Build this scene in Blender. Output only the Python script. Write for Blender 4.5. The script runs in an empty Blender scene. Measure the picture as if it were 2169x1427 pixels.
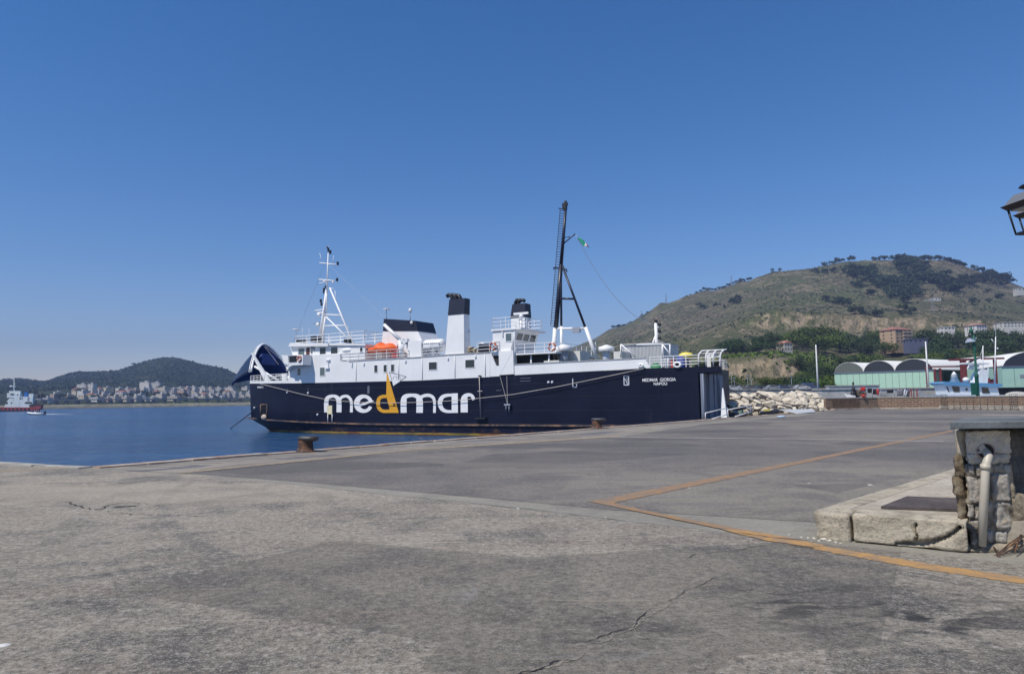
import bpy, bmesh, math, random
from mathutils import Matrix, Vector, noise
random.seed(7)
scene = bpy.context.scene
COL = scene.collection
R = math.radians
# ---------------------------------------------------------------- camera
F = 1487.0                       # focal length in pixels of the 2169 px wide photograph
PITCH = math.atan(132.5 / F)
ROLL = R(0.80)
CAMZ = 1.6
WZ = -1.62                       # water level, the quay is z = 0
cam_data = bpy.data.cameras.new('camera')
cam = bpy.data.objects.new('camera', cam_data)
COL.objects.link(cam)
cam_data.sensor_width = 36.0
cam_data.lens = 36.0 * F / 2169.0
cam_data.clip_start = 0.1
cam_data.clip_end = 20000
CM = Matrix.Translation((0, 0, CAMZ)) @ Matrix.Rotation(math.pi/2 + PITCH, 4, 'X') @ Matrix.Rotation(-ROLL, 4, 'Z')
cam.matrix_world = CM
scene.camera = cam
scene.render.resolution_x = 1024
scene.render.resolution_y = 673
# ---------------------------------------------------------------- sky, sun, exposure
SUN_EL = R(56)
SUN_H = Vector((-0.78, -0.62)).normalized()      # horizontal direction TOWARDS the sun
world = bpy.data.worlds.new('World')
scene.world = world
world.use_nodes = True
wn = world.node_tree.nodes
wl = world.node_tree.links
sky = wn.new('ShaderNodeTexSky')
sky.sky_type = 'NISHITA'
sky.sun_disc = False
sky.sun_elevation = SUN_EL
sky.sun_rotation = math.atan2(SUN_H.x, SUN_H.y)
sky.altitude = 0
sky.air_density = 1.0
sky.dust_density = 0.0
sky.ozone_density = 3.0
bg = wn['Background']
hs = wn.new('ShaderNodeHueSaturation'); hs.inputs['Saturation'].default_value = 1.32; hs.inputs['Hue'].default_value = 0.499
wl.new(sky.outputs[0], hs.inputs['Color'])
tint = wn.new('ShaderNodeMix'); tint.data_type = 'RGBA'; tint.blend_type = 'MULTIPLY'; tint.inputs[0].default_value = 1.0; tint.inputs[7].default_value = (1.04, 0.905, 1.01, 1)
wl.new(hs.outputs[0], tint.inputs[6])
wl.new(tint.outputs[2], bg.inputs[0])
bg.inputs[1].default_value = 0.112
sd = bpy.data.lights.new('sun', 'SUN')
sd.energy = 4.3
sd.angle = R(0.53)
sd.color = (1.0, 0.94, 0.84)
sun = bpy.data.objects.new('sun', sd)
COL.objects.link(sun)
SD = Vector((SUN_H.x*math.cos(SUN_EL), SUN_H.y*math.cos(SUN_EL), math.sin(SUN_EL)))
sun.rotation_euler = SD.to_track_quat('Z', 'Y').to_euler()
sun.location = SD * 100
scene.view_settings.view_transform = 'Standard'
scene.view_settings.look = 'None'
scene.view_settings.gamma = 1
scene.view_settings.exposure = 0.14
scene.cycles.volume_bounces = 0
scene.cycles.max_bounces = 6
# ---------------------------------------------------------------- helpers
CR = CM.to_3x3()
CO = Vector((0, 0, CAMZ))
def ray(px, py):
    return CR @ Vector(((px-1084.5)/F, -(py-713.5)/F, -1.0))
def gp(px, py, z=0.0):
    "photo pixel -> point on the horizontal plane at height z"
    d = ray(px, py); t = (z-CAMZ)/d.z
    return CO + d*t
def at(px, py, dist):
    "photo pixel -> point whose forward distance (world y) is dist"
    d = ray(px, py); return CO + d*(dist/d.y)
def hy(px):                       # row of the horizon at a column
    return 846.0 - math.tan(ROLL)*(px-1084.5)

def tag(o, label=None, cat=None, group=None, kind=None):
    if label: o['label'] = label
    if cat: o['category'] = cat
    if group: o['group'] = group
    if kind: o['kind'] = kind
    return o
def empty(name, loc=(0, 0, 0), rz=0.0, label=None, cat=None, group=None, mat=None):
    o = bpy.data.objects.new(name, None)
    COL.objects.link(o)
    o.empty_display_size = 0.3
    if mat is not None: o.matrix_world = mat
    else:
        o.location = loc; o.rotation_euler = (0, 0, rz)
    return tag(o, label, cat, group)
def copy_tree(o, parent=None):
    c = o.copy(); COL.objects.link(c); c.parent = parent
    for ch in list(o.children): copy_tree(ch, c)
    return c

class MB:
    def __init__(s): s.v = []; s.f = []; s.mi = []; s.sm = []
    def add(s, vs, fs, m=0, smooth=False):
        b = len(s.v); s.v += [tuple(p) for p in vs]
        for f in fs: s.f.append(tuple(b+i for i in f)); s.mi.append(m); s.sm.append(smooth)
        return s
    def box(s, a, b, m=0, T=None):
        x0, y0, z0 = a; x1, y1, z1 = b
        if x0 > x1: x0, x1 = x1, x0
        if y0 > y1: y0, y1 = y1, y0
        if z0 > z1: z0, z1 = z1, z0
        vs = [Vector(p) for p in ((x0,y0,z0),(x1,y0,z0),(x1,y1,z0),(x0,y1,z0),(x0,y0,z1),(x1,y0,z1),(x1,y1,z1),(x0,y1,z1))]
        if T is not None: vs = [T @ p for p in vs]
        return s.add(vs, [(0,3,2,1),(4,5,6,7),(0,1,5,4),(1,2,6,5),(2,3,7,6),(3,0,4,7)], m)
    def hexa(s, bot, top, m=0):
        "bottom and top quads, ccw seen from above"
        return s.add(list(bot)+list(top), [(0,3,2,1),(4,5,6,7),(0,1,5,4),(1,2,6,5),(2,3,7,6),(3,0,4,7)], m)
    def tube(s, p0, p1, r0, r1=None, n=8, m=0, cap=True):
        p0 = Vector(p0); p1 = Vector(p1)
        if r1 is None: r1 = r0
        d = (p1-p0)
        if d.length < 1e-6: return s
        d.normalize()
        u = d.orthogonal().normalized(); w = d.cross(u)
        vs = []
        for p, r in ((p0, r0), (p1, r1)):
            for i in range(n):
                a = 2*math.pi*i/n
                vs.append(p + u*math.cos(a)*r + w*math.sin(a)*r)
        fs = [(i, (i+1) % n, n+(i+1) % n, n+i) for i in range(n)]
        if cap: fs += [tuple(range(n-1, -1, -1)), tuple(range(n, 2*n))]
        return s.add(vs, fs, m, n > 4)
    def path(s, pts, r, n=6, m=0):
        pts = [Vector(p) for p in pts]
        rings = []
        up = None
        for i, p in enumerate(pts):
            d = (pts[min(i+1, len(pts)-1)] - pts[max(i-1, 0)])
            if d.length < 1e-9: d = Vector((0, 0, 1))
            d.normalize()
            if up is None: up = d.orthogonal().normalized()
            up = (up - d*up.dot(d)).normalized()
            w = d.cross(up)
            rr = r[i] if isinstance(r, (list, tuple)) else r
            rings.append([p + up*math.cos(2*math.pi*k/n)*rr + w*math.sin(2*math.pi*k/n)*rr for k in range(n)])
        vs = [v for ring in rings for v in ring]
        fs = []
        for i in range(len(pts)-1):
            for k in range(n):
                fs.append((i*n+k, i*n+(k+1) % n, (i+1)*n+(k+1) % n, (i+1)*n+k))
        fs += [tuple(range(n-1, -1, -1)), tuple((len(pts)-1)*n+k for k in range(n))]
        return s.add(vs, fs, m, True)
    def lathe(s, prof, c=(0, 0, 0), n=20, m=0, smooth=True, sx=1, sy=1):
        "profile [(r, z)] from bottom to top"
        vs = []; fs = []
        for r, z in prof:
            for k in range(n):
                a = 2*math.pi*k/n
                vs.append((c[0]+r*math.cos(a)*sx, c[1]+r*math.sin(a)*sy, c[2]+z))
        for i in range(len(prof)-1):
            for k in range(n):
                fs.append((i*n+k, i*n+(k+1) % n, (i+1)*n+(k+1) % n, (i+1)*n+k))
        if prof[0][0] > 1e-4: fs.append(tuple(range(n-1, -1, -1)))
        if prof[-1][0] > 1e-4: fs.append(tuple((len(prof)-1)*n+k for k in range(n)))
        return s.add(vs, fs, m, smooth)
    def slab(s, poly, z0, z1, m=0):
        "plan polygon (xy) extruded from z0 to z1"
        n = len(poly)
        a = sum(poly[i][0]*poly[(i+1) % n][1]-poly[(i+1) % n][0]*poly[i][1] for i in range(n))
        if a < 0: poly = list(reversed(poly))
        vs = [(p[0], p[1], z0) for p in poly]+[(p[0], p[1], z1) for p in poly]
        fs = [tuple(range(n-1, -1, -1)), tuple(range(n, 2*n))]+[(i, (i+1) % n, n+(i+1) % n, n+i) for i in range(n)]
        return s.add(vs, fs, m)
    def side(s, poly, y0, y1, m=0):
        "polygon in XZ extruded in y from y0 to y1"
        n = len(poly)
        a = sum(poly[i][0]*poly[(i+1) % n][1]-poly[(i+1) % n][0]*poly[i][1] for i in range(n))
        if a < 0: poly = list(reversed(poly))
        if y0 > y1: y0, y1 = y1, y0
        vs = [(p[0], y0, p[1]) for p in poly]+[(p[0], y1, p[1]) for p in poly]
        fs = [tuple(range(n)), tuple(range(2*n-1, n-1, -1))]+[((i+1) % n, i, n+i, n+(i+1) % n) for i in range(n)]
        return s.add(vs, fs, m)
    def sheet(s, poly, z, m=0):
        n = len(poly)
        a = sum(poly[i][0]*poly[(i+1) % n][1]-poly[(i+1) % n][0]*poly[i][1] for i in range(n))
        if a < 0: poly = list(reversed(poly))
        return s.add([(p[0], p[1], z) for p in poly], [tuple(range(n))], m)
    def ball(s, c, r, n=12, m=0, k=8):
        rx, ry, rz = r if isinstance(r, (tuple, list)) else (r, r, r)
        prof = [(math.sin(math.pi*i/k), -math.cos(math.pi*i/k)) for i in range(k+1)]
        vs = []; fs = []
        for pr, pz in prof:
            for j in range(n):
                a = 2*math.pi*j/n
                vs.append((c[0]+pr*math.cos(a)*rx, c[1]+pr*math.sin(a)*ry, c[2]+pz*rz))
        for i in range(k):
            for j in range(n):
                fs.append((i*n+j, i*n+(j+1) % n, (i+1)*n+(j+1) % n, (i+1)*n+j))
        return s.add(vs, fs, m, True)
    def build(s, name, mats, parent=None, bevel=0.0, wld=False):
        me = bpy.data.meshes.new(name)
        me.from_pydata(s.v, [], s.f)
        if not isinstance(mats, (list, tuple)): mats = [mats]
        for mm in mats: me.materials.append(mm)
        me.polygons.foreach_set('material_index', s.mi)
        me.polygons.foreach_set('use_smooth', s.sm)
        me.update()
        o = bpy.data.objects.new(name, me)
        COL.objects.link(o)
        if parent is not None: o.parent = parent
        if bevel > 0:
            b = o.modifiers.new('bevel', 'BEVEL'); b.width = bevel; b.segments = 2; b.limit_method = 'ANGLE'
        return o

# ---------------------------------------------------------------- materials
_M = {}
def nd(nt, t, **kw):
    n = nt.nodes.new(t)
    for k, v in kw.items(): setattr(n, k, v)
    return n
def ramp(nt, src, stops):
    r = nd(nt, 'ShaderNodeValToRGB')
    e = r.color_ramp.elements
    while len(e) < len(stops): e.new(0.5)
    for i, (p, c) in enumerate(stops):
        e[i].position = p
        e[i].color = (c, c, c, 1) if isinstance(c, (int, float)) else (*c, 1)
    nt.links.new(src, r.inputs[0])
    return r.outputs[0]
def noise_t(nt, vec, scale, detail=4, rough=0.55, dist=0.0):
    n = nd(nt, 'ShaderNodeTexNoise')
    n.inputs['Scale'].default_value = scale; n.inputs['Detail'].default_value = detail
    n.inputs['Roughness'].default_value = rough; n.inputs['Distortion'].default_value = dist
    if vec is not None: nt.links.new(vec, n.inputs['Vector'])
    return n.outputs[0]
def mixc(nt, fac, a, b, mode='MIX'):
    m = nd(nt, 'ShaderNodeMix', data_type='RGBA', blend_type=mode)
    if isinstance(fac, (int, float)): m.inputs[0].default_value = fac
    else: nt.links.new(fac, m.inputs[0])
    for i, c in ((6, a), (7, b)):
        if isinstance(c, (tuple, list)): m.inputs[i].default_value = (*c, 1)
        else: nt.links.new(c, m.inputs[i])
    return m.outputs[2]
def mapping(nt, scale=(1, 1, 1), coord='Object', rot=(0, 0, 0)):
    tc = nd(nt, 'ShaderNodeTexCoord'); mp = nd(nt, 'ShaderNodeMapping')
    mp.inputs['Scale'].default_value = scale; mp.inputs['Rotation'].default_value = rot
    nt.links.new(tc.outputs[coord], mp.inputs[0])
    return mp.outputs[0]
def new_mat(name):
    m = bpy.data.materials.new(name); m.use_nodes = True
    return m, m.node_tree, m.node_tree.nodes['Principled BSDF']
def bump(nt, h, strength, dist=0.02, chain=None):
    b = nd(nt, 'ShaderNodeBump'); b.inputs['Strength'].default_value = strength; b.inputs['Distance'].default_value = dist
    nt.links.new(h, b.inputs['Height'])
    if chain is not None: nt.links.new(chain, b.inputs['Normal'])
    return b.outputs[0]
def paint(name, c, rough=0.5, var=0.12, scale=1.5, metal=0.0, dirt=None, dirt_amt=0.0, stretch=(1, 1, 1), bmp=0.0, bscale=30, dscale=2.0):
    "plain painted or raw surface with slight wear; dirt = second colour in patches"
    if name in _M: return _M[name]
    m, nt, p = new_mat(name)
    vec = mapping(nt, stretch)
    n = noise_t(nt, vec, scale, 5)
    lo = tuple(x*(1-var) for x in c); hi = tuple(min(1, x*(1+var)) for x in c)
    col = ramp(nt, n, [(0.3, lo), (0.7, hi)])
    if dirt:
        n2 = noise_t(nt, vec, dscale, 8, 0.65, 0.4)
        f = ramp(nt, n2, [(0.62-0.3*dirt_amt, 0.0), (0.72-0.12*dirt_amt, 1.0)])
        col = mixc(nt, f, col, dirt)
    nt.links.new(col, p.inputs['Base Color'])
    p.inputs['Roughness'].default_value = rough
    p.inputs['Metallic'].default_value = metal
    if bmp > 0:
        h = noise_t(nt, mapping(nt), bscale, 6)
        nt.links.new(bump(nt, h, bmp), p.inputs['Normal'])
    _M[name] = m
    return m
def mesh_glass(name, c=(0.02, 0.03, 0.035), rough=0.08):
    if name in _M: return _M[name]
    m, nt, p = new_mat(name)
    p.inputs['Base Color'].default_value = (*c, 1); p.inputs['Roughness'].default_value = rough
    p.inputs['Specular IOR Level'].default_value = 0.6
    _M[name] = m
    return m
WHITE = paint('white_paint', (0.80, 0.80, 0.79), 0.42, 0.04, 0.6, dirt=(0.62, 0.58, 0.52), dirt_amt=0.03, stretch=(1, 1, 0.25))
RAILW = paint('rail_white', (0.8, 0.8, 0.8), 0.45, 0.03)
BLACK = paint('black_paint', (0.015, 0.016, 0.02), 0.5, 0.3)
NAVYTOP = paint('navy_top', (0.010, 0.013, 0.032), 0.5, 0.2)
GLASS = mesh_glass('window_glass')
GLASSG = mesh_glass('window_green', (0.10, 0.14, 0.15), 0.12)
GREY = paint('grey_paint', (0.30, 0.33, 0.38), 0.5, 0.08)
RUST = paint('rust_iron', (0.06, 0.035, 0.025), 0.75, 0.5, 6, dirt=(0.22, 0.09, 0.035), dirt_amt=0.35, bmp=0.5, bscale=25, dscale=5)
ORANGE = paint('orange_cover', (0.80, 0.13, 0.02), 0.6, 0.1)
STEEL = paint('bare_steel', (0.35, 0.35, 0.36), 0.45, 0.1, metal=0.4)
CONC = paint('concrete', (0.36, 0.34, 0.30), 0.85, 0.2, 2.5, dirt=(0.2, 0.18, 0.15), dirt_amt=0.25, bmp=0.35, bscale=30)
# ================================================================ SETTING
def asphalt(name, base, light, dark, spots=None, spk=1.0, big=0.22, warm=(0.2, 0.17, 0.15), worn=None, arcs=None):
    m, nt, p = new_mat(name)
    v = mapping(nt)
    vs = mapping(nt, (0.5, 2.2, 1), rot=(0, 0, R(25)))
    big_n = noise_t(nt, v, big, 8, 0.68, 0.15)
    col = mixc(nt, ramp(nt, big_n, [(0.40, 0.0), (0.66, 1.0)]), base, light)
    for (cx, cy, rad) in (worn or []):
        tc = nd(nt, 'ShaderNodeTexCoord'); vm = nd(nt, 'ShaderNodeVectorMath', operation='DISTANCE')
        nt.links.new(tc.outputs['Object'], vm.inputs[0]); vm.inputs[1].default_value = (cx, cy, 0)
        dv = nd(nt, 'ShaderNodeMath', operation='MULTIPLY_ADD'); dv.inputs[1].default_value = 1/(rad*2); nt.links.new(vm.outputs['Value'], dv.inputs[0])
        nz = nd(nt, 'ShaderNodeMath', operation='MULTIPLY'); nz.inputs[1].default_value = 0.7; nt.links.new(noise_t(nt, mapping(nt, (0.35, 1.3, 1)), 0.5, 9, 0.75, 0.2), nz.inputs[0]); nt.links.new(nz.outputs[0], dv.inputs[2])
        col = mixc(nt, ramp(nt, dv.outputs[0], [(0.45, 1.0), (0.85, 0.0)]), col, light)
    mid = noise_t(nt, v, 0.55, 10, 0.72, 0.25)
    col = mixc(nt, ramp(nt, mid, [(0.48, 0.0), (0.60, 0.35+0.55*spk)]), col, dark)
    st = noise_t(nt, vs, 1.6, 10, 0.78, 0.4)
    col = mixc(nt, ramp(nt, st, [(0.55, 0.0), (0.63, 0.10+0.45*spk)]), col, light)
    wn_ = noise_t(nt, vs, 0.8, 3, 0.5, 0.5)
    col = mixc(nt, ramp(nt, wn_, [(0.52, 0.0), (0.7, 0.5)]), col, warm)
    for (cx, cy, rad, wd_, k_) in (arcs or []):
        tc = nd(nt, 'ShaderNodeTexCoord'); vm = nd(nt, 'ShaderNodeVectorMath', operation='DISTANCE')
        nt.links.new(tc.outputs['Object'], vm.inputs[0]); vm.inputs[1].default_value = (cx, cy, 0)
        a1 = nd(nt, 'ShaderNodeMath', operation='SUBTRACT'); a1.inputs[1].default_value = rad; nt.links.new(vm.outputs['Value'], a1.inputs[0])
        a2 = nd(nt, 'ShaderNodeMath', operation='ABSOLUTE'); nt.links.new(a1.outputs[0], a2.inputs[0])
        rg = ramp(nt, a2.outputs[0], [(wd_*0.6, 1.0), (wd_, 0.0)])
        nn = ramp(nt, noise_t(nt, v, 0.45, 6, 0.7, 0.5), [(0.46, 0.0), (0.60, k_)])
        m2 = nd(nt, 'ShaderNodeMath', operation='MULTIPLY'); nt.links.new(rg, m2.inputs[0]); nt.links.new(nn, m2.inputs[1])
        col = mixc(nt, m2.outputs[0], col, dark)
    rst = ramp(nt, noise_t(nt, v, 0.9, 5, 0.65, 0.3), [(0.66, 0.0), (0.74, 0.55*spk)])
    col = mixc(nt, rst, col, (0.16, 0.105, 0.08))
    fine = noise_t(nt, v, 30, 6, 0.9)
    col = mixc(nt, ramp(nt, fine, [(0.37, 1.0*spk), (0.48, 0.0)]), col, (0.03, 0.029, 0.027))
    fine2 = noise_t(nt, v, 90, 2, 0.7)
    col = mixc(nt, ramp(nt, fine2, [(0.55, 0.0), (0.66, 0.8*spk)]), col, (0.56, 0.53, 0.47))
    grit = noise_t(nt, v, 13, 9, 0.9)
    col = mixc(nt, ramp(nt, grit, [(0.38, 0.95*spk), (0.48, 0.0)]), col, (0.05, 0.05, 0.05))
    col = mixc(nt, ramp(nt, grit, [(0.52, 0.0), (0.62, 0.85*spk)]), col, (0.56, 0.51, 0.43))
    scr = noise_t(nt, mapping(nt, (0.5, 3.5, 1), rot=(0, 0, R(-40))), 1.1, 10, 0.8, 0.6)
    col = mixc(nt, ramp(nt, scr, [(0.60, 0.0), (0.64, 0.8*spk)]), col, tuple(min(1, x*1.15) for x in light))
    scr2 = noise_t(nt, mapping(nt, (0.35, 4.5, 1), rot=(0, 0, R(35))), 1.7, 8, 0.75, 1.2)
    col = mixc(nt, ramp(nt, scr2, [(0.63, 0.0), (0.66, 0.8*spk)]), col, dark)
    pv = nd(nt, 'ShaderNodeTexVoronoi'); pv.inputs['Scale'].default_value = 0.22; pv.inputs['Randomness'].default_value = 0.9; nt.links.new(mapping(nt, (1, 1.6, 1), rot=(0, 0, R(20))), pv.inputs['Vector'])
    pc = nd(nt, 'ShaderNodeSeparateColor'); nt.links.new(pv.outputs['Color'], pc.inputs[0])
    col = mixc(nt, ramp(nt, pc.outputs[0], [(0.80, 0.0), (0.82, 0.38)]), col, dark)
    col = mixc(nt, ramp(nt, pc.outputs[1], [(0.86, 0.0), (0.88, 0.35)]), col, light)
    vo = nd(nt, 'ShaderNodeTexVoronoi', feature='DISTANCE_TO_EDGE'); vo.inputs['Scale'].default_value = 0.35
    wv = nd(nt, 'ShaderNodeVectorMath', operation='ADD')
    wn2 = nd(nt, 'ShaderNodeTexNoise'); wn2.inputs['Scale'].default_value = 0.9; wn2.inputs['Detail'].default_value = 8; wn2.inputs['Roughness'].default_value = 0.7
    nt.links.new(v, wn2.inputs['Vector']); nt.links.new(v, wv.inputs[0])
    sc_ = nd(nt, 'ShaderNodeVectorMath', operation='SCALE'); sc_.inputs['Scale'].default_value = 1.6
    nt.links.new(wn2.outputs['Color'], sc_.inputs[0]); nt.links.new(sc_.outputs[0], wv.inputs[1]); nt.links.new(wv.outputs[0], vo.inputs['Vector'])
    ck = ramp(nt, vo.outputs[0], [(0.0, 1.0), (0.012, 0.0)])
    msk = ramp(nt, noise_t(nt, v, 0.3, 2), [(0.5, 0.0), (0.6, 0.55)])
    mm = nd(nt, 'ShaderNodeMath', operation='MULTIPLY'); nt.links.new(ck, mm.inputs[0]); nt.links.new(msk, mm.inputs[1])
    col = mixc(nt, mm.outputs[0], col, light if spots is None else (0.33, 0.32, 0.29))
    for (cx, cy, rad, k) in (spots or []):
        tc = nd(nt, 'ShaderNodeTexCoord'); vm = nd(nt, 'ShaderNodeVectorMath', operation='DISTANCE')
        nt.links.new(tc.outputs['Object'], vm.inputs[0]); vm.inputs[1].default_value = (cx, cy, 0)
        dm = ramp(nt, vm.outputs['Value'], [(0.0, 1.0), (min(1.0, rad/10), 0.0)])
        dv = nd(nt, 'ShaderNodeMath', operation='MULTIPLY'); dv.inputs[1].default_value = 0.1
        nt.links.new(vm.outputs['Value'], dv.inputs[0])
        for l in list(nt.links):
            if l.to_socket.name == 'Factor' and l.to_node == dm.node: pass
        nt.links.new(dv.outputs[0], dm.node.inputs[0])
        nn = ramp(nt, noise_t(nt, mapping(nt, (1, 2.4, 1)), 2.2, 5, 0.6, 0.8), [(0.50, 0.0), (0.60, 1.0)])
        m2 = nd(nt, 'ShaderNodeMath', operation='MULTIPLY'); nt.links.new(dm, m2.inputs[0]); nt.links.new(nn, m2.inputs[1])
        m3 = nd(nt, 'ShaderNodeMath', operation='MULTIPLY'); m3.inputs[1].default_value = k; nt.links.new(m2.outputs[0], m3.inputs[0])
        col = mixc(nt, m3.outputs[0], col, (0.03, 0.03, 0.03))
    nt.links.new(col, p.inputs['Base Color'])
    p.inputs['Roughness'].default_value = 0.88
    b1 = bump(nt, fine, 0.9*spk, 0.012)
    nt.links.new(bump(nt, grit, 0.5, 0.03, b1), p.inputs['Normal'])
    return m
s1 = gp(1960, 1310); s2 = gp(1640, 1275); s3 = gp(1330, 1350); s4 = gp(450, 1180)
ac1 = gp(900, 1700); ac2 = gp(200, 1230); ac3 = gp(1500, 1000)
OLD_ASPH = asphalt('old_asphalt', (0.268, 0.230, 0.172), (0.395, 0.340, 0.258), (0.098, 0.088, 0.072),
                   spots=[(s1.x, s1.y, 1.3, 1.0), (s2.x, s2.y, 0.8, 0.8), (s3.x, s3.y, 0.7, 0.5)], warm=(0.24, 0.175, 0.13),
                   arcs=[(ac1.x, ac1.y, 5.2, .13, .8), (ac1.x, ac1.y, 6.9, .13, .8), (ac2.x-4, ac2.y, 8.3, .15, .7), (ac2.x-4, ac2.y, 10.1, .15, .7), (ac3.x+3, ac3.y+2, 14, .14, .7), (-14, 2, 17.2, .12, .6)])
w1 = gp(1530, 1050); w2 = gp(1900, 1010)
ROAD_ASPH = asphalt('grey_asphalt', (0.090, 0.081, 0.079), (0.225, 0.198, 0.158), (0.068, 0.062, 0.061), spk=0.45, big=0.09, warm=(0.125, 0.115, 0.11), worn=[(w1.x, w1.y, 5.5), (w2.x, w2.y, 5.0)])
APRON = asphalt('apron_concrete', (0.22, 0.19, 0.158), (0.32, 0.28, 0.225), (0.13, 0.116, 0.10), spk=0.3, big=0.15)
STRIP = asphalt('concrete_strip', (0.24, 0.222, 0.18), (0.31, 0.288, 0.232), (0.16, 0.148, 0.122), spk=0.35, big=0.4, warm=(0.23, 0.215, 0.19))

def xy(p): return (p.x, p.y)
QA = gp(0, 981); QB = gp(195, 990); QC = gp(1485, 888)
qdir = (QC-QB).normalized()
QD = gp(1765, 868.5)
wall_px = [(1767, 868.8), (1865, 866.6), (1995, 865.8), (2169, 868.0), (2600, 874)]
WALLP = [gp(*q) for q in wall_px]
far_right = WALLP[-1] + (WALLP[-1]-WALLP[-2]).normalized()*80
QL = QA + (QA-QB).normalized()*60
outline = [xy(QL), xy(QA), xy(QB), xy(QC), xy(QD)] + [xy(w) for w in WALLP[1:]] + [xy(far_right), (far_right.x, -40), (QL.x-20, -40)]
# ground slab (quay), with a face down into the water
q = MB(); q.slab(outline, -5.0, 0.0)
tag(q.build('ground', STRIP), kind='structure')
# foreground old asphalt
B0 = gp(-40, 986.5)
old_poly = [xy(QL+Vector((0.3, -0.6, 0))), xy(gp(0, 985)), xy(gp(195, 994)), xy(gp(420, 1007)), xy(gp(640, 1029)), xy(gp(1100, 1078)), xy(gp(1450, 1119)), xy(gp(1560, 1131)),
            xy(gp(1735, 1152)), xy(gp(1900, 1168)), xy(gp(2040, 1182)), xy(gp(2169, 1198)), xy(gp(2600, 1250)), (30, 2), (30, -38), (QL.x-18, -38)]
jit = []
random.seed(3)
for i in range(len(old_poly)):
    a = Vector(old_poly[i]); b = Vector(old_poly[(i+1) % len(old_poly)])
    jit.append(tuple(a))
    if 1 <= i <= 9:
        n_ = int((b-a).length/0.25)
        per = Vector((-(b-a).y, (b-a).x)).normalized()
        for k in range(1, n_):
            jit.append(tuple(a.lerp(b, k/n_)+per*random.gauss(0, 0.018)))
s = MB(); s.sheet(jit, 0.006)
tag(s.build('old_pavement', OLD_ASPH), kind='structure')
# grey asphalt yard between strip, apron and wall
road_poly = [xy(gp(388, 1002)), xy(gp(640, 1021)), xy(gp(1000, 1052)), xy(gp(1300, 1080)), xy(gp(1500, 1092)), xy(gp(1728, 1106)), xy(gp(1800, 1060)), xy(gp(2300, 960)), (75, 5)] + \
            [xy(w+Vector((0, -0.05, 0))) for w in reversed(WALLP)] + [xy(gp(1700, 880)), xy(gp(1485, 899)), xy(gp(1310, 925)), xy(gp(880, 955))]
s = MB(); s.sheet(road_poly, 0.004)
tag(s.build('road', ROAD_ASPH), kind='structure')
# apron along the quay edge
ap = [xy(gp(215, 992.5)), xy(gp(385, 1002)), xy(gp(880, 953)), xy(gp(1310, 922)), xy(gp(1485, 896)), xy(gp(1700, 877)), xy(gp(1700, 873.5)), xy(gp(1485, 890.5)), xy(gp(1265, 909)), xy(gp(650, 957))]
s = MB(); s.sheet(ap, 0.004)
tag(s.build('quay_apron', APRON), kind='structure')
# rusty quay edge rail
EDGE = paint('quay_edge_stone', (0.40, 0.33, 0.27), 0.8, 0.25, 3, dirt=(0.30, 0.15, 0.08), dirt_amt=0.5, bmp=0.4)
e = MB()
prev = None
nrm = Vector((-qdir.y, qdir.x, 0))
nseg = 60
for i in range(nseg):
    a = QB.lerp(QD, i/nseg); b = QB.lerp(QD, (i+1)/nseg)
    w_ = 0.42+random.uniform(-0.04, 0.04)
    h_ = 0.03+random.uniform(0, 0.02)
    g = (b-a)*0.012
    a2 = a+g; b2 = b-g
    o1 = nrm*0.06
    e.hexa([a2+o1-Vector((0, 0, 0.25)), a2-nrm*w_-Vector((0, 0, .25)), b2-nrm*w_-Vector((0, 0, .25)), b2+o1-Vector((0, 0, .25))],
           [a2+o1+Vector((0, 0, h_)), a2-nrm*w_+Vector((0, 0, h_)), b2-nrm*w_+Vector((0, 0, h_)), b2+o1+Vector((0, 0, h_))])
tag(e.build('quay_edge', EDGE), kind='structure')
e = MB()
ld = (QB-QA).normalized(); ln = Vector((-ld.y, ld.x, 0))
for i in range(40):
    a = QB-ld*(i+0.02); b = QB-ld*(i+0.98)
    h_ = random.uniform(0.02, 0.05); w_ = random.uniform(0.3, 0.45)
    e.hexa([b+ln*.05-Vector((0, 0, .3)), b-ln*w_-Vector((0, 0, .3)), a-ln*w_-Vector((0, 0, .3)), a+ln*.05-Vector((0, 0, .3))],
           [b+ln*.05+Vector((0, 0, h_)), b-ln*w_+Vector((0, 0, h_)), a-ln*w_+Vector((0, 0, h_)), a+ln*.05+Vector((0, 0, h_))])
tag(e.build('quay_edge', CONC), kind='structure')

# painted lines
def line_mat(name, c, wear):
    m, nt, p = new_mat(name)
    v = mapping(nt)
    n = noise_t(nt, v, 5, 8, 0.75, 0.6); n2 = noise_t(nt, v, 60, 3, 0.7)
    f = ramp(nt, n, [(0.42, 0.05), (0.60, wear)]); f2 = ramp(nt, n2, [(0.50, 0.0), (0.62, 0.5)])
    col = mixc(nt, f, c, (0.20, 0.16, 0.13)); col = mixc(nt, f2, col, (0.24, 0.2, 0.17))
    nt.links.new(col, p.inputs['Base Color']); p.inputs['Roughness'].default_value = 0.8
    nt.links.new(bump(nt, n2, 0.6, 0.01), p.inputs['Normal'])
    return m
OLINE = line_mat('orange_line_paint', (0.36, 0.20, 0.075), 1.0)
OLINE2 = line_mat('orange_line_fresh', (0.50, 0.27, 0.07), 0.7)
YLINE = line_mat('pale_yellow_line', (0.38, 0.30, 0.18), 0.9)
WLINE = line_mat('pale_joint', (0.36, 0.34, 0.31), 0.8)
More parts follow.
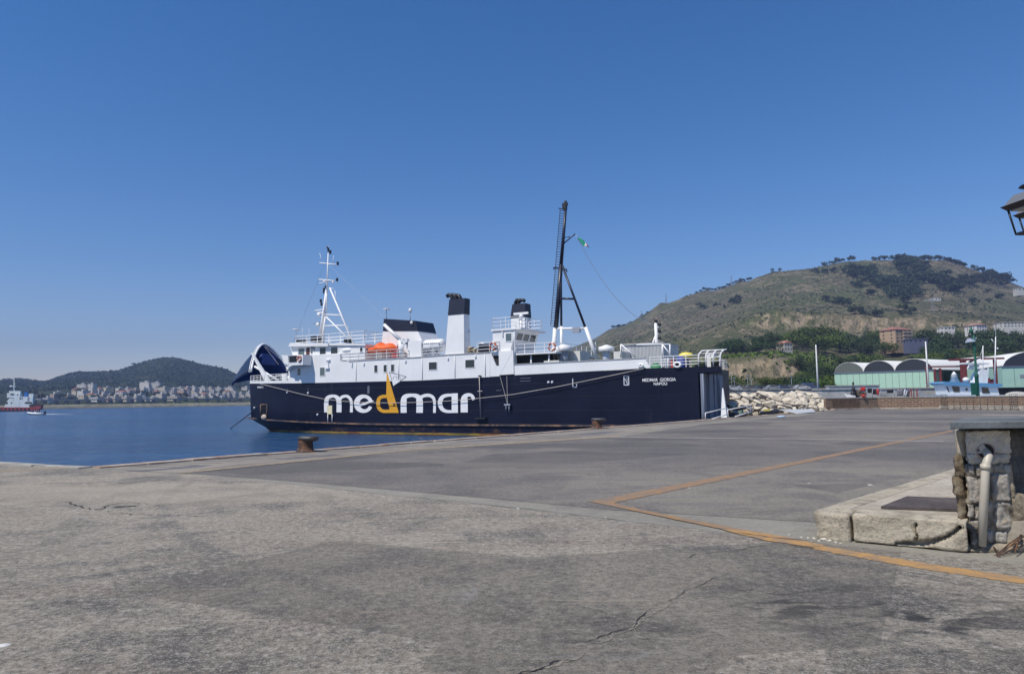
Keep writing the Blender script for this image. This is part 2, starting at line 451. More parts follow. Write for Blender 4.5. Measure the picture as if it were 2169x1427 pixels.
def strip(left_px, right_px, z, name, mat_, sub=70, wob=0.011):
    "ribbon between two pixel polylines"
    def dens(pl):
        pts = [gp(*q) for q in pl]; out = []
        for i in range(len(pts)-1):
            for k in range(sub): out.append(pts[i].lerp(pts[i+1], k/sub))
        out.append(pts[-1]); return out
    L = dens(left_px); Rr = dens(right_px); m_ = MB()
    vs = []
    for a, b in zip(L, Rr):
        j1 = random.gauss(0, wob); j2 = random.gauss(0, wob)
        d = (b-a).normalized() if (b-a).length > 0 else Vector((1, 0, 0))
        a = a+d*j1; b = b+d*j2
        vs += [(a.x, a.y, z), (b.x, b.y, z)]
    fs = [(2*i, 2*i+1, 2*i+3, 2*i+2) for i in range(len(L)-1)]
    m_.add(vs, fs)
    o = m_.build(name, mat_)
    # face up
    if o.data.polygons[0].normal.z < 0: o.data.flip_normals()
    return tag(o, kind='structure')
strip([(1250, 1062.5), (1640, 986.5), (2014, 911.5)], [(1282, 1069.5), (1640, 994), (2020, 913.7)], 0.0095, 'road_marking', OLINE)
strip([(1243, 1062), (1330, 1080), (1540, 1124)], [(1290, 1064), (1390, 1087), (1570, 1122)], 0.0115, 'road_marking', OLINE)
strip([(1530, 1123), (1620, 1146), (1735, 1163)], [(1565, 1121), (1650, 1136), (1745, 1156)], 0.0130, 'road_marking', OLINE2)
strip([(1722, 1164), (1950, 1206), (2169, 1238), (2500, 1288)], [(1735, 1156), (1960, 1194), (2169, 1225), (2500, 1271)], 0.0100, 'road_marking', OLINE2)
strip([(-200, 1010), (0, 997), (165, 989)], [(-200, 1013), (0, 999.5), (165, 991)], 0.012, 'road_marking', YLINE)
strip([(380, 1000.5), (880, 951), (1310, 922.5)], [(385, 1003), (880, 953.5), (1312, 925)], 0.012, 'road_marking', YLINE)
strip([(1240, 924.5), (1700, 929), (2000, 934)], [(1240, 926), (1700, 930.5), (2000, 936)], 0.010, 'pavement_joint', WLINE, wob=0.02)
strip([(1560, 891), (1800, 890.5), (2100, 892)], [(1560, 892), (1800, 891.7), (2100, 893.2)], 0.010, 'pavement_joint', WLINE, wob=0.03)
strip([(2080, 878.3), (2169, 878.5), (2400, 880)], [(2080, 879.3), (2169, 880.5), (2400, 882)], 0.010, 'road_marking', WLINE, wob=0.01)
# hatch of dark tread strips on the apron and resurfacing patches
HATCH = paint('dark_joint', (0.06, 0.06, 0.07), 0.85, 0.3, 6)
PATCH = asphalt('patch_asphalt', (0.10, 0.10, 0.11), (0.15, 0.15, 0.155), (0.08, 0.08, 0.09), spk=0.3)
for i in range(15):
    a = QB+qdir*(0.6+i*0.62)
    b1 = a-nrm*(-0.0)+(-nrm)*0.5; b2 = b1-nrm*1.5+qdir*0.55
    w2 = qdir*0.06
    m_ = MB(); m_.sheet([xy(b1), xy(b1+w2), xy(b2+w2), xy(b2)], 0.008)
    tag(m_.build('apron_groove', HATCH), kind='structure')
for pl in ([(265, 997), (355, 992), (405, 986), (450, 984.5), (425, 989), (300, 999)], [(580, 972), (650, 966.5), (690, 963), (725, 962), (690, 966), (610, 973)], [(960, 936), (1030, 931), (1075, 930.5), (1010, 935)], [(1200, 921), (1280, 914), (1330, 913), (1270, 919)]):
    m_ = MB(); m_.sheet([xy(gp(*q)) for q in pl], 0.0075)
    tag(m_.build('pavement_patch', PATCH), kind='structure')
# cracks
CRK = paint('crack_dark', (0.028, 0.026, 0.024), 0.95, 0.3, 12)
CRL = paint('crack_rim', (0.24, 0.21, 0.17), 0.95, 0.3, 20, bmp=0.8, bscale=60)
def crack(pts, w, z=0.0105, mat_=CRK, jag=0.05, sub=0.07, name='pavement_crack'):
    P = [gp(*q) for q in pts]; out = []
    for i in range(len(P)-1):
        n_ = max(1, int((P[i+1]-P[i]).length/sub))
        for k in range(n_): out.append(P[i].lerp(P[i+1], k/n_))
    out.append(P[-1]); m_ = MB(); vs = []
    off = 0
    for i, p_ in enumerate(out):
        d = (out[min(i+1, len(out)-1)]-out[max(0, i-1)]).normalized(); n2 = Vector((-d.y, d.x, 0))
        off = off*0.7+random.gauss(0, jag*0.6)
        ww = w*0.6*random.uniform(0.1, 1.0)*min(1, 4*min(i+0.3, len(out)-1-i+0.3)/len(out)+0.2)
        c = p_+n2*off
        vs += [(c.x+n2.x*ww, c.y+n2.y*ww, z), (c.x-n2.x*ww, c.y-n2.y*ww, z)]
    m_.add(vs, [(2*i, 2*i+1, 2*i+3, 2*i+2) for i in range(len(out)-1)])
    o = m_.build(name, mat_)
    if o.data.polygons[0].normal.z < 0: o.data.flip_normals()
    return tag(o, kind='structure')
crack([(640, 1028.5), (1100, 1077.5), (1450, 1118.5), (1560, 1131)], 0.022, jag=0.02, sub=0.15)
crack([(1560, 1130), (1640, 1140), (1730, 1149)], 0.035, 0.016, jag=0.03)
crack([(1640, 1153), (1700, 1160), (1738, 1160)], 0.02, 0.019, jag=0.02)
crack([(95, 1066), (140, 1063), (160, 1072), (185, 1080), (215, 1080), (240, 1070), (275, 1064), (330, 1070)], 0.035)
crack([(205, 1082), (300, 1092), (380, 1093), (430, 1094), (495, 1087)], 0.02)
crack([(243, 1074), (268, 1073), (285, 1071)], 0.12, 0.011)
crack([(1000, 1500), (1095, 1428), (1150, 1412), (1180, 1400), (1210, 1396)], 0.022, jag=0.025, sub=0.03)
crack([(990, 1510), (1085, 1436), (1145, 1418), (1180, 1406), (1215, 1398), (1240, 1388)], 0.045, 0.0095, CRL, jag=0.02, sub=0.03)
crack([(1198, 1369), (1261, 1361), (1300, 1342), (1330, 1328), (1379, 1289)], 0.014, jag=0.025, sub=0.04)
crack([(1210, 1372), (1270, 1364), (1335, 1333), (1385, 1295), (1450, 1262)], 0.03, 0.0095, CRL, jag=0.02, sub=0.04)
crack([(1379, 1289), (1442, 1262), (1503, 1234), (1542, 1213), (1580, 1213)], 0.008, jag=0.025)
crack([(1446, 1192), (1474, 1175), (1549, 1168), (1598, 1161), (1648, 1152)], 0.012, jag=0.02)
crack([(1180, 1283), (1230, 1290), (1290, 1300)], 0.01)
for k, (x, y) in enumerate([(300, 1310), (405, 1270), (480, 1245), (560, 1222), (680, 1212)]):
    pass

# water
def water_mat():
    m, nt, p = new_mat('sea_water')
    v = mapping(nt, (1, 1, 1)); vr = mapping(nt, (0.6, 1.5, 1), rot=(0, 0, R(15)))
    n1 = noise_t(nt, vr, 0.9, 5, 0.6, 0.3); n2 = noise_t(nt, vr, 0.22, 4, 0.6); n3 = noise_t(nt, v, 4.0, 4, 0.6)
    pt = ramp(nt, noise_t(nt, mapping(nt, (0.12, 1.0, 1)), 0.02, 4, 0.6), [(0.35, (0.008, 0.050, 0.140)), (0.5, (0.014, 0.075, 0.19)), (0.7, (0.024, 0.105, 0.25))])
    rp = ramp(nt, noise_t(nt, mapping(nt, (0.25, 1.1, 1)), 0.35, 6, 0.7), [(0.46, 0.0), (0.62, 0.6)])  # light and dark of the ripples put into the base colour
    pt = mixc(nt, rp, pt, (0.006, 0.03, 0.09))
    nt.links.new(pt, p.inputs['Base Color'])
    p.inputs['Roughness'].default_value = 0.16
    p.inputs['IOR'].default_value = 1.33
    b = bump(nt, n2, 0.8, 1.5)
    b = bump(nt, n1, 1.0, 0.75, b)
    b = bump(nt, n3, 0.5, 0.06, b)
    nt.links.new(b, p.inputs['Normal'])
    return m
w_ = MB(); w_.add([(-5200, -300, WZ), (4200, -300, WZ), (4200, 3300, WZ), (-5200, 3300, WZ)], [(0, 1, 2, 3)])
tag(w_.build('water', water_mat()), kind='structure')
w_ = MB(); w_.add([(-5200, -300, WZ-8), (4200, -300, WZ-8), (4200, 3300, WZ-8), (-5200, 3300, WZ-8)], [(0, 1, 2, 3)])
tag(w_.build('seabed', paint('mud', (0.05, 0.06, 0.05), 0.9)), kind='structure')

# ---------------------------------------------------------------- hills
def lerp(a, b, t): return a+(b-a)*t
def interp(tab, x):
    if x <= tab[0][0]: return tab[0][1]
    for i in range(len(tab)-1):
        if x <= tab[i+1][0]:
            t = (x-tab[i][0])/(tab[i+1][0]-tab[i][0]); return lerp(tab[i][1], tab[i+1][1], t)
    return tab[-1][1]
def colprof(profs, px):
    if px <= profs[0][0]: return profs[0][1]
    for i in range(len(profs)-1):
        if px <= profs[i+1][0]:
            t = (px-profs[i][0])/(profs[i+1][0]-profs[i][0])
            return [(lerp(a[0], b[0], t), lerp(a[1], b[1], t)) for a, b in zip(profs[i][1], profs[i+1][1])]
    return profs[-1][1]
def hill_material(name, g1, g2, rock, rock_amt, woods, wood_amt, sc=1.0):
    m, nt, p = new_mat(name)
    v = mapping(nt)
    n0 = noise_t(nt, v, 0.006*sc, 5, 0.55, 0.5); n1 = noise_t(nt, v, 0.035*sc, 8, 0.68, 0.6); n2 = noise_t(nt, v, 0.22*sc, 5, 0.7)
    col = mixc(nt, ramp(nt, n0, [(0.38, 0.0), (0.6, 1.0)]), g1, g2)
    col = mixc(nt, ramp(nt, n1, [(0.42, 0.0), (0.62, 0.55)]), col, tuple(x*0.6 for x in g1))
    col = mixc(nt, ramp(nt, n2, [(0.35, 0.55), (0.5, 0.0)]), col, woods)
    wn_ = noise_t(nt, v, 0.012*sc, 7, 0.7, 1.0)
    col = mixc(nt, ramp(nt, wn_, [(0.62-wood_amt*0.3, 0.0), (0.66-wood_amt*0.25, 0.9)]), col, woods)
    ge = nd(nt, 'ShaderNodeNewGeometry'); sx = nd(nt, 'ShaderNodeSeparateXYZ'); nt.links.new(ge.outputs['Normal'], sx.inputs[0])
    steep = ramp(nt, sx.outputs[2], [(0.70, 0.9), (0.88, 0.0)])
    rn = ramp(nt, noise_t(nt, v, 0.08*sc, 9, 0.75, 0.8), [(0.42, 0.0), (0.54, 1.0)])
    mm = nd(nt, 'ShaderNodeMath', operation='MULTIPLY'); nt.links.new(steep, mm.inputs[0]); nt.links.new(rn, mm.inputs[1])
    rockc = mixc(nt, ramp(nt, noise_t(nt, mapping(nt, (1, 1, 0.4)), 0.16*sc, 8, 0.75), [(0.35, 0.0), (0.62, 1.0)]), tuple(x*0.35 for x in rock), rock)
    col = mixc(nt, mm.outputs[0], col, rockc)
    bg_ = ramp(nt, noise_t(nt, v, 0.02*sc, 7, 0.7, 1.5), [(0.58-rock_amt*0.06, 0.0), (0.66-rock_amt*0.06, 0.55 if rock_amt > 0 else 0.0)])
    col = mixc(nt, bg_, col, tuple(x*0.62 for x in rock))
    sp = ramp(nt, noise_t(nt, v, 0.16*sc, 7, 0.75, 0.5), [(0.64-rock_amt*0.1, 0.0), (0.68-rock_amt*0.08, 0.8)])
    col = mixc(nt, sp, col, tuple(x*0.8 for x in rock))
    nt.links.new(col, p.inputs['Base Color']); p.inputs['Roughness'].default_value = 0.95
    p.inputs['Specular IOR Level'].default_value = 0.1
    b = bump(nt, n1, 0.8, 6.0); nt.links.new(bump(nt, n2, 0.7, 1.5, b), p.inputs['Normal'])
    return m
def terrain(name, mat_, profs, ridge, px0, px1, step, dists, amp, behind, base_z, jam=1.0):
    "profs: [(px, [(d, ypx)...])] below the ridge; ridge: [(px, ypx)], with its distance last in each profile"
    cols = []; px = px0
    xs = []
    while px <= px1: xs.append(px); px += step
    grid = []
    for px in xs:
        pr = list(colprof(profs, px)); dr = pr[-1][0]
        pr = pr[:-1]+[(dr, interp(ridge, px))]
        col = []
        for d in dists:
            t = d
            if d < pr[0][0]-1:
                P = at(px, pr[0][1], pr[0][0]); P2 = at(px, 800, d); P = Vector((P2.x, P2.y, base_z))
            elif d <= dr:
                y = interp(pr, d)
                P = at(px, y, d)
                k = min(1, (d-dists[0])/(0.25*(dr-dists[0])))*min(1.0, (dr-d)/(0.06*dr)+0.25)
                nz = noise.fractal(Vector((P.x*0.012, P.y*0.012, 0.3)), 0.9, 2.1, 6)*amp*k
                nz += (1-abs(noise.noise(Vector((P.x*0.03, P.y*0.02, 4.7))))*2)*amp*0.35*k
                P.z += nz*jam
                if name == 'hill' and (322 < d < 350 or 598 < d < 625) and base_z > WZ-2.5:
                    jj = (noise.fractal(Vector((px*0.09, P.z*0.06, 2.0)), .8, 2.2, 4))*(3.2 if d < 400 else 5.0)
                    P.x += 0.5*jj; P.y += jj; P.z += 0.25*jj*noise.noise(Vector((px*.3, d, 0)))
            else:
                P = at(px, interp(ridge, px), dr); P2 = at(px, 800, d)
                P = Vector((P2.x, P2.y, P.z-(d-dr)*0.45))
                P.z += noise.fractal(Vector((P.x*0.012, P.y*0.012, 0.3)), 0.9, 2.1, 4)*amp*0.3
            if P.z < base_z: P.z = base_z
            col.append(P)
        grid.append(col)
    m_ = MB(); n = len(dists)
    vs = [p_ for c in grid for p_ in c]
    fs = [(i*n+j, (i+1)*n+j, (i+1)*n+j+1, i*n+j+1) for i in range(len(grid)-1) for j in range(n-1)]
    m_.add(vs, fs, 0, True)
    o = m_.build(name, mat_)
    return tag(o, kind='structure'), xs, grid, dists
def surf(T, px, d):
    "height of a terrain at column px and distance d"
    _, xs, grid, dists = T
    i = 0; i = min(max(0, int((px-xs[0])/(xs[1]-xs[0]))), len(xs)-2); tx = (px-xs[i])/(xs[i+1]-xs[i])
    j = 0
    while j < len(dists)-2 and dists[j+1] < d: j += 1
    td = (d-dists[j])/(dists[j+1]-dists[j])
    a = grid[i][j].lerp(grid[i+1][j], tx); b = grid[i][j+1].lerp(grid[i+1][j+1], tx)
    return a.lerp(b, td)
RIDGE_R = [(900, 815), (1050, 790), (1180, 745), (1250, 717), (1290, 697), (1320, 687), (1360, 666), (1380, 655), (1400, 640), (1420, 632), (1450, 623), (1500, 614), (1530, 607), (1560, 598), (1600, 583), (1640, 574), (1700, 566),
           (1750, 558), (1800, 551), (1850, 548), (1900, 546), (2000, 547), (2040, 560), (2070, 572), (2110, 585), (2140, 597), (2169, 608), (2300, 655), (2500, 715), (2800, 770)]
PR_R = [(1000, [(300, 842), (350, 838), (400, 835), (450, 830), (520, 825), (560, 820), (640, 815), (760, 808), (1500, 0)]),
        (1250, [(300, 841), (350, 830), (420, 815), (480, 805), (560, 795), (600, 785), (680, 775), (850, 755), (1350, 0)]),
        (1500, [(300, 838), (326, 800), (334, 764), (430, 758), (520, 742), (560, 730), (610, 712), (760, 695), (1200, 0)]),
        (1640, [(300, 836), (325, 806), (333, 750), (440, 742), (560, 722), (603, 700), (612, 664), (760, 655), (1120, 0)]),
        (1800, [(300, 834), (325, 812), (345, 790), (440, 752), (560, 722), (606, 704), (616, 668), (760, 650), (1100, 0)]),
        (2050, [(300, 833), (325, 812), (345, 788), (440, 740), (560, 716), (606, 702), (616, 678), (760, 655), (1100, 0)]),
        (2500, [(300, 830), (325, 812), (345, 790), (440, 750), (560, 740), (610, 732), (622, 724), (760, 715), (1100, 0)])]
HM_R = hill_material('dry_hillside', (0.118, 0.108, 0.066), (0.084, 0.098, 0.040), (0.44, 0.35, 0.24), 0.75, (0.035, 0.042, 0.022), 0.12)
dl = [300, 306, 312, 318, 324, 328, 332, 336, 340, 345, 352, 362, 375, 390, 410, 430, 455, 480, 505, 530, 550, 565, 580, 592, 600, 606, 611, 616, 622, 632, 645, 660, 680, 705, 730, 760, 790, 820, 850, 880, 910, 940, 970, 1000, 1030, 1060, 1090, 1120, 1160, 1200, 1260, 1320, 1400, 1500, 1650, 1800]
HILL_R = terrain('hill', HM_R, PR_R, RIDGE_R, 900, 2800, 6, dl, 5.0, 500, WZ-2)
RIDGE_L = [(-900, 818), (-400, 812), (-60, 806), (0, 804.5), (40, 801), (97, 806.5), (125, 796), (155, 786), (180, 788), (215, 786), (249, 784), (280, 773), (312, 764), (344, 756), (374, 757), (402, 764), (430, 772), (471, 779), (500, 791), (560, 806), (640, 818), (760, 824), (900, 822), (1100, 826), (1400, 835)]
PR_L = [(-900, [(880, 864), (960, 856), (1060, 846), (1160, 838), (1300, 832), (1900, 0)]),
        (0, [(790, 857), (880, 850), (980, 842), (1100, 832), (1250, 824), (1800, 0)]),
        (270, [(860, 854), (920, 848), (1000, 840), (1100, 830), (1250, 816), (1750, 0)]),
        (530, [(960, 850), (1000, 846), (1060, 840), (1160, 830), (1300, 822), (1750, 0)]),
        (1400, [(1100, 840), (1150, 838), (1200, 836), (1300, 832), (1450, 828), (1900, 0)])]
HM_L = hill_material('green_hillside', (0.050, 0.060, 0.032), (0.040, 0.052, 0.026), (0.30, 0.27, 0.22), -0.3, (0.020, 0.030, 0.016), 0.5, 0.8)
dl2 = [950, 970, 990, 1010, 1030, 1050, 1070, 1090, 1110, 1130, 1150, 1180, 1220, 1260, 1300, 1350, 1400, 1450, 1500, 1550, 1600, 1650, 1700, 1750, 1800, 1850, 1900, 2000, 2150, 2300]
dl2 = [780, 800, 820, 840, 860, 880, 900, 920] + dl2
HILL_L = terrain('hill', HM_L, PR_L, RIDGE_L, -900, 1400, 8, dl2, 5.0, 500, WZ-3, 0.8)
# ================================================================ FERRY
HB = 5.0
SHA = Vector((-0.868, 0.4966, 0)).normalized()       # towards the bow
SHB = Vector((0.4966, 0.868, 0)).normalized()        # towards starboard (away from the camera)
SC0 = gp(1485, hy(1485)+90.9, WZ)
SORG = SC0 + SHB*HB
SM = Matrix(((SHA.x, -SHB.x, 0, SORG.x), (SHA.y, -SHB.y, 0, SORG.y), (0, 0, 1, WZ), (0, 0, 0, 1)))
SMI = SM.inverted()
SO = SMI @ CO
def L(px, py, Y=HB):
    "photo pixel -> ferry coordinates on the fore-and-aft plane at offset Y"
    d = SMI.to_3x3() @ ray(px, py)
    t = (Y-SO.y)/d.y
    return SO + d*t
FERRY = empty('ferry', mat=SM, label='navy blue and white car ferry moored stern to the quay with its bow visor raised', cat='ferry')
X38 = 40.0
def hb(X):
    if X <= X38: return HB
    t = (X-X38)/12.6
    return HB-2.2*min(1.2, t)**1.9
def hbw(X):                      # half breadth at the waterline
    if X <= 33: return HB
    t = (X-33)/(50.9-33)
    return HB-3.4*min(1.1, t)**2.3
def LH(px, py):
    Y = HB
    for _ in range(14):
        p = L(px, py, Y); Y = hb(p.x)
    return L(px, py, Y)
def XZ(poly, Y=HB): return [(lambda p: (p.x, p.z))(L(x, y, Y)) for x, y in poly]
def BX(px0, py0, px1, py1, Y):
    a = L(px0, py0, Y); b = L(px1, py1, Y)
    return min(a.x, b.x), max(a.x, b.x), min(a.z, b.z), max(a.z, b.z)

def hull_material():
    m, nt, p = new_mat('navy_hull')
    v = mapping(nt); vst = mapping(nt, (1.2, 1, 0.12))
    tc = nd(nt, 'ShaderNodeTexCoord'); sp = nd(nt, 'ShaderNodeSeparateXYZ'); nt.links.new(tc.outputs['Object'], sp.inputs[0])
    base = ramp(nt, noise_t(nt, v, 0.35, 6, 0.6), [(0.35, (0.0026, 0.0036, 0.016)), (0.65, (0.0055, 0.0075, 0.026))])
    st = noise_t(nt, vst, 1.1, 8, 0.7)
    base = mixc(nt, ramp(nt, st, [(0.60, 0.0), (0.78, 0.45)]), base, (0.06, 0.065, 0.085))
    rs = noise_t(nt, mapping(nt, (2.6, 1, 0.10)), 1.0, 6, 0.75)
    base = mixc(nt, ramp(nt, rs, [(0.66, 0.0), (0.76, 0.5)]), base, (0.075, 0.04, 0.028))
    sc2 = noise_t(nt, mapping(nt, (0.5, 1, 2.5)), 1.6, 9, 0.8)
    base = mixc(nt, ramp(nt, sc2, [(0.62, 0.0), (0.70, 0.35)]), base, (0.05, 0.055, 0.08))
    # plate seams
    br = nd(nt, 'ShaderNodeTexBrick'); br.inputs['Scale'].default_value = 1.0; br.inputs['Brick Width'].default_value = 6.0; br.inputs['Row Height'].default_value = 1.15
    br.inputs['Mortar Size'].default_value = 0.012; br.inputs['Mortar Smooth'].default_value = 0.6
    cx = nd(nt, 'ShaderNodeCombineXYZ'); nt.links.new(sp.outputs[0], cx.inputs[0]); nt.links.new(sp.outputs[2], cx.inputs[1])
    nt.links.new(cx.outputs[0], br.inputs['Vector'])
    # boot topping: yellow band at the waterline, rust above it
    edge = nd(nt, 'ShaderNodeMath', operation='ADD'); nt.links.new(sp.outputs[2], edge.inputs[0])
    en = nd(nt, 'ShaderNodeMath', operation='MULTIPLY'); en.inputs[1].default_value = 0.14; nt.links.new(noise_t(nt, v, 1.5, 5), en.inputs[0]); nt.links.new(en.outputs[0], edge.inputs[1])
    yel = ramp(nt, noise_t(nt, mapping(nt, (0.25, 1, 1)), 1.2, 6), [(0.38, (0.15, 0.11, 0.035)), (0.47, (0.30, 0.20, 0.04)), (0.56, (0.20, 0.085, 0.03)), (0.68, (0.10, 0.05, 0.025))])
    low = ramp(nt, edge.outputs[0], [(0.30, 1.0), (0.34, 0.0)])
    rz = ramp(nt, edge.outputs[0], [(0.0, 0.0), (0.38, 0.0), (0.40, 0.75), (0.95, 0.35), (1.0, 0.0)])
    rn = ramp(nt, noise_t(nt, mapping(nt, (0.5, 1, 0.6)), 1.3, 8, 0.7), [(0.52, 0.0), (0.62, 1.0)])
    mm = nd(nt, 'ShaderNodeMath', operation='MULTIPLY'); nt.links.new(rz, mm.inputs[0]); nt.links.new(rn, mm.inputs[1])
    base = mixc(nt, mm.outputs[0], base, (0.11, 0.055, 0.03))
    base = mixc(nt, low, base, yel)
    slime = ramp(nt, sp.outputs[2], [(0.0, 1.0), (0.10, 0.0)])
    base = mixc(nt, slime, base, (0.02, 0.025, 0.018))
    nt.links.new(base, p.inputs['Base Color'])
    p.inputs['Roughness'].default_value = 0.45
    p.inputs['Specular IOR Level'].default_value = 0.3
    h = mixc(nt, 1.0, br.outputs['Color'], (1, 1, 1), 'MULTIPLY')
    dn = noise_t(nt, mapping(nt, (0.8, 1, 1.2)), 0.9, 2)
    b = bump(nt, dn, 0.35, 0.06)
    b2 = nd(nt, 'ShaderNodeBump'); b2.inputs['Strength'].default_value = 0.7; b2.inputs['Distance'].default_value = 0.02; b2.invert = True
    nt.links.new(br.outputs['Fac'], b2.inputs['Height']); nt.links.new(b, b2.inputs['Normal'])
    nt.links.new(b2.outputs[0], p.inputs['Normal'])
    return m
HULLM = hull_material()
def white_material():
    m, nt, p = new_mat('ship_white')
    base = ramp(nt, noise_t(nt, mapping(nt), 0.5, 4), [(0.3, (0.76, 0.76, 0.75)), (0.7, (0.82, 0.82, 0.81))])
    st = noise_t(nt, mapping(nt, (1.5, 1.5, 0.10)), 1.0, 8, 0.7)
    base = mixc(nt, ramp(nt, st, [(0.55, 0.0), (0.8, 0.35)]), base, (0.55, 0.52, 0.47))
    rs = noise_t(nt, mapping(nt, (3.0, 3.0, 0.12)), 1.0, 6, 0.75)
    base = mixc(nt, ramp(nt, rs, [(0.68, 0.0), (0.78, 0.45)]), base, (0.42, 0.27, 0.16))
    nt.links.new(base, p.inputs['Base Color']); p.inputs['Roughness'].default_value = 0.42
    dn = noise_t(nt, mapping(nt, (0.8, 1, 1.1)), 1.1, 2)
    nt.links.new(bump(nt, dn, 0.25, 0.05), p.inputs['Normal'])
    return m
SW = white_material()
DECK = paint('deck_green_grey', (0.14, 0.17, 0.16), 0.8, 0.2)

# ---- hull
sheer = [(1527, 775.5), (1460, 776.5), (1375, 780), (1090, 794.5), (1060, 797), (879, 806), (780, 808), (700, 810), (640, 811.2)]
SH = sorted([(L(x, y).x, L(x, y).z) for x, y in sheer])
SH += [(p_.x, p_.z) for p_ in (LH(600, 811.5), LH(529, 812))]
def zd(X): return interp(SH, X)
LBOW = LH(529, 812).x
sts = [0, 4, 8, 12, 16, 20, 24, 28, 31, 33, 35, 37, 39, 40, 41.5, 43, 44.5, 46, 47.5, 49, 50.2, LBOW-0.6, LBOW]
rings = []
for X in sts:
    k = max(0, (X-33)/(LBOW-33))
    # section, from keel to deck (port side), widths blend from waterline to deck shape
    def wid(z):
        t = min(1, max(0, z/1.35)); 
        return hbw(X)*(1-t)+hb(X)*t
    zz = [-1.6, -0.4, 0.0, 0.45, 1.0, 1.28, 1.36, 3.0, 4.4, zd(X)]
    dx = [0, 0, 0, 0, 0, 0, 0, 0, 0, 0]
    if X > LBOW-0.1: dx = [-3.0, -2.0, -1.6, -1.2, -0.75, -0.55, -0.35, -0.2, -0.1, 0]
    elif X > LBOW-0.9: dx = [-3.0*.9, -1.9, -1.5, -1.1, -0.7, -0.5, -0.3, -0.15, -0.05, 0]
    ring = [(X+dx[i], (wid(z) if z > -1 else wid(0)*0.8), z) for i, z in enumerate(zz)]
    rings.append(ring)
h = MB(); n_ = len(rings[0])
vs = [v for r_ in rings for v in r_]
fs = [(i*n_+j, i*n_+j+1, (i+1)*n_+j+1, (i+1)*n_+j) for i in range(len(rings)-1) for j in range(n_-1)]
h.add(vs, fs, 0, True)
vs2 = [(x, -y, z) for x, y, z in vs]
h.add(vs2, [tuple(reversed(f)) for f in fs], 0, True)
# bow front, bottom
fr = rings[-1]
for j in range(n_-1):
    a, b = fr[j], fr[j+1]
    h.add([a, b, (b[0], -b[1], b[2]), (a[0], -a[1], a[2])], [(0, 1, 2, 3)], 0)
for i in range(len(rings)-1):      # main deck
    a, b = rings[i][-1], rings[i+1][-1]
    h.add([(a[0], a[1], a[2]-0.02), (a[0], -a[1], a[2]-0.02), (b[0], -b[1], b[2]-0.02), (b[0], b[1], b[2]-0.02)], [(0, 1, 2, 3)], 1)
# stern frame: side stubs and header round the ramp opening
zs = zd(0)
h.box((-0.02, 3.9, -1.6), (0, HB, zs), 0) if False else None
ho = h.build('hull', [HULLM, DECK], FERRY)
ho.data.validate()
m_ = MB()
zt = zd(-1.7)
m_.slab([(-1.72, HB), (-1.15, 2.4), (-.1, 1.9), (-.01, -HB), (0, HB)], zt-.42, zt-.02, 0)
m_.box((0.0, -HB, -1.2), (0.05, HB, zt-0.42), 0)
m_.side([(0, zt-0.42), (1.6, zt-0.42), (0.0, zt-2.0)], HB-0.02, HB+0.004, 0) if False else None
m_.build('stern_overhang', HULLM, FERRY)
# grey folding stern doors, seen on edge
PLG = paint('stern_door_grey', (0.17, 0.20, 0.26), 0.55, 0.1, dirt=(0.08, 0.07, 0.07), dirt_amt=0.2, stretch=(1, 1, .3))
for k in range(4):
    m_ = MB(); y1 = HB-0.03-k*1.65; y0 = y1-1.6
    m_.hexa([(-0.12, y0, 0.15), (-0.16-0.12*(k % 2), y0, .15), (-0.30+0.1*(k % 2), y1, .15), (-0.1, y1, .15)], [(-0.12, y0, zt-.5), (-0.16-0.12*(k % 2), y0, zt-.5), (-0.30+0.1*(k % 2), y1, zt-.5), (-0.1, y1, zt-.5)], 0)
    m_.tube((-0.3, y1-.03, .15), (-0.3, y1-.03, zt-.5), 0.06, n=6)
    m_.build('stern_door', PLG, FERRY)
# white ramp arm standing at the stern with two handrails down to the quay
m_ = MB()
p0 = L(1534, 884, HB-0.6); p1 = L(1531, 822, HB-0.6)
m_.hexa([(p0.x-.22, p0.y-.2, p0.z), (p0.x+.22, p0.y-.2, p0.z), (p0.x+.22, p0.y+.1, p0.z), (p0.x-.22, p0.y+.1, p0.z)], [(p1.x-.04, p1.y-.1, p1.z), (p1.x+.04, p1.y-.1, p1.z), (p1.x+.04, p1.y+.05, p1.z), (p1.x-.04, p1.y+.05, p1.z)])
m_.build('ramp_arm', WHITE, FERRY)
# rubbing strake
m_ = MB()
zk = 1.0
prev = None
pts = []
for i in range(60):
    X = 0.0+i*(LBOW+0.25)/59
    t = min(1, max(0, 1.2/1.35)); 
    w = hbw(min(X, LBOW))*(1-t)+hb(min(X, LBOW))*t
    z = 0.93+0.5*max(0, (X-30)/22)**1.5
    pts.append((X, w, z))
for a, b in zip(pts[:-1], pts[1:]):
    for s_ in (1, -1):
        q_ = [(a[0], a[1]*s_, a[2]), (a[0], (a[1]+.16)*s_, a[2]), (b[0], (b[1]+.16)*s_, b[2]), (b[0], b[1]*s_, b[2])]
        if s_ > 0: q_ = q_[::-1]
        m_.hexa(q_, [(x, y, z+0.14) for x, y, z in q_])
m_.box((LBOW-0.1, -2.9, pts[-1][2]), (LBOW+0.3, 2.9, pts[-1][2]+0.14))
STRK = paint('strake_rust', (0.06, 0.05, 0.055), 0.7, 0.3, 2, dirt=(0.30, 0.17, 0.10), dirt_amt=0.55, dscale=1.2)
m_.build('rubbing_strake', STRK, FERRY)

# ---- white superstructure sides
def panel(name, poly_px, mat_=SW, depth=2*HB, proud=0.012, mb=None):
    "side wall outlined in the photo, following the hull plan; full beam block"
    return None
m_ = MB()
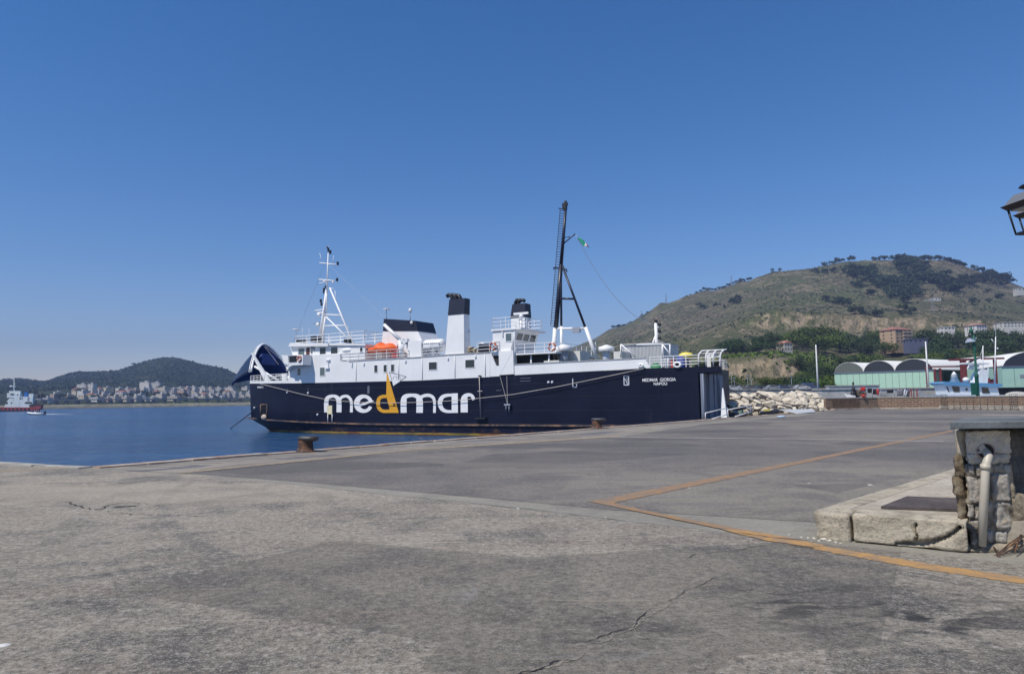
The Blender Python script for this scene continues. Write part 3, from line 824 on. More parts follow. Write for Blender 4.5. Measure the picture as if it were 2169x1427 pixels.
# upper body between x=612 and x=1057, as a lofted block
topline = [(612, 774), (616, 774), (622, 752.6), (640, 752.3), (720, 749.3), (720.5, 764.5), (740, 766), (780, 763), (880, 757.7), (893, 756.6), (942, 752.5), (1011, 748.5), (1037.5, 747)]
XT = sorted([(LH(x, y).x, LH(x, y).z) for x, y in topline])
X0s, X1s = L(1037.5, 747).x, LH(612, 800).x
Xs = sorted(set([x for x, z in XT if X0s-0.01 <= x <= X1s+0.3] + [X38+1, X38+2, X38+3, X38+4]))
fwd = LH(612, 800).x
vs = []; fs = []
for X in Xs:
    y = hb(X)+0.012; z1 = interp(XT, X); z0 = zd(X)+0.0
    vs += [(X, y, z0), (X, y, z1), (X, -y, z1), (X, -y, z0)]
for i in range(len(Xs)-1):
    b = i*4
    for j in range(3): fs.append((b+j, b+j+1, b+4+j+1, b+4+j))
fs.append((0, 3, 2, 1)); b = (len(Xs)-1)*4; fs.append((b, b+1, b+2, b+3))
m_.add(vs, fs, 0)
# step aft of the block, cut-out and tall panel, bulwark
def sidepoly(mb, poly, y0, y1, m=0): mb.side(XZ(poly), y0, y1, m)
sidepoly(m_, [(1037.5, 747), (1039.6, 747), (1051, 774.5), (1057.4, 774.5), (1057.6, 796.4), (1037.5, 797.6)], HB-0.12, HB+0.012)
sidepoly(m_, [(1057.5, 744), (1088, 742), (1089.5, 792.3), (1058.5, 794)], HB-0.5, HB+0.10)
sidepoly(m_, [(1089.6, 772.6), (1366, 758.8), (1378, 779.2), (1089.6, 794.3)], HB-0.12, HB+0.012)
m_.side([(x, z) for x, z in XZ([(1089.6, 772.6), (1366, 758.8), (1378, 779.2), (1089.6, 794.3)])], -HB-0.012, -HB+0.12)
SUP = m_.build('superstructure', SW, FERRY)
m_ = MB()   # deck trim lines: top cap of the sides
cap = [(739, 765.7), (780, 762.8), (880, 757.5), (893, 756.4), (942, 752.3), (1011, 748.3), (1037.5, 746.8)]
cp = XZ(cap)
for (xa, za), (xb, zb) in zip(cp[:-1], cp[1:]):
    m_.hexa([(xb, HB-.2, zb), (xa, HB-.2, za), (xa, HB+.07, za), (xb, HB+.07, zb)][::-1] if xb > xa else [(xb, HB-.2, zb), (xa, HB-.2, za), (xa, HB+.07, za), (xb, HB+.07, zb)],
            [(xb, HB-.2, zb+.07), (xa, HB-.2, za+.07), (xa, HB+.07, za+.07), (xb, HB+.07, zb+.07)][::-1] if xb > xa else [(xb, HB-.2, zb+.07), (xa, HB-.2, za+.07), (xa, HB+.07, za+.07), (xb, HB+.07, zb+.07)])
cp = XZ([(1089.6, 772.4), (1366, 758.6)])
(xa, za), (xb, zb) = cp
m_.hexa([(xb, HB-.16, zb), (xa, HB-.16, za), (xa, HB+.06, za), (xb, HB+.06, zb)], [(xb, HB-.16, zb+.06), (xa, HB-.16, za+.06), (xa, HB+.06, za+.06), (xb, HB+.06, zb+.06)])
m_.build('deck_edge', paint('edge_grey', (0.42, 0.42, 0.42), 0.6), FERRY)
# solid dark boxes painted as shade behind the cut-out and under the after bridge
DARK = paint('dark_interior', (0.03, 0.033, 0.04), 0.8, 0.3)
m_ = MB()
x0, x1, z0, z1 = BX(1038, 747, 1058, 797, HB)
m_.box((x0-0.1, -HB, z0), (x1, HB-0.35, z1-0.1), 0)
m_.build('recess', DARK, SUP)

# ---- windows
def window(px0, py0, px1, py1, Y, parent, glass=GLASS, fr=0.05, name='window', face=None):
    x0, x1, z0, z1 = BX(px0, py0, px1, py1, Y)
    m_ = MB()
    m_.box((x0, Y-0.03, z0), (x1, Y+0.012, z1), 0)
    for a, b in (((x0-fr, z0-fr), (x1+fr, z0)), ((x0-fr, z1), (x1+fr, z1+fr)), ((x0-fr, z0), (x0, z1)), ((x1, z0), (x1+fr, z1))):
        m_.box((a[0], Y-0.03, a[1]), (b[0], Y+0.035, b[1]), 1)
    return m_.build(name, [glass, WHITE], parent)
YS = HB+0.012
for w in ((678.3, 778.5, 688, 795), (793.3, 773.5, 799.7, 788), (813, 772.8, 819.3, 787.3), (828.7, 772, 835, 786.4), (908.8, 767.3, 925.5, 782.3), (986, 762.3, 1005, 778)):
    window(*w, YS if w[0] > 700 else hb(L(w[0], w[1]).x)+0.012, SUP, GLASSG if w[0] < 700 else GLASS)
p_ = LH(634, 787); window(630.6, 780.8, 639.6, 794.3, p_.y+0.012, SUP, GLASSG)
# vertical seams and small fittings on the white side
m_ = MB()
x0, x1, z0, z1 = BX(1037.6, 747, 1038.4, 797, HB); m_.box((x0, HB, z0), (x1, HB+.03, z1))
for (a, b) in ((694, 0), ):
    x0, x1, z0, z1 = BX(694.5, 763, 696.5, 780, HB); m_.box((x0, HB, z0), (x1, HB+.1, z1)); m_.box((x0-.1, HB, z0-.05), (x1+.3, HB+.18, z0+.12)); m_.box((x0-.2, HB, z1-.05), (x1+.2, HB+.16, z1+.1))
# cross brace embossed on the tall panel
xa, xb, za, zb = BX(1060, 748, 1086, 790, HB)
m_.build('side_fitting', SW, SUP)
# X brace lines
m_ = MB()
for (p_, q_) in (((xa, za), (xb, zb)), ((xa, zb), (xb, za))):
    m_.tube((p_[0], HB+.10, p_[1]), (q_[0], HB+.10, q_[1]), 0.02, n=4)
m_.build('panel_brace', SW, SUP)

# ---- rails
def rail(mb, pts, h=1.0, post=1.3, rails=3, r=0.028, lean=(0, 0, 0)):
    for a, b in zip(pts[:-1], pts[1:]):
        a = Vector(a); b = Vector(b); n = max(1, round((b-a).length/post))
        for k in range(n+1):
            p_ = a.lerp(b, k/n); mb.tube(p_, p_+Vector((0, 0, h)), r, n=4)
        for j in range(rails):
            hh = h*(j+1)/rails
            mb.tube(a+Vector((0, 0, hh)), b+Vector((0, 0, hh)), r*0.95, n=4)
# foredeck bulwark and rail
m_ = MB()
a0 = LH(612, 808); a1 = LH(529.5, 808)
N = 8
for i in range(N):
    Xa = a0.x+(a1.x-a0.x)*i/N; Xb = a0.x+(a1.x-a0.x)*(i+1)/N
    for s_ in (1, -1):
        q_ = [(Xa, (hb(Xa)-.1)*s_, zd(Xa)), (Xb, (hb(Xb)-.1)*s_, zd(Xb)), (Xb, (hb(Xb)+.012)*s_, zd(Xb)), (Xa, (hb(Xa)+.012)*s_, zd(Xa))]
        if s_ < 0: q_ = q_[::-1]
        m_.hexa(q_, [(x, y, z+0.28) for x, y, z in q_])
m_.build('foredeck_bulwark', SW, FERRY)
m_ = MB()
pp = [(a0.x+(a1.x-a0.x)*i/5, hb(a0.x+(a1.x-a0.x)*i/5)-.1, zd(47)+.25) for i in range(6)]
rail(m_, pp, 0.75, 1.0, 3, 0.035); rail(m_, [(x, -y, z) for x, y, z in pp], 0.75, 1.0, 3, 0.035)
m_.build('foredeck_rail', RAILW, FERRY)

# ---- forward wheelhouse
WH = None
m_ = MB()
Yw = HB-0.25
wall = XZ([(614.5, 752), (617.5, 734.5), (680, 733), (772, 732), (772.5, 755), (740, 757), (700, 752)], Yw)
m_.side(XZ([(620, 753), (615.5, 737), (616, 734), (694, 732.5), (773, 731), (773, 764), (740, 765), (700, 760)], Yw), -Yw, Yw)
WH = m_.build('wheelhouse', SW, FERRY)
m_ = MB()
m_.side(XZ([(611, 733.5), (613, 728), (615, 725.8), (694, 726.5), (694.5, 733)], HB+0.1), -HB-.1, HB+.1)
m_.side(XZ([(694, 727), (773.5, 728), (774, 731.5), (694.5, 731.5)], HB-0.1), -HB+.1, HB-.1)
m_.build('roof', SW, WH)
DOORB = paint('brown_door', (0.10, 0.035, 0.025), 0.5)
for w, g in (((632.5, 738.5, 644.8, 751.2), GLASSG), ((678, 736.5, 690.3, 749.5), GLASS), ((701.3, 735.7, 715.5, 748.3), GLASS), ((763, 736, 768.3, 744.8), GLASS)):
    window(*w, Yw, WH, g, 0.07)
x0, x1, z0, z1 = BX(648.7, 736.8, 656, 751.5, Yw); m_ = MB(); m_.box((x0, Yw-.02, z0), (x1, Yw+.02, z1)); m_.box((x0+.15, Yw, z0+.8), (x1-.15, Yw+.03, z1-.15), 1); m_.build('door', [DOORB, GLASS], WH)
m_ = MB()
for (x_, y_) in ((661, 737), (665.5, 737.5), (660, 743)):
    p_ = L(x_, y_, Yw); m_.ball((p_.x, p_.y+.1, p_.z), 0.13, 8, 0, 6); m_.box((p_.x-.04, p_.y, p_.z-.25), (p_.x+.04, p_.y+.1, p_.z))
m_.build('wall_lamps', GREY, WH)
# bridge wing, port and starboard
m_ = MB()
wx0, wx1, wz0, wz1 = BX(613, 752.5, 641.5, 769, HB+1.25)
wz0 = L(630, 773, HB+1.25).z
for s_ in (1, -1):
    m_.box((wx0, s_*(HB-.3), wz0), (wx1, s_*(HB+1.25), wz0+0.12))
    m_.box((wx0, s_*(HB+1.17), wz0+.12), (wx1, s_*(HB+1.25), wz1))
    m_.box((wx0, s_*(HB-.3), wz0+.12), (wx0+.08, s_*(HB+1.17), wz1))
    m_.box((wx1-.08, s_*(HB-.3), wz0+.12), (wx1, s_*(HB+1.17), wz1))
    m_.hexa(*( [[(wx1, HB+.9, wz0), (wx1+1.6, HB+.2, wz0-.5), (wx1+1.6, HB-.6, wz0-.5), (wx1, HB-.6, wz0)], [(wx1, HB+.9, wz0+.12), (wx1+1.6, HB+.2, wz0-.4), (wx1+1.6, HB-.6, wz0-.4), (wx1, HB-.6, wz0+.12)]] if s_ > 0 else
        [[(wx1, -HB+.6, wz0), (wx1+1.6, -HB+.6, wz0-.5), (wx1+1.6, -HB-.2, wz0-.5), (wx1, -HB-.9, wz0)], [(wx1, -HB+.6, wz0+.12), (wx1+1.6, -HB+.6, wz0-.4), (wx1+1.6, -HB-.2, wz0-.4), (wx1, -HB-.9, wz0+.12)]]))
m_.side(XZ([(598, 752), (611, 752.5), (613, 772), (603, 770)], HB+.9), HB-.4, HB+1.0)
m_.build('bridge_wing', SW, WH)
m_ = MB()
x0, x1, z0, z1 = BX(613.5, 753.5, 628.5, 766, HB+1.26); m_.box((x0, HB+1.255, z0), (x1, HB+1.30, z1)); m_.build('dark_board', BLACK, WH)
# front deck, monkey island rail
m_ = MB()
ry = Yw-0.3
p0 = L(626, 727, ry); p1 = L(771, 727, ry)
zr = L(700, 727, ry).z
pl = [(p0.x, ry, zr), (p1.x, ry, zr), (p1.x, ry-3.5, zr), (p0.x, ry-3.5, zr), (p0.x, ry, zr)]
rail(m_, pl, 1.02, 1.5, 3, 0.035)
m_.build('roof_rail', RAILW, WH)
m_ = MB()
for (xa, ya, xb, yb) in ((634, 718, 638.5, 726), (640, 718, 643.5, 726), (665, 713, 674, 724), (735, 718, 739, 726)):
    x0, x1, z0, z1 = BX(xa, ya, xb, yb, 2.5); m_.box((x0, 2.0, z0), (x1, 3.0, z1))
m_.build('roof_locker', BLACK, WH)
m_ = MB()
for (x_, y0_, y1_) in ((627, 700, 727), (640.5, 694, 727), (654.7, 695, 727), (737, 690, 727)):
    a = L(x_, y1_, 3.2); b = L(x_, y0_, 3.2); m_.tube(a, b, 0.03 if x_ == 627 else 0.015, 0.012, 5)
b = L(627, 699, 3.2); m_.lathe([(0.0, 0), (0.45, 0.02), (0.4, 0.09), (0, 0.12)], (b.x, b.y, b.z), 10)
m_.build('roof_aerials', RAILW, WH)

# ---- main mast on the wheelhouse
m_ = MB()
def Lp(q_, Y=0.0): return L(q_[0], q_[1], Y)
def leg(mb, a, b, r0, r1, Ya=0.0, Yb=0.0, n=8, m=0): mb.tube(L(a[0], a[1], Ya), L(b[0], b[1], Yb), r0, r1, n, m)
mid = 1.2
leg(m_, (676, 728), (691.7, 614), .17, .12, mid, mid)
leg(m_, (681, 728), (689.5, 670), .12, .10, mid, mid)
leg(m_, (692.5, 620), (695.2, 536), .09, .06, mid, mid)
leg(m_, (691, 672), (693, 600), .08, .08, mid, mid)
leg(m_, (698.4, 609.3), (751.5, 734), .09, .12, mid, mid)
leg(m_, (691, 671), (738, 717), .08, .08, mid, mid); leg(m_, (738, 717), (751, 733), .08, .08, mid, mid)
leg(m_, (687.5, 666), (723.6, 667.5), .07, .07, mid, mid); leg(m_, (689, 690), (732, 688.7), .07, .07, mid, mid)
leg(m_, (677, 556.5), (716, 560.6), .06, .06, mid, mid); leg(m_, (675.5, 592), (709, 594.5), .07, .07, mid, mid)
leg(m_, (676, 600), (692, 597), .05, .05, mid, mid); leg(m_, (700, 611), (707, 611), .04, .04, mid, mid)
leg(m_, (709.5, 615), (711.5, 640), .03, .03, mid, mid); leg(m_, (705, 560), (706.5, 541), .03, .02, mid, mid); leg(m_, (682, 553), (677, 536), .03, .02, mid, mid)
leg(m_, (691, 524), (697, 521.5), .06, .03, mid, mid)
leg(m_, (667, 658), (684, 655.5), .07, .07, mid, mid)
leg(m_, (672, 663), (685, 662), .09, .09, mid, mid)
for (x_, y_, r_) in ((675.5, 666.5, .22), (673.5, 687.5, .24), (687, 596.5, .15), (705.5, 597.5, .13)):
    p_ = Lp((x_, y_), mid); m_.ball(p_, r_, 10, 0, 8)
MAST = m_.build('main_mast', RAILW, FERRY)
m_ = MB()
for (x_, y_, w_, h_) in ((695.5, 529, .16, .4), (699.5, 534, .18, .4), (693.5, 524, .16, .18), (715.3, 558, .18, .36), (714, 592.3, .18, .34), (689, 607.5, .1, .34), (686.2, 613, .16, .34), (685.5, 619, .12, .26), (679.5, 637, .18, .34), (681, 644, .16, .34)):
    p_ = Lp((x_, y_), mid); m_.box((p_.x-w_/2, p_.y-w_/2, p_.z-h_/2), (p_.x+w_/2, p_.y+w_/2, p_.z+h_/2))
m_.build('mast_lamps', BLACK, MAST)
m_ = MB(); leg(m_, (688.5, 628), (685, 728), .07, .09, mid-.25, mid-.25, 6); leg(m_, (662.5, 685), (678, 682.5), .05, .05, mid, mid, 5)
m_.build('mast_ladder', GREY, MAST)

# ---- forward casing (black topped), davit
m_ = MB()
Yc = 3.2
top = [(813, 675), (879, 679), (885.5, 701.5), (811, 701.5)]
body = [(811, 701.5), (885.5, 701.5), (894, 722), (894, 760), (809, 765), (808.5, 726)]
m_.side(XZ(body, Yc), 0.2, Yc)
CAS = m_.build('casing', SW, FERRY)
m_ = MB(); m_.side(XZ([(813, 675), (879, 679), (885.6, 701.3), (811, 701.3)], Yc+.02), 0.18, Yc+.02); m_.build('casing_top', NAVYTOP, CAS)
m_ = MB()
x0, x1, z0, z1 = BX(864, 723, 892.5, 757, HB-.3); m_.box((x0, 2.2, z0), (x1, HB-.3, z1), 0)
m_.build('deck_box', SW, FERRY)
m_ = MB()
for (x_, y0_, y1_) in ((818.5, 676, 656), (869, 679, 661)):
    m_.tube(L(x_, y0_, 2.0), L(x_, y1_, 2.0), .035, n=5)
p_ = L(818.5, 655.5, 2.0); m_.lathe([(0, 0), (.4, .02), (.35, .08), (0, .1)], p_, 10, 1)
p_ = L(869, 661, 2.0); m_.lathe([(.12, 0), (.16, .06), (.16, .28), (.1, .38), (0, .4)], p_, 12, 1)
m_.ball(L(872, 683, Yc+.1), .16, 8, 1, 6)
m_.build('casing_aerials', [GREY, WHITE], CAS)
m_ = MB()
Yd = HB-0.4
m_.tube(L(813.8, 687.5, Yd), L(850, 722, Yd), .16, .2, 8); m_.tube(L(848, 720, Yd), L(851, 756, Yd), .22, .28, 8)
[m_.box((L(x_, y_, Yd).x-.16, Yd-.2, L(x_, y_, Yd).z-.2), (L(x_, y_, Yd).x+.12, Yd+.2, L(x_, y_, Yd).z+.16)) for x_, y_ in ((853, 721), (858, 724.5), (862, 721), (855, 731), (861, 733))]
m_.tube(L(830, 703, Yd), L(858, 730, Yd), .07, .07, 6)
m_.build('davit_crane', SW, FERRY)
m_ = MB(); m_.box(*(lambda b: ((b[0], HB-1.0, b[2]), (b[1], HB-.3, b[3])))(BX(848, 726, 861, 733, HB-.3))); m_.build('davit_winch', GREY, FERRY)
# ---- middle funnel
def frust(mb, base, top, z0, z1, m=0):
    (xa, xb, ya, yb) = base; (xc, xd, yc, yd) = top
    mb.hexa([(xa, ya, z0), (xb, ya, z0), (xb, yb, z0), (xa, yb, z0)], [(xc, yc, z1), (xd, yc, z1), (xd, yd, z1), (xc, yd, z1)], m)
Yf = HB-0.15
A_ = L(942, 752, Yf); B_ = L(983, 749, Yf); C_ = L(949.5, 667.7, Yf-.1); D_ = L(982.5, 666.5, Yf-.1); E_ = L(951.5, 634.5, Yf-.2); G_ = L(984.5, 634.5, Yf-.2)
m_ = MB()
frust(m_, (B_.x, A_.x, Yf-1.15, Yf), (D_.x, C_.x, Yf-1.0, Yf-.1), B_.z-.4, C_.z)
FUN = m_.build('funnel', SW, FERRY)
m_ = MB(); frust(m_, (D_.x-.03, C_.x+.03, Yf-1.03, Yf-.07), (G_.x-.05, E_.x, Yf-1.0, Yf-.2), C_.z+.003, E_.z); m_.build('funnel_top', NAVYTOP, FUN)
m_ = MB()
for (x_, dx_) in ((958, 0), (966, 0), (975, 0)):
    p_ = L(x_, 636, Yf-.6); pts = [(p_.x, p_.y, p_.z-.3), (p_.x, p_.y, p_.z+.25), (p_.x+.1, p_.y, p_.z+.45), (p_.x+.35, p_.y, p_.z+.55), (p_.x+.6, p_.y, p_.z+.42)]
    if x_ > 970: pts = [(p_.x, p_.y, p_.z-.3), (p_.x, p_.y, p_.z+.2), (p_.x+.12, p_.y, p_.z+.42), (p_.x+.4, p_.y, p_.z+.5), (p_.x+.62, p_.y, p_.z+.3), (p_.x+.66, p_.y, p_.z-.1)]
    m_.path(pts, .2, 8)
m_.build('exhaust_pipe', BLACK, FUN)
m_ = MB(); p_ = L(991, 703, Yf-.9); m_.ball((p_.x-.1, p_.y, p_.z), .18, 8); m_.tube((p_.x-.1, p_.y, p_.z), (p_.x+.1, p_.y, p_.z-3.2), .05, n=5); m_.build('funnel_lamp', RAILW, FUN)
# ---- starboard funnel
Y2 = -HB+1.9
m_ = MB(); q0 = BX(1081.5, 674, 1112, 700, Y2); q1 = BX(1084, 644, 1112, 674, Y2)
frust(m_, (q0[0], q0[1], Y2-1.3, Y2), (q0[0], q0[1]-.05, Y2-1.3, Y2), 5.6, q0[3]); F2 = m_.build('funnel', SW, FERRY)
m_ = MB(); frust(m_, (q0[0]-.03, q0[1]+.03, Y2-1.33, Y2+.03), (q1[0], q1[1], Y2-1.2, Y2-.1), q0[3]+.003, q1[3]); m_.build('funnel_top', NAVYTOP, F2)
m_ = MB()
for x_ in (1092, 1099):
    p_ = L(x_, 645, Y2-.6); m_.path([(p_.x, p_.y, p_.z-.3), (p_.x, p_.y, p_.z+.25), (p_.x-.15, p_.y, p_.z+.45), (p_.x-.5, p_.y, p_.z+.42), (p_.x-.7, p_.y, p_.z+.3)], .18, 8)
m_.build('exhaust_pipe', BLACK, F2)

# ---- after bridge (its windows look aft)
m_ = MB()
YA = HB-0.2; YB = YA-4.3
f0 = L(1091.5, 698, YA); f1 = L(1043.5, 698, YA)
zb = L(1088, 743.5, YA).z; zt2 = f0.z
xb_ = L(1087.5, 743.5, YA).x; xa_ = L(1090.5, 700, YA).x-.15
# side profile: aft face leans outward at the top
prof = [(f1.x, zb-0.3), (f1.x, zt2), (xa_, zt2), (xb_+.25, zb+.3), (xb_+.25, zb-.3)]
m_.side(prof, YB, YA)
AB = m_.build('after_bridge', SW, FERRY)
m_ = MB(); m_.box((xa_-.55, YB-.3, zt2), (f1.x+.1, YA+.12, zt2+.16)); m_.build('roof', SW, AB)
window(1071.7, 706.7, 1083.6, 722, YA, AB, GLASSG, .06)
# aft windows on the leaning face
ax = Vector((xa_, 0, zt2)); bx = Vector((xb_+.25, 0, zb+.3)); sl = (bx-ax)
nrm_ = Vector((-(-sl.z), 0, -sl.x)); nrm_ = Vector((sl.z, 0, -sl.x)).normalized()
if nrm_.x > 0: nrm_ = -nrm_
def on(t, y, o): return ax+sl*t+Vector((0, y, 0))+nrm_*o
for (ya, yb) in ((YA-.35, YA-1.35), (YA-1.6, YA-2.6), (YA-2.85, YA-3.85)):
    m_ = MB()
    t0, t1 = 0.16, 0.53
    def pnl(y0, y1, ta, tb, o, m):
        q_ = [on(tb, y0, 0), on(ta, y0, 0), on(ta, y1, 0), on(tb, y1, 0)]
        r_ = [on(tb, y0, o), on(ta, y0, o), on(ta, y1, o), on(tb, y1, o)]
        m_.add(q_+r_, [(0, 1, 2, 3), (7, 6, 5, 4), (0, 4, 5, 1), (1, 5, 6, 2), (2, 6, 7, 3), (3, 7, 4, 0)], m)
    pnl(ya, yb, t0, t1, .015, 0)
    for (a_, b_, c_, d_) in ((ya+.07, ya, t0-.03, t1+.03), (yb, yb-.07, t0-.03, t1+.03), (ya, yb, t0-.03, t0), (ya, yb, t1, t1+.03)): pnl(a_, b_, c_, d_, .05, 1)
    o = m_.build('window', [GLASS, WHITE], AB)
# rail on its roof
m_ = MB(); zr = zt2+.16
pl = [(f1.x, YA, zr), (xa_-.3, YA, zr), (xa_-.3, YB, zr), (f1.x, YB, zr), (f1.x, YA, zr)]
rail(m_, pl, 1.0, 1.3, 3, .03); m_.build('roof_rail', RAILW, AB)
m_ = MB(); p_ = L(1104, 697, 3.0); q_ = L(1104, 663, 3.0)
m_.tube((p_.x, p_.y, p_.z-.3), (p_.x, p_.y, q_.z-.45), .14, .1, 8); m_.lathe([(.08, 0), (.22, .1), (.2, .35), (.1, .45)], (q_.x, q_.y, q_.z-.55), 10)
m_.box((q_.x-.75, q_.y-.1, q_.z-.12), (q_.x+.75, q_.y+.1, q_.z+.06)); m_.build('radar_scanner', RAILW, AB)
m_ = MB(); m_.box((xa_+.9, YA, zb), (xa_+1.65, YA+.04, zb+1.9)) if False else None; x0, x1, z0, z1 = BX(1064, 701, 1066, 712, YA); m_.box((x0, YA, z0), (x1, YA+.12, z1)); x0, x1, z0, z1 = BX(1089.6, 700, 1091.4, 745, YA+.02); m_.box((x0, YA-.04, z0), (x1, YA+.05, z1)); m_.build('drain_pipe', RAILW, AB)
# deck under it and along the port side
m_ = MB(); zA = L(1100, 748, HB).z
xw0 = L(1175, 740, HB).x
m_.box((xw0, -HB+.2, zA-.12), (L(1089.6, 748).x, HB-.25, zA+.02)); m_.build('upper_deck', SW, FERRY)
m_ = MB()
for px_ in (1093, 1125, 1163):
    p_ = L(px_, 760, HB-.6); m_.tube((p_.x, p_.y, 5.4), (p_.x, p_.y, zA-.12), .08, n=6)
m_.build('deck_post', SW, FERRY)
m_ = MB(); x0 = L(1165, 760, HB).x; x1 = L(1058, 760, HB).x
m_.box((x0+.8, -HB+.4, 5.45), (x1, HB-1.4, zA-.13)); m_.build('recess', DARK, FERRY)  # near-black box standing in for the shade under the deck
m_ = MB()
pa = L(1175, 744, HB-.5); rail(m_, [(L(1091, 744, HB-.5).x, HB-.5, zA-.15), (pa.x, HB-.5, zA-.15), (pa.x, -HB+.5, zA-.15)], 1.0, 1.1, 3, .03)
pa = XZ([(1037, 746), (1011, 748)], HB-.1); rail(m_, [(pa[0][0], HB-.1, pa[0][1]), (pa[1][0], HB-.1, pa[1][1])], .95, 1.0, 3, .03)
pa = XZ([(1057, 743), (1040, 745)], HB-.1); rail(m_, [(pa[0][0], HB-.1, pa[0][1]), (pa[1][0], HB-.1, pa[1][1])], .95, .6, 3, .03)
for (xa, xb, hh) in ((722, 776, .9), (776, 864, .95), (894, 941, .9)):
    pa = XZ([(xa, interp([(740, 766), (780, 763), (880, 757.7), (942, 752.5)], xa)), (xb, interp([(740, 766), (780, 763), (880, 757.7), (942, 752.5)], xb))], HB-.15)
    rail(m_, [(pa[0][0], HB-.15, pa[0][1]), (pa[1][0], HB-.15, pa[1][1])], hh, 1.2, 3, .028)
m_.build('deck_rail', RAILW, FERRY)
m_ = MB(); x0, x1, z0, z1 = BX(1014, 729, 1036, 745, HB-.2); m_.box((x0, HB-.5, z0), (x1, HB-.2, z1)); m_.build('dark_board', BLACK, FERRY)

# ---- derrick mast
m_ = MB(); Ym = 2.6
leg(m_, (1198.5, 440), (1188.5, 560), .12, .17, Ym, Ym, 8); leg(m_, (1188.5, 560), (1177.7, 693), .19, .22, Ym, Ym, 8)
leg(m_, (1188.3, 557), (1189, 693), .09, .11, Ym, Ym, 8); leg(m_, (1189, 557), (1240, 694), .10, .12, Ym, Ym, 8)
leg(m_, (1182, 632), (1217, 633), .1, .1, Ym, Ym, 6); leg(m_, (1172.5, 566.5), (1201, 571), .06, .06, Ym, Ym, 6)
leg(m_, (1173, 566.5), (1173.3, 571), .06, .06, Ym, Ym, 6); leg(m_, (1200.3, 571), (1200.5, 576), .06, .06, Ym, Ym, 6)
leg(m_, (1193.5, 516), (1218.7, 495.3), .06, .05, Ym, Ym, 6); leg(m_, (1194, 503), (1207.5, 501.5), .04, .04, Ym, Ym, 6)
DM = m_.build('derrick_mast', paint('mast_navy', (0.012, 0.016, 0.035), .4, .2), FERRY)
m_ = MB()
p_ = L(1196.5, 436, Ym); m_.box((p_.x-.16, p_.y-.15, p_.z-.35), (p_.x+.2, p_.y+.15, p_.z+.1)); m_.box((p_.x-.26, p_.y-.12, p_.z+.0), (p_.x+.22, p_.y+.12, p_.z+.25)); m_.tube(L(1183.5, 441.5, Ym), L(1194, 443, Ym), .05, n=5); m_.tube(L(1198, 431, Ym), L(1198, 425.5, Ym), .12, n=6)
m_.build('mast_head', BLACK, DM)
m_ = MB()
for i in range(46):
    t = i/45; c0_ = L(lerp(1195.5, 1175.5, t) if True else 0, lerp(447, 690, t), Ym)
    m_.tube(c0_, (c0_.x+.42, c0_.y, c0_.z+.05), .03, n=4)
    m_.tube((c0_.x+.42, c0_.y, c0_.z+.05), (c0_.x+.42, c0_.y, c0_.z+.30), .025, n=4)
m_.build('climbing_rungs', BLACK, DM)
m_ = MB()
leg(m_, (1175, 695.6), (1240.7, 695.6), .1, .1, Ym, Ym); leg(m_, (1175.7, 695), (1171.5, 764), .19, .21, Ym, Ym); leg(m_, (1189, 691), (1190, 760), .14, .14, Ym, Ym)
leg(m_, (1240.3, 693), (1265, 763), .16, .18, Ym, Ym)
leg(m_, (1173, 735), (1186, 765), .1, .1, Ym, Ym)
m_.build('mast_base', SW, DM)
m_ = MB(); p_ = L(1221, 702, Ym); m_.box((p_.x-.35, p_.y-.15, p_.z-.1), (p_.x+.35, p_.y+.15, p_.z+.35)); m_.build('flood_lamp', GREY, DM)
m_ = MB(); a = L(1218.7, 495.3, Ym); b = L(1389, 690, 0)
pts = [a.lerp(b, t/24)-Vector((0, 0, 1.6*4*(t/24)*(1-t/24))) for t in range(25)]
m_.path(pts, .022, 4); m_.build('stay_wire', GREY, DM)

# ---- ventilators and deck houses aft
for (c, y0_, y1_, y2_, w1, w2, Yv) in ((1194.3, 729, 741, 768, 19.2, 11, 3.2), (1284.5, 730, 742, 764, 19.5, 9.5, 3.2)):
    a = L(c, y1_, Yv); b = L(c+w1, y1_, Yv); r1 = abs(a.x-b.x)*0.80; r2 = r1*w2/w1; ztop = L(c, y0_, Yv).z; zc = a.z; zb_ = L(c, y2_, Yv).z-.4
    m_ = MB(); m_.lathe([(r2, zb_), (r2, zc)], (a.x, Yv, 0), 20, 1); m_.lathe([(r1*.9, zc-.12), (r1, zc-.05), (r1, zc+(ztop-zc)*.62), (r1*.55, ztop-.1), (r1*.15, ztop), (0, ztop)], (a.x, Yv, 0), 24, 0)
    m_.build('ventilator', [SW, GREY if c < 1200 else paint('pale_grey', (.5, .55, .62), .5)], FERRY)
m_ = MB()
for (xa, ya, xb, yb, Y0, Y1) in ((1204, 744, 1229, 768, 0.2, 2.4), (1299.6, 744.5, 1317, 763, 1.5, 3.6), (1152, 764, 1184, 771, 3.6, 4.4)):
    x0, x1, z0, z1 = BX(xa, ya, xb, yb, Y1); m_.box((x0, Y0, z0-.4), (x1, Y1, z1))
m_.build('deck_locker', paint('pale_locker', (.62, .62, .58), .6), FERRY)
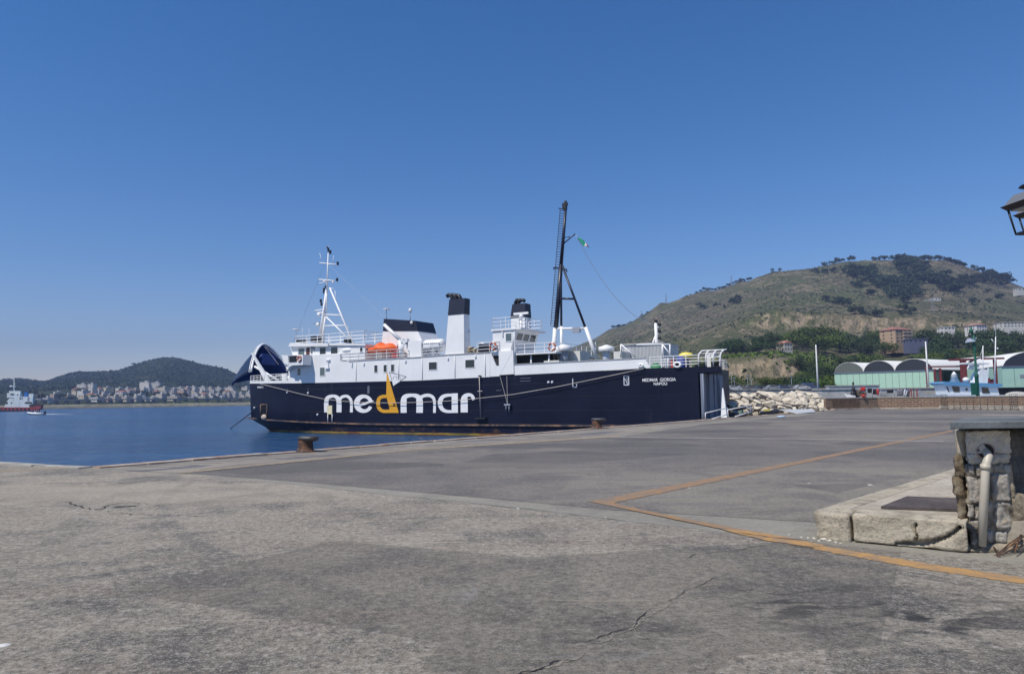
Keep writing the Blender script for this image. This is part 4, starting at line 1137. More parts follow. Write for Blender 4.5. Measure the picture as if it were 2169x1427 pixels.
# corrugated garage block
m_ = MB(); x0, x1, z0, z1 = BX(1317, 731, 1406, 762, 1.5)
n = 60
for i in range(n):
    xa = x0+(x1-x0)*i/n; d_ = .05*(i % 2); m_.box((xa, -2.8, z0-.6), (xa+(x1-x0)/n, 1.5-d_, z1))
m_.box((x0-.05, -2.9, z1), (x1+.05, 1.62, z1+.07), 0)
m_.build('deck_house', paint('corrugated', (.52, .53, .54), .5, .06), FERRY)
m_ = MB(); Yg = 3.8
for pa, pb in (((1315, 757), (1315, 729)), ((1315, 729), (1346, 756)), ((1419, 760), (1419, 729)), ((1403, 729), (1421, 752)), ((1403, 760), (1403, 729)), ((1348, 730), (1419, 729))):
    leg(m_, pa, pb, .06, .06, Yg, Yg, 5)
m_.build('deck_frame', RAILW, FERRY)
m_ = MB()
for (x_, y0_, y1_) in ((1239, 742, 764), (1261.5, 716, 760)): m_.tube(L(x_, y1_, 0), L(x_, y0_, 0), .06, .04, 5)
m_.build('deck_pole', RAILW, FERRY)
# after signal mast
m_ = MB(); Yq = 1.0
leg(m_, (1389, 684), (1392.5, 762), .13, .17, Yq, Yq); leg(m_, (1389, 709), (1372, 756), .07, .07, Yq, Yq, 6); leg(m_, (1387, 687), (1387.5, 705), .06, .06, Yq, Yq, 5); leg(m_, (1381, 731), (1391, 727), .05, .05, Yq, Yq, 5)
for y_ in (692, 706, 720, 734): leg(m_, (1390, y_), (1399, y_+.5), .05, .05, Yq, Yq, 5)
leg(m_, (1404, 730), (1423, 758), .07, .07, Yq, Yq, 5)
AM = m_.build('after_mast', RAILW, FERRY)
m_ = MB()
for (x_, y_) in ((1389.5, 680), (1397, 687.5), (1397, 702), (1397, 716.5)):
    p_ = L(x_, y_, Yq); m_.box((p_.x-.11, p_.y-.12, p_.z-.13), (p_.x+.11, p_.y+.12, p_.z+.13))
m_.build('signal_lamp', BLACK, AM)
# stern rails, with curved hoops at the very stern
m_ = MB()
pa = L(1376, 777, HB-.1); pb = L(1480, 774, HB-.1)
zt3 = L(1430, 753.5, HB-.1).z
zd3 = zd(2)
rail(m_, [(pa.x, HB-.1, zd3), (pb.x, HB-.1, zd3)], zt3-zd3, .95, 4, .035)
rail(m_, [(pa.x, -HB+.1, zd3), (.1, -HB+.1, zd3), (0, 2.0, zd3), (-1.1, 2.5, zd3), (-1.55, HB-.2, zd3)], zt3-zd3, 1.3, 4, .03)
hx = [L(x, 773, HB-.1).x for x in (1480, 1495, 1511, 1526.5)]
zh = L(1500, 740.5, HB-.1).z
prev = None
for x_ in hx:
    pts = [(x_, HB-.1, zd3), (x_, HB-.1, zd3+(zh-zd3)*.55), (x_-.06, HB-.15, zd3+(zh-zd3)*.8), (x_-.22, HB-.35, zh-.05), (x_-.38, HB-.6, zh)]
    m_.path(pts, .05, 5)
    if prev:
        for a, b in zip(pts[1:], prev[1:]): m_.tube(a, b, .03, n=4)
        m_.tube((x_, HB-.1, zd3+.4), (prev[0][0], HB-.1, zd3+.4), .03, n=4)
    prev = pts
m_.build('stern_rail', RAILW, FERRY)
m_ = MB()
for (x_, y_, r_) in ((1358.5, 774, .13), (1435.5, 772.5, .22)):
    p_ = L(x_, y_, HB)
    # ring fairlead
    N = 18; vs = []; fs = []
    for i in range(N):
        a = 2*math.pi*i/N
        for j in range(6):
            b_ = 2*math.pi*j/6; rr = r_+.09*math.cos(b_)
            vs.append((p_.x+rr*math.cos(a)*1.15, p_.y+.12+.09*math.sin(b_), p_.z+rr*math.sin(a)*.8))
    for i in range(N):
        for j in range(6): fs.append((i*6+j, i*6+(j+1) % 6, ((i+1) % N)*6+(j+1) % 6, ((i+1) % N)*6+j))
    m_.add(vs, fs, 0, True); m_.lathe([(r_*.8, 0), (0, .01)], (p_.x, p_.y+.05, p_.z), 4, 1) if False else None
    m_.box((p_.x-r_, p_.y+.0, p_.z-r_*.7), (p_.x+r_, p_.y+.06, p_.z+r_*.7), 1)
m_.build('fairlead', [WHITE, BLACK], FERRY)
# side openings in the navy shell, the anchor port's darkness a black sheet
m_ = MB()
def LHd(a, b): return LH(a, b)
x0 = LH(566, 870); x1 = LH(552.5, 870); z0 = LH(560, 888).z; z1 = LH(560, 856.5).z
yy = hb((x0.x+x1.x)/2)
ya_, yb_ = hb(x0.x), hb(x1.x)
m_.add([(x0.x, ya_+.02, z0), (x1.x, yb_+.02, z0), (x1.x, yb_+.02, z1), (x0.x, ya_+.02, z1)], [(0, 3, 2, 1), (0, 1, 2, 3)], 0)
m_.tube((x0.x, ya_+.03, z0), (x0.x, ya_+.03, z1), .07, n=5, m=1); m_.tube((x1.x, yb_+.03, z0), (x1.x, yb_+.03, z1), .07, n=5, m=1); m_.tube((x0.x, ya_+.03, z1), (x1.x, yb_+.03, z1), .06, n=5, m=1)
m_.ball(((x0.x*.6+x1.x*.4), yy+.08, z0+.25), (.5, .2, .32), 8, 2, 6)
m_.build('anchor_port', [BLACK, STRK, paint('anchor_pale', (.45, .36, .3), .7)], FERRY)
m_ = MB(); x0, x1, z0, z1 = BX(694, 858.6, 703.8, 876.8, HB+.1); m_.box((x0, HB, z0), (x1, HB+.16, z1), 0)
for x_ in (694.3, 703.5):
    m_.tube(L(x_, 876, HB+.1), L(x_, 896, HB+.1), .05, n=5, m=1)
m_.build('side_locker', [paint('cream_box', (.72, .65, .42), .6), RAILW], FERRY)
m_ = MB()
for (xa, ya, xb, yb, f) in ((1321, 795.5, 1333.3, 816, 1), (1212.6, 801.5, 1222.7, 820.5, 0)):
    x0, x1, z0, z1 = BX(xa, ya, xb, yb, HB); t_ = .07
    m_.box((x0, HB, z0), (x1, HB+.05, z0+t_), 0); m_.box((x1-t_, HB, z0), (x1, HB+.05, z1), 0)
    if f:
        m_.box((x0, HB, z1-t_), (x1, HB+.05, z1), 0); m_.box((x0, HB, z0), (x0+t_, HB+.05, z1), 0); m_.box((x0+t_, HB, z0+t_), (x1-t_*2.5, HB+.012, z1-t_), 1); m_.tube((x0+.1, HB+.04, z0+.1), (x0+.4, HB+.04, z1-.2), .025, n=4)
    else: m_.box((x0, HB, z0), (x0+t_, HB+.05, z0+.3), 0)
for (x_, y_, w_, h_) in ((802, 822, 4, 14),):
    x0, x1, z0, z1 = BX(780+x_*0, 0, 0, 0, HB) if False else BX(778.5, 817, 783, 833, HB); m_.box((x0, HB, z0), (x1, HB+.03, z1), 1)
for (x_, y_) in ((609, 831), (653, 832.5), (673, 878), (539.5, 863.5), (1170, 809.5), (1162, 809.7)):
    p_ = LH(x_, y_); m_.ball((p_.x, p_.y+.03, p_.z), .13, 6, 0, 4)
for (x_, ya_, yb_) in ((609, 822, 831), (653, 820, 832)):
    a = LH(x_, ya_); b = LH(x_, yb_); m_.tube(a, b, .03, n=4, m=1)
for (xa, ya, xb, yb) in ((1102, 800, 1124, 800), (1102, 806, 1124, 806), (1159, 809.5, 1166, 809.5), (1051, 826, 1062, 826), (1090, 800, 1091, 801)):
    x0, x1, z0, z1 = BX(xa, ya, xb, yb+1, HB); m_.box((x0, HB, z0), (x1, HB+.03, z0+.05), 1)
m_.build('shell_fitting', [paint('fit_white', (.6, .62, .66), .5), paint('fit_grey', (.13, .14, .18), .5)], FERRY)

# ---- lettering
YLT = HB+0.018
def glyph_poly(mb, poly, m=0, y=YLT): 
    p_ = XZ(poly); mb.side(p_, HB-.01, y, m)
def ribbon(mb, pts, ws, m=0, y=YLT, sub=5):
    "smooth ribbon in photo pixels, widths in pixels"
    P = [Vector((a, b)) for a, b in pts]; out = []
    n = len(P)
    for i in range(n-1):
        p0 = P[max(0, i-1)]; p1 = P[i]; p2 = P[i+1]; p3 = P[min(n-1, i+2)]
        for k in range(sub):
            t = k/sub
            c = 0.5*((2*p1)+(p2-p0)*t+(2*p0-5*p1+4*p2-p3)*t*t+(3*p1-p0-3*p2+p3)*t**3)
            out.append((c, lerp(ws[i], ws[i+1], t)))
    out.append((P[-1], ws[-1]))
    Lf = []; Rt = []
    for i, (c, w) in enumerate(out):
        d = (out[min(i+1, len(out)-1)][0]-out[max(0, i-1)][0]).normalized(); nn = Vector((-d.y, d.x))
        Lf.append(c+nn*w/2); Rt.append(c-nn*w/2)
    LL = [L(p_.x, p_.y) for p_ in Lf]; RR = [L(p_.x, p_.y) for p_ in Rt]
    N = len(LL)
    vs = []
    for a, b in zip(LL, RR):
        vs += [(a.x, HB-.01, a.z), (b.x, HB-.01, b.z), (a.x, y, a.z), (b.x, y, b.z)]
    fs = []
    for i in range(N-1):
        q_ = i*4; fs += [(q_+2, q_+3, q_+7, q_+6), (q_, q_+2, q_+6, q_+4), (q_+1, q_+5, q_+7, q_+3)]
    mb.add(vs, fs, m)
def c1(x, y): return (480+x*.2102, 640+y*.2102)
def c2(x, y): return (780+x*.2102, 600+y*.2102)
LW = paint('letter_white', (.80, .80, .80), .45, .03)
LY = paint('letter_yellow', (.70, .34, .02), .45, .08)
m_ = MB()
def mshape(C, xl, xm, xr, top, bot, wl, wm, wr, tw):
    ribbon(m_, [C(xl, bot), C(xl, top+70), C(xl+18, top+28), C((xl+xm)/2+6, top+14), C(xm-18, top+30), C(xm, top+75), C(xm, bot)], [wl*.21, wl*.21, (wl*.5+tw*.5)*.21, tw*.21, (tw*.5+wm*.5)*.21, wm*.21, wm*.21])
    ribbon(m_, [C(xm+5, top+70), C(xm+22, top+30), C((xm+xr)/2+6, top+14), C(xr-22, top+30), C(xr, top+75), C(xr, bot)], [wm*.5*.21, tw*.21, tw*.21, tw*.21, wr*.21, wr*.21], y=YLT+.004)
mshape(c1, 1006, 1133, 1258, 930, 1108, 44, 50, 28, 28)
mshape(c2, 358, 518, 668, 1112, 1303, 60, 66, 27, 32)
# e
cx_, cy_ = 1385, 1021; pts = []; ws = []
for a in [-22, -45, -70, -95, -120, -145, -170, -195, -220, -245, -270, -295, -320, -338]:
    t = math.radians(a); rx, ry = 73, 74
    thick = 34+22*max(0, -math.cos(t))
    pts.append(c1(cx_+rx*math.cos(t), cy_-ry*math.sin(t))); ws.append(thick*.21)
ribbon(m_, pts, ws)
glyph_poly(m_, [c1(1462, 985), c1(1488, 996), c1(1345, 1052), c1(1338, 1026)], y=YLT+.005)
# a, r
ribbon(m_, [c2(846, 1126), c2(800, 1126), c2(752, 1142), c2(728, 1180), c2(726, 1225), c2(748, 1268), c2(790, 1288), c2(846, 1290)], [6.0, 6.4, 8, 9.5, 9.5, 8, 6.4, 5.8])
glyph_poly(m_, [c2(842, 1108), c2(903, 1106), c2(905, 1303), c2(842, 1304)], y=YLT+.004)
ribbon(m_, [c2(968, 1299), c2(968, 1180), c2(975, 1142), c2(1010, 1122), c2(1045, 1132), c2(1065, 1172)], [15, 15, 11, 7, 6.5, 7])
# pennant filled part
glyph_poly(m_, [c1(1668, 790), c1(1752, 794), c1(1680, 842)])
m_.build('company_name', LW, FERRY)
m_ = MB()
glyph_poly(m_, [c1(1614, 690), c1(1736, 1113), c1(1650, 1113), c1(1640, 1060), c1(1616, 965), c1(1610, 932)])
ribbon(m_, [c1(1613, 948), c1(1570, 950), c1(1537, 972), c1(1528, 1020), c1(1537, 1065), c1(1575, 1095), c1(1652, 1096)], [7, 7, 7.5, 7.8, 7.5, 7, 7], y=YLT+.004)
m_.build('sail_letter', LY, FERRY)
m_ = MB()
for a, b in ((c1(1640, 703), c1(1812, 750)), (c1(1812, 750), c1(1752, 790)), (c1(1640, 703), c1(1668, 785))):
    A2 = L(*a); B2 = L(*b); m_.tube((A2.x, YLT, A2.z), (B2.x, YLT, B2.z), .022, n=4)
ribbon(m_, [c1(1680, 780), c1(1680, 755), c1(1698, 746), c1(1714, 756), c1(1716, 780)], [.6]*5)
ribbon(m_, [c1(1717, 756), c1(1733, 746), c1(1752, 756), c1(1754, 780)], [.6]*4)
x0, x1, z0, z1 = BX(*c1(1681, 1018), *c1(1700, 1046), HB); m_.box((x0, HB, z0), (x1, YLT+.02, z1), 1)
m_.build('pennant_outline', [NAVYTOP, RUST], FERRY)
def text(body, px0, py0, px1, py1, name, mat_, Y, parent=FERRY, bold=0.0, tx=None):
    cu = bpy.data.curves.new(name, 'FONT'); cu.body = body; cu.size = 1.0; cu.extrude = 0.01; cu.align_x = 'LEFT'; cu.offset = bold
    to = bpy.data.objects.new('tmp', cu); COL.objects.link(to)
    dg = bpy.context.evaluated_depsgraph_get(); dg.update()
    me = bpy.data.meshes.new_from_object(to.evaluated_get(dg)); bpy.data.objects.remove(to); bpy.data.curves.remove(cu)
    xs = [v.co.x for v in me.vertices]; ys = [v.co.y for v in me.vertices]
    a = L(px0, py1, Y); b = L(px1, py0, Y)
    for v in me.vertices:
        u = (v.co.x-min(xs))/(max(xs)-min(xs)); w = (v.co.y-min(ys))/(max(ys)-min(ys))
        v.co = Vector((lerp(a.x, b.x, u), Y+0.012+v.co.z*0.5, lerp(a.z, L(px0, py0, Y).z, w)))
    me.materials.append(mat_); me.name = name
    o = bpy.data.objects.new(name, me); COL.objects.link(o); o.parent = parent
    return o
text('MEDMAR  GIORGIA', 1361, 801.5, 1431.5, 808.3, 'ship_name', LW, HB, bold=.012)
text('NAPOLI', 1385, 809.5, 1412.8, 815.8, 'home_port', LW, HB, bold=.012)
text('MEDMAR GIORGIA', 545.3, 818, 565.5, 821.8, 'ship_name', LW, LH(555, 820).y+.06, bold=.012)

# ---- bow visor, raised
def visor():
    base = L(545, 787, 1.5).x
    xh = LH(560, 790).x+0.3
    xh = 52.3
    zb_ = L(529, 787, 2.9).z; ztop = L(549, 731, 0.0).z+0.1
    tip = L(491.5, 811, 0.0)
    N = 24
    def arch(w, zb2, zt2_, x, pw=0.62):
        out = []
        for i in range(N+1):
            t = -1+2*i/N
            y = w*math.copysign(abs(t)**pw if False else abs(t), t)
            f_ = 1-abs(t)**1.75
            z = zb2+(zt2_-zb2)*f_
            out.append((x+1.3*f_*(zt2_-zb2)/(ztop-zb_), y, z))
        return out
    M_ = 8; rr = []
    for k in range(M_+1):
        s_ = k/M_
        w = 2.9*(1-s_)**0.85
        x = lerp(xh, tip.x, s_)
        zt_ = lerp(ztop, tip.z+.05, s_)+0.35*math.sin(math.pi*s_)
        zb2 = lerp(zb_, tip.z-.05, s_**1.2)
        rr.append(arch(w, zb2, zt_, x))
    vs = [p_ for r_ in rr for p_ in r_]; n = N+1
    fs = [(i*n+j, i*n+j+1, (i+1)*n+j+1, (i+1)*n+j) for i in range(M_) for j in range(N)]
    m_ = MB(); m_.add(vs, fs, 0, True); o = m_.build('bow_visor', [paint('visor_blue', (0.012, 0.045, 0.20), .5, .2), paint('visor_navy', (0.012, 0.016, 0.04), .35, .2)], FERRY)
    sm_ = o.modifiers.new('thickness', 'SOLIDIFY'); sm_.thickness = 0.14; sm_.offset = 1.0; sm_.material_offset = 1
    # white rim, ribs and hinge arms
    m_ = MB(); r0 = rr[0]
    m_.path([(x-.05, y*1.02, z) for x, y, z in r0], .13, 6)
    m_.path([(x+.35, y*1.01, z-.05) for x, y, z in r0], .06, 5)
    for i in range(0, N+1, 1): 
        x, y, z = r0[i]; m_.tube((x-.05, y, z), (x+.38, y, z-.04), .035, n=4)
    m_.build('rim', WHITE, o)
    m_ = MB()
    for k in (2, 4):
        r1 = rr[k]; m_.path([(x, y*.93, z-.12) for x, y, z in r1], .09, 5)
    m_.path([(x-.1, 0, z-.25) for x, y, z in [q_[N//2] for q_ in rr]], .12, 5)
    for yy in (-1.2, 1.2):
        m_.tube((xh+.2, yy, ztop-1.4), (xh+2.6, yy*.8, zb_+.6), .1, n=5)
    m_.box((xh+.3, -1.0, zb_+.9), (xh+1.7, 1.0, zb_+2.2))
    m_.build('inner_frame', paint('visor_blue', (0.015, 0.05, 0.20), .5, .2), o)
    m_ = MB()
    for s_ in (1, -1):
        m_.hexa([(49.0, s_*2.75-.12, zd(49)), (49.9, s_*2.75-.12, zd(49)), (49.9, s_*2.75+.12, zd(49)), (49.0, s_*2.75+.12, zd(49))],
                [(xh-.15, s_*2.75-.12, zb_+2.0), (xh+.15, s_*2.75-.12, zb_+2.2), (xh+.15, s_*2.75+.12, zb_+2.2), (xh-.15, s_*2.75+.12, zb_+2.0)])
        m_.tube((48.3, s_*2.4, zd(49)+.3), (xh, s_*2.4, zb_+.6), .14, n=6)
    m_.build('hinge_arm', WHITE, o)
    return o
visor()
# wires from the visor back to the wheelhouse, and mast rigging
m_ = MB()
for (a_, b_, Ya, Yb) in (((560, 731), (612, 775), 0, 3.5), ((557, 729), (590, 772), 0, 1.0), ((694, 545), (620, 727), 1.2, 3.0), ((695, 560), (818, 676), 1.2, 2.0)):
    m_.tube(L(a_[0], a_[1], Ya), L(b_[0], b_[1], Yb), .014, n=3)
m_.build('rigging_wire', GREY, FERRY)
# pipes, boxes and vents on the upper works
m_ = MB()
for (xa, ya, xb, yb, Y_) in ((745, 767.5, 747, 776, HB), (858, 762, 861, 767, HB), (948, 757, 951, 761, HB), (1006, 752, 1009, 757, HB), (770, 768, 772.5, 773, HB)):
    x0, x1, z0, z1 = BX(xa, ya, xb, yb, Y_); m_.box((x0, Y_, z0), (x1, Y_+.12, z1))
for x_ in (755, 845, 895, 964, 1028):
    a = L(x_, interp([(740, 767), (780, 764), (880, 758.7), (1037, 748)], x_), HB); m_.tube((a.x, HB+.05, a.z), (a.x, HB+.05, zd(a.x)+.1), .03, n=5)
m_.build('side_fitting', SW, SUP)
m_ = MB()
for (x_, Y_, h_) in ((785, 2.5, .9), (800, 1.0, 1.1), (925, 1.5, 1.2), (1001, 2.5, .8), (1022, 1.0, 1.3)):
    p_ = L(x_, 752, Y_); z0 = 7.3; m_.tube((p_.x, Y_, z0), (p_.x, Y_, z0+h_), .16, n=8); m_.ball((p_.x, Y_, z0+h_), (.3, .3, .2), 8, 0, 6)
m_.build('cowl_vent', SW, FERRY)
# black bow door frame inside, windlass on the foredeck
m_ = MB(); zf = zd(49); m_.box((50.3, -2.4, zf), (52.3, 2.4, zf+.9)); m_.box((50.1, -2.9, zf), (51.9, -2.3, zf+1.3)); m_.build('bow_frame', BLACK, FERRY)
m_ = MB()
m_.tube((48.0, -1.2, zf+.7), (48.0, 1.8, zf+.7), .38, n=12); m_.box((47.6, -1.4, zf), (48.4, -.9, zf+1.0)); m_.box((47.6, 1.5, zf), (48.4, 1.9, zf+1.1)); m_.ball((48.2, .6, zf+1.5), (.4, .4, .55), 8, 0, 6); m_.box((47.9, .3, zf), (48.4, .9, zf+1.4))
m_.tube((46.5, 2.6, zf), (46.5, 2.6, zf+.8), .12, n=8); m_.tube((45.7, 2.6, zf), (45.7, 2.6, zf+.8), .12, n=8)
m_.build('windlass', WHITE, FERRY)
m_ = MB()
x_ = LH(612, 790).x+.1
m_.box((x_, -3.0, L(606, 780, 3).z), (x_+.9, 3.8, L(606, 770, 3).z)); m_.box((x_, -3.2, zf), (x_+.15, 3.4, L(606, 780, 3).z))
m_.tube((x_+.8, 3.6, zf), (x_+.8, 3.6, zf+2), .06, n=5)
m_.build('front_bulkhead', SW, FERRY)

# ================================================================ things on and round the ferry
def W(p_): return SM @ Vector(p_)
def ferry_thing(mb, name, mats, label, cat, group=None):
    mb.v = [tuple(SM @ Vector(v)) for v in mb.v]
    o = mb.build(name, mats); return tag(o, label, cat, group)
# rescue boat under orange cover
m_ = MB()
a = L(778, 742, HB-1.0); b = L(840, 742, HB-1.0)
N = 14; prof = []
for i in range(N+1):
    t = i/N; X = lerp(a.x, b.x, t); w = 0.85*math.sin(math.pi*min(1, max(.04, t*1.02)))**.45
    hump = .12+.12*math.sin(math.pi*t)+(0.55*math.exp(-((t-.46)/.10)**2))+(0.42*math.exp(-((t-.80)/.15)**2))
    zc = a.z
    ring = []
    for k in range(12):
        an = 2*math.pi*k/12; rz = hump*random.uniform(.9, 1.1) if math.sin(an) > 0 else .26
        ring.append((X, HB-1.0+w*math.cos(an), zc+rz*math.sin(an)+random.uniform(-.03, .03)))
    prof.append(ring)
vs = [p_ for r_ in prof for p_ in r_]; fs = [(i*12+k, i*12+(k+1) % 12, (i+1)*12+(k+1) % 12, (i+1)*12+k) for i in range(N) for k in range(12)]+[tuple(range(12)), tuple(N*12+k for k in range(11, -1, -1))]
m_.add(vs, fs, 0, True)
ferry_thing(m_, 'rescue_boat', ORANGE, 'rescue boat under a bright orange cover on the ferry upper deck', 'rescue boat')
m_ = MB()
x0, x1, z0, z1 = BX(826, 730, 846, 756, HB-.6)
m_.tube((x0+.1, HB-.6, z0), (x0+.1, HB-.6, z1), .06, n=5); m_.tube((x1-.1, HB-.6, z0), (x1-.1, HB-.6, z1-.4), .06, n=5); m_.tube((x0, HB-.6, z0+.5), (x1, HB-.6, z1-.5), .06, n=5); m_.box((x0+.3, HB-1.3, z0), (x1-.2, HB-.7, z0+.9))
m_.build('boat_cradle', paint('red_cradle', (.35, .04, .03), .5), FERRY)
# inflated white boat in the forward recess
m_ = MB()
a = L(725, 741, HB-.8); b = L(759, 741, HB-.8)
m_.ball(((a.x+b.x)/2, HB-.9, a.z-.1), (abs(a.x-b.x)/2+.1, .8, .42), 16, 0, 10); m_.ball(((a.x+b.x)/2+.1, HB-.9, a.z-.5), (abs(a.x-b.x)/2-.15, .6, .5), 16, 1, 10)
ferry_thing(m_, 'tender_boat', [WHITE, GREY], 'small covered white boat with grey keel stowed behind the ferry wheelhouse', 'boat')
m_ = MB()
for x_ in (730, 752):
    p_ = L(x_, 757, HB-.9); m_.tube((p_.x, HB-.5, 7.2), (p_.x, HB-1.2, a.z-.4), .07, n=5); m_.tube((p_.x, HB-1.3, 7.2), (p_.x, HB-.6, a.z-.4), .07, n=5)
m_.build('boat_cradle', RAILW, FERRY)
# liferaft cylinder
m_ = MB(); a = L(900, 733, HB-.9); b = L(941, 731, HB-.9); r_ = .62
prof = [(0, 0), (r_*.75, .03), (r_, .25), (r_, 1.2), (r_*1.04, 1.22), (r_*1.04, 1.32), (r_, 1.34), (r_, abs(a.x-b.x)-.25), (r_*.75, abs(a.x-b.x)-.03), (0, abs(a.x-b.x))]
tmp = MB(); tmp.lathe(prof, (0, 0, 0), 18)
m_.add([(b.x+z, HB-.9+x, (a.z+b.z)/2+y) for x, y, z in tmp.v], tmp.f, 0, True)
ferry_thing(m_, 'liferaft_canister', WHITE, 'long white liferaft canister lying beside the slim funnel on the ferry', 'liferaft')
m_ = MB()
for k in range(9):
    x_ = lerp(b.x+.2, a.x-.2, k/8); m_.tube((x_, HB-.35, 7.95), (x_, HB-.3, 8.7), .03, n=4)
m_.tube((b.x, HB-.3, 8.6), (a.x, HB-.3, 8.6), .035, n=4); m_.tube((b.x, HB-.3, 8.15), (a.x, HB-.3, 8.15), .035, n=4)
for x_ in (a.x-.6, b.x+.6): m_.tube((x_-.4, HB-.5, 7.3), (x_+.3, HB-.6, 8.2), .06, n=5); m_.tube((x_+.4, HB-.5, 7.3), (x_-.3, HB-.6, 8.2), .06, n=5)
m_.build('raft_cradle', paint('cradle_grey', (.25, .28, .34), .5), FERRY)
# clutter by the cut out
m_ = MB(); random.seed(11)
for k in range(16):
    p_ = L(random.uniform(994, 1012), random.uniform(736, 746), HB-.5); m_.ball((p_.x, p_.y, p_.z), (random.uniform(.15, .3), .25, random.uniform(.12, .25)), 7, k % 3, 5)
ferry_thing(m_, 'rope_heap', [paint('rope_tan', (.25, .19, .12), .9), paint('rope_dark', (.06, .05, .045), .9), paint('rope_pale', (.4, .36, .28), .9)], 'heap of brown coiled ropes and gear at the edge of the ferry deck', 'rope heap')
# lifebuoys
def lifebuoy(p_, label, r_=.31):
    m_ = MB(); N = 16; vs = []; fs = []; mi = []
    for i in range(N):
        a = 2*math.pi*i/N
        for j in range(6):
            b_ = 2*math.pi*j/6; rr = r_+.08*math.cos(b_); q_ = SM @ Vector((p_.x+rr*math.cos(a), p_.y+.11*math.sin(b_), p_.z+rr*math.sin(a))); vs.append(tuple(q_))
    for i in range(N):
        for j in range(6): m_.v = vs; m_.f.append((i*6+j, i*6+(j+1) % 6, ((i+1) % N)*6+(j+1) % 6, ((i+1) % N)*6+j)); m_.mi.append(1 if i % 4 == 0 else 0); m_.sm.append(True)
    o = m_.build('lifebuoy', [paint('buoy_orange', (.45, .12, .06), .6), WHITE]); tag(o, label, 'lifebuoy', 'lifebuoys on the ferry rails')
lifebuoy(L(1044, 733, HB+.05), 'orange and white lifebuoy on the port wall of the after bridge')
lifebuoy(L(1169, 734.5, HB-.3), 'orange and white lifebuoy on the rail beside the derrick mast')
lifebuoy(L(634, 759, HB+1.3), 'orange lifebuoy hung on the forward bridge wing', .26)
# barrels and gear on the after deck
DRUM = [((1436, 1452), (754.5, 773), (.02, .05, .30), 'blue', 'tall blue plastic drum on the ferry after deck behind the rail', 'drum'),
        ((1421, 1431), (760, 775), (.55, .10, .06), 'red', 'dull red bin on the ferry after deck between white and blue drums', 'bin'),
        ((1408, 1418), (758, 775), (.70, .70, .68), 'white', 'white bin on the ferry after deck nearest the signal mast', 'bin'),
        ((1466, 1474), (762, 774), (.10, .14, .06), 'olive', 'olive green drum on the ferry after deck just before the curved stern rail', 'drum'),
        ((1497, 1511), (749, 772), (.74, .74, .72), 'pale', 'tall white cabinet inside the curved stern rail of the ferry', 'cabinet'),
        ((1378, 1400), (770, 777), (.05, .22, .10), 'green', 'coil of green mooring rope on the ferry after deck below the signal mast', 'rope coil')]
for (xs_, ys_, c, nm, lab, cat) in DRUM:
    a = L(xs_[0], ys_[1], 3.2); b = L(xs_[1], ys_[0], 3.2); m_ = MB(); r_ = abs(a.x-b.x)/2; cx2 = (a.x+b.x)/2; z0 = 5.5; z1 = b.z
    if cat == 'cabinet': m_.box((cx2-r_, 2.2, z0), (cx2+r_, 3.2, z1)); m_.box((cx2-r_-.03, 2.17, z1), (cx2+r_+.03, 3.23, z1+.05)); m_.box((cx2-.04, 3.2, z0+.9), (cx2+.04, 3.26, z0+1.1))
    elif cat == 'rope coil':
        for k in range(4): m_.path([(cx2+(r_-.1*k)*math.cos(t*math.pi/8), 3.2+(r_-.1*k)*.6*math.sin(t*math.pi/8), z0+.1+.12*k) for t in range(17)], .1, 6)
    else: m_.lathe([(r_*.92, z0), (r_, z0+.05), (r_, z0+(z1-z0)*.33), (r_*1.04, z0+(z1-z0)*.35), (r_, z0+(z1-z0)*.37), (r_, z0+(z1-z0)*.66), (r_*1.04, z0+(z1-z0)*.68), (r_, z0+(z1-z0)*.7), (r_, z1-.05), (r_*.9, z1)], (cx2, 3.2, 0), 14)
    ferry_thing(m_, cat.replace(' ', '_'), paint('gear_'+nm, c, .55, .15), lab, cat)
m_ = MB(); x0, x1, z0, z1 = BX(1446, 751, 1460, 756, 3.0)
m_.ball(((x0+x1)/2, 3.0, (z0+z1)/2), (.62, .5, .3), 10, 0, 6); m_.box((x0+.1, 2.7, 5.5), (x1-.1, 3.3, z0+.05), 1)
ferry_thing(m_, 'covered_winch', [paint('yellow_cover', (.75, .62, .12), .6), NAVYTOP], 'winch with a yellow cover between the blue drum and the stern rail', 'winch')
m_ = MB(); 
for (x_, z_, r_) in ((1482, 5.9, .28), (1489, 5.9, .35), (1517, 6.0, .3)):
    p_ = L(x_, 765, 2.8); m_.tube((p_.x, 2.3, z_), (p_.x, 3.4, z_), r_, n=10); m_.box((p_.x-.3, 2.3, 5.5), (p_.x+.3, 3.3, z_-.1), 1)
ferry_thing(m_, 'deck_winch', [paint('winch_olive', (.13, .15, .08), .6), BLACK], 'dark mooring winch on the ferry stern inside the curved white rail', 'winch')
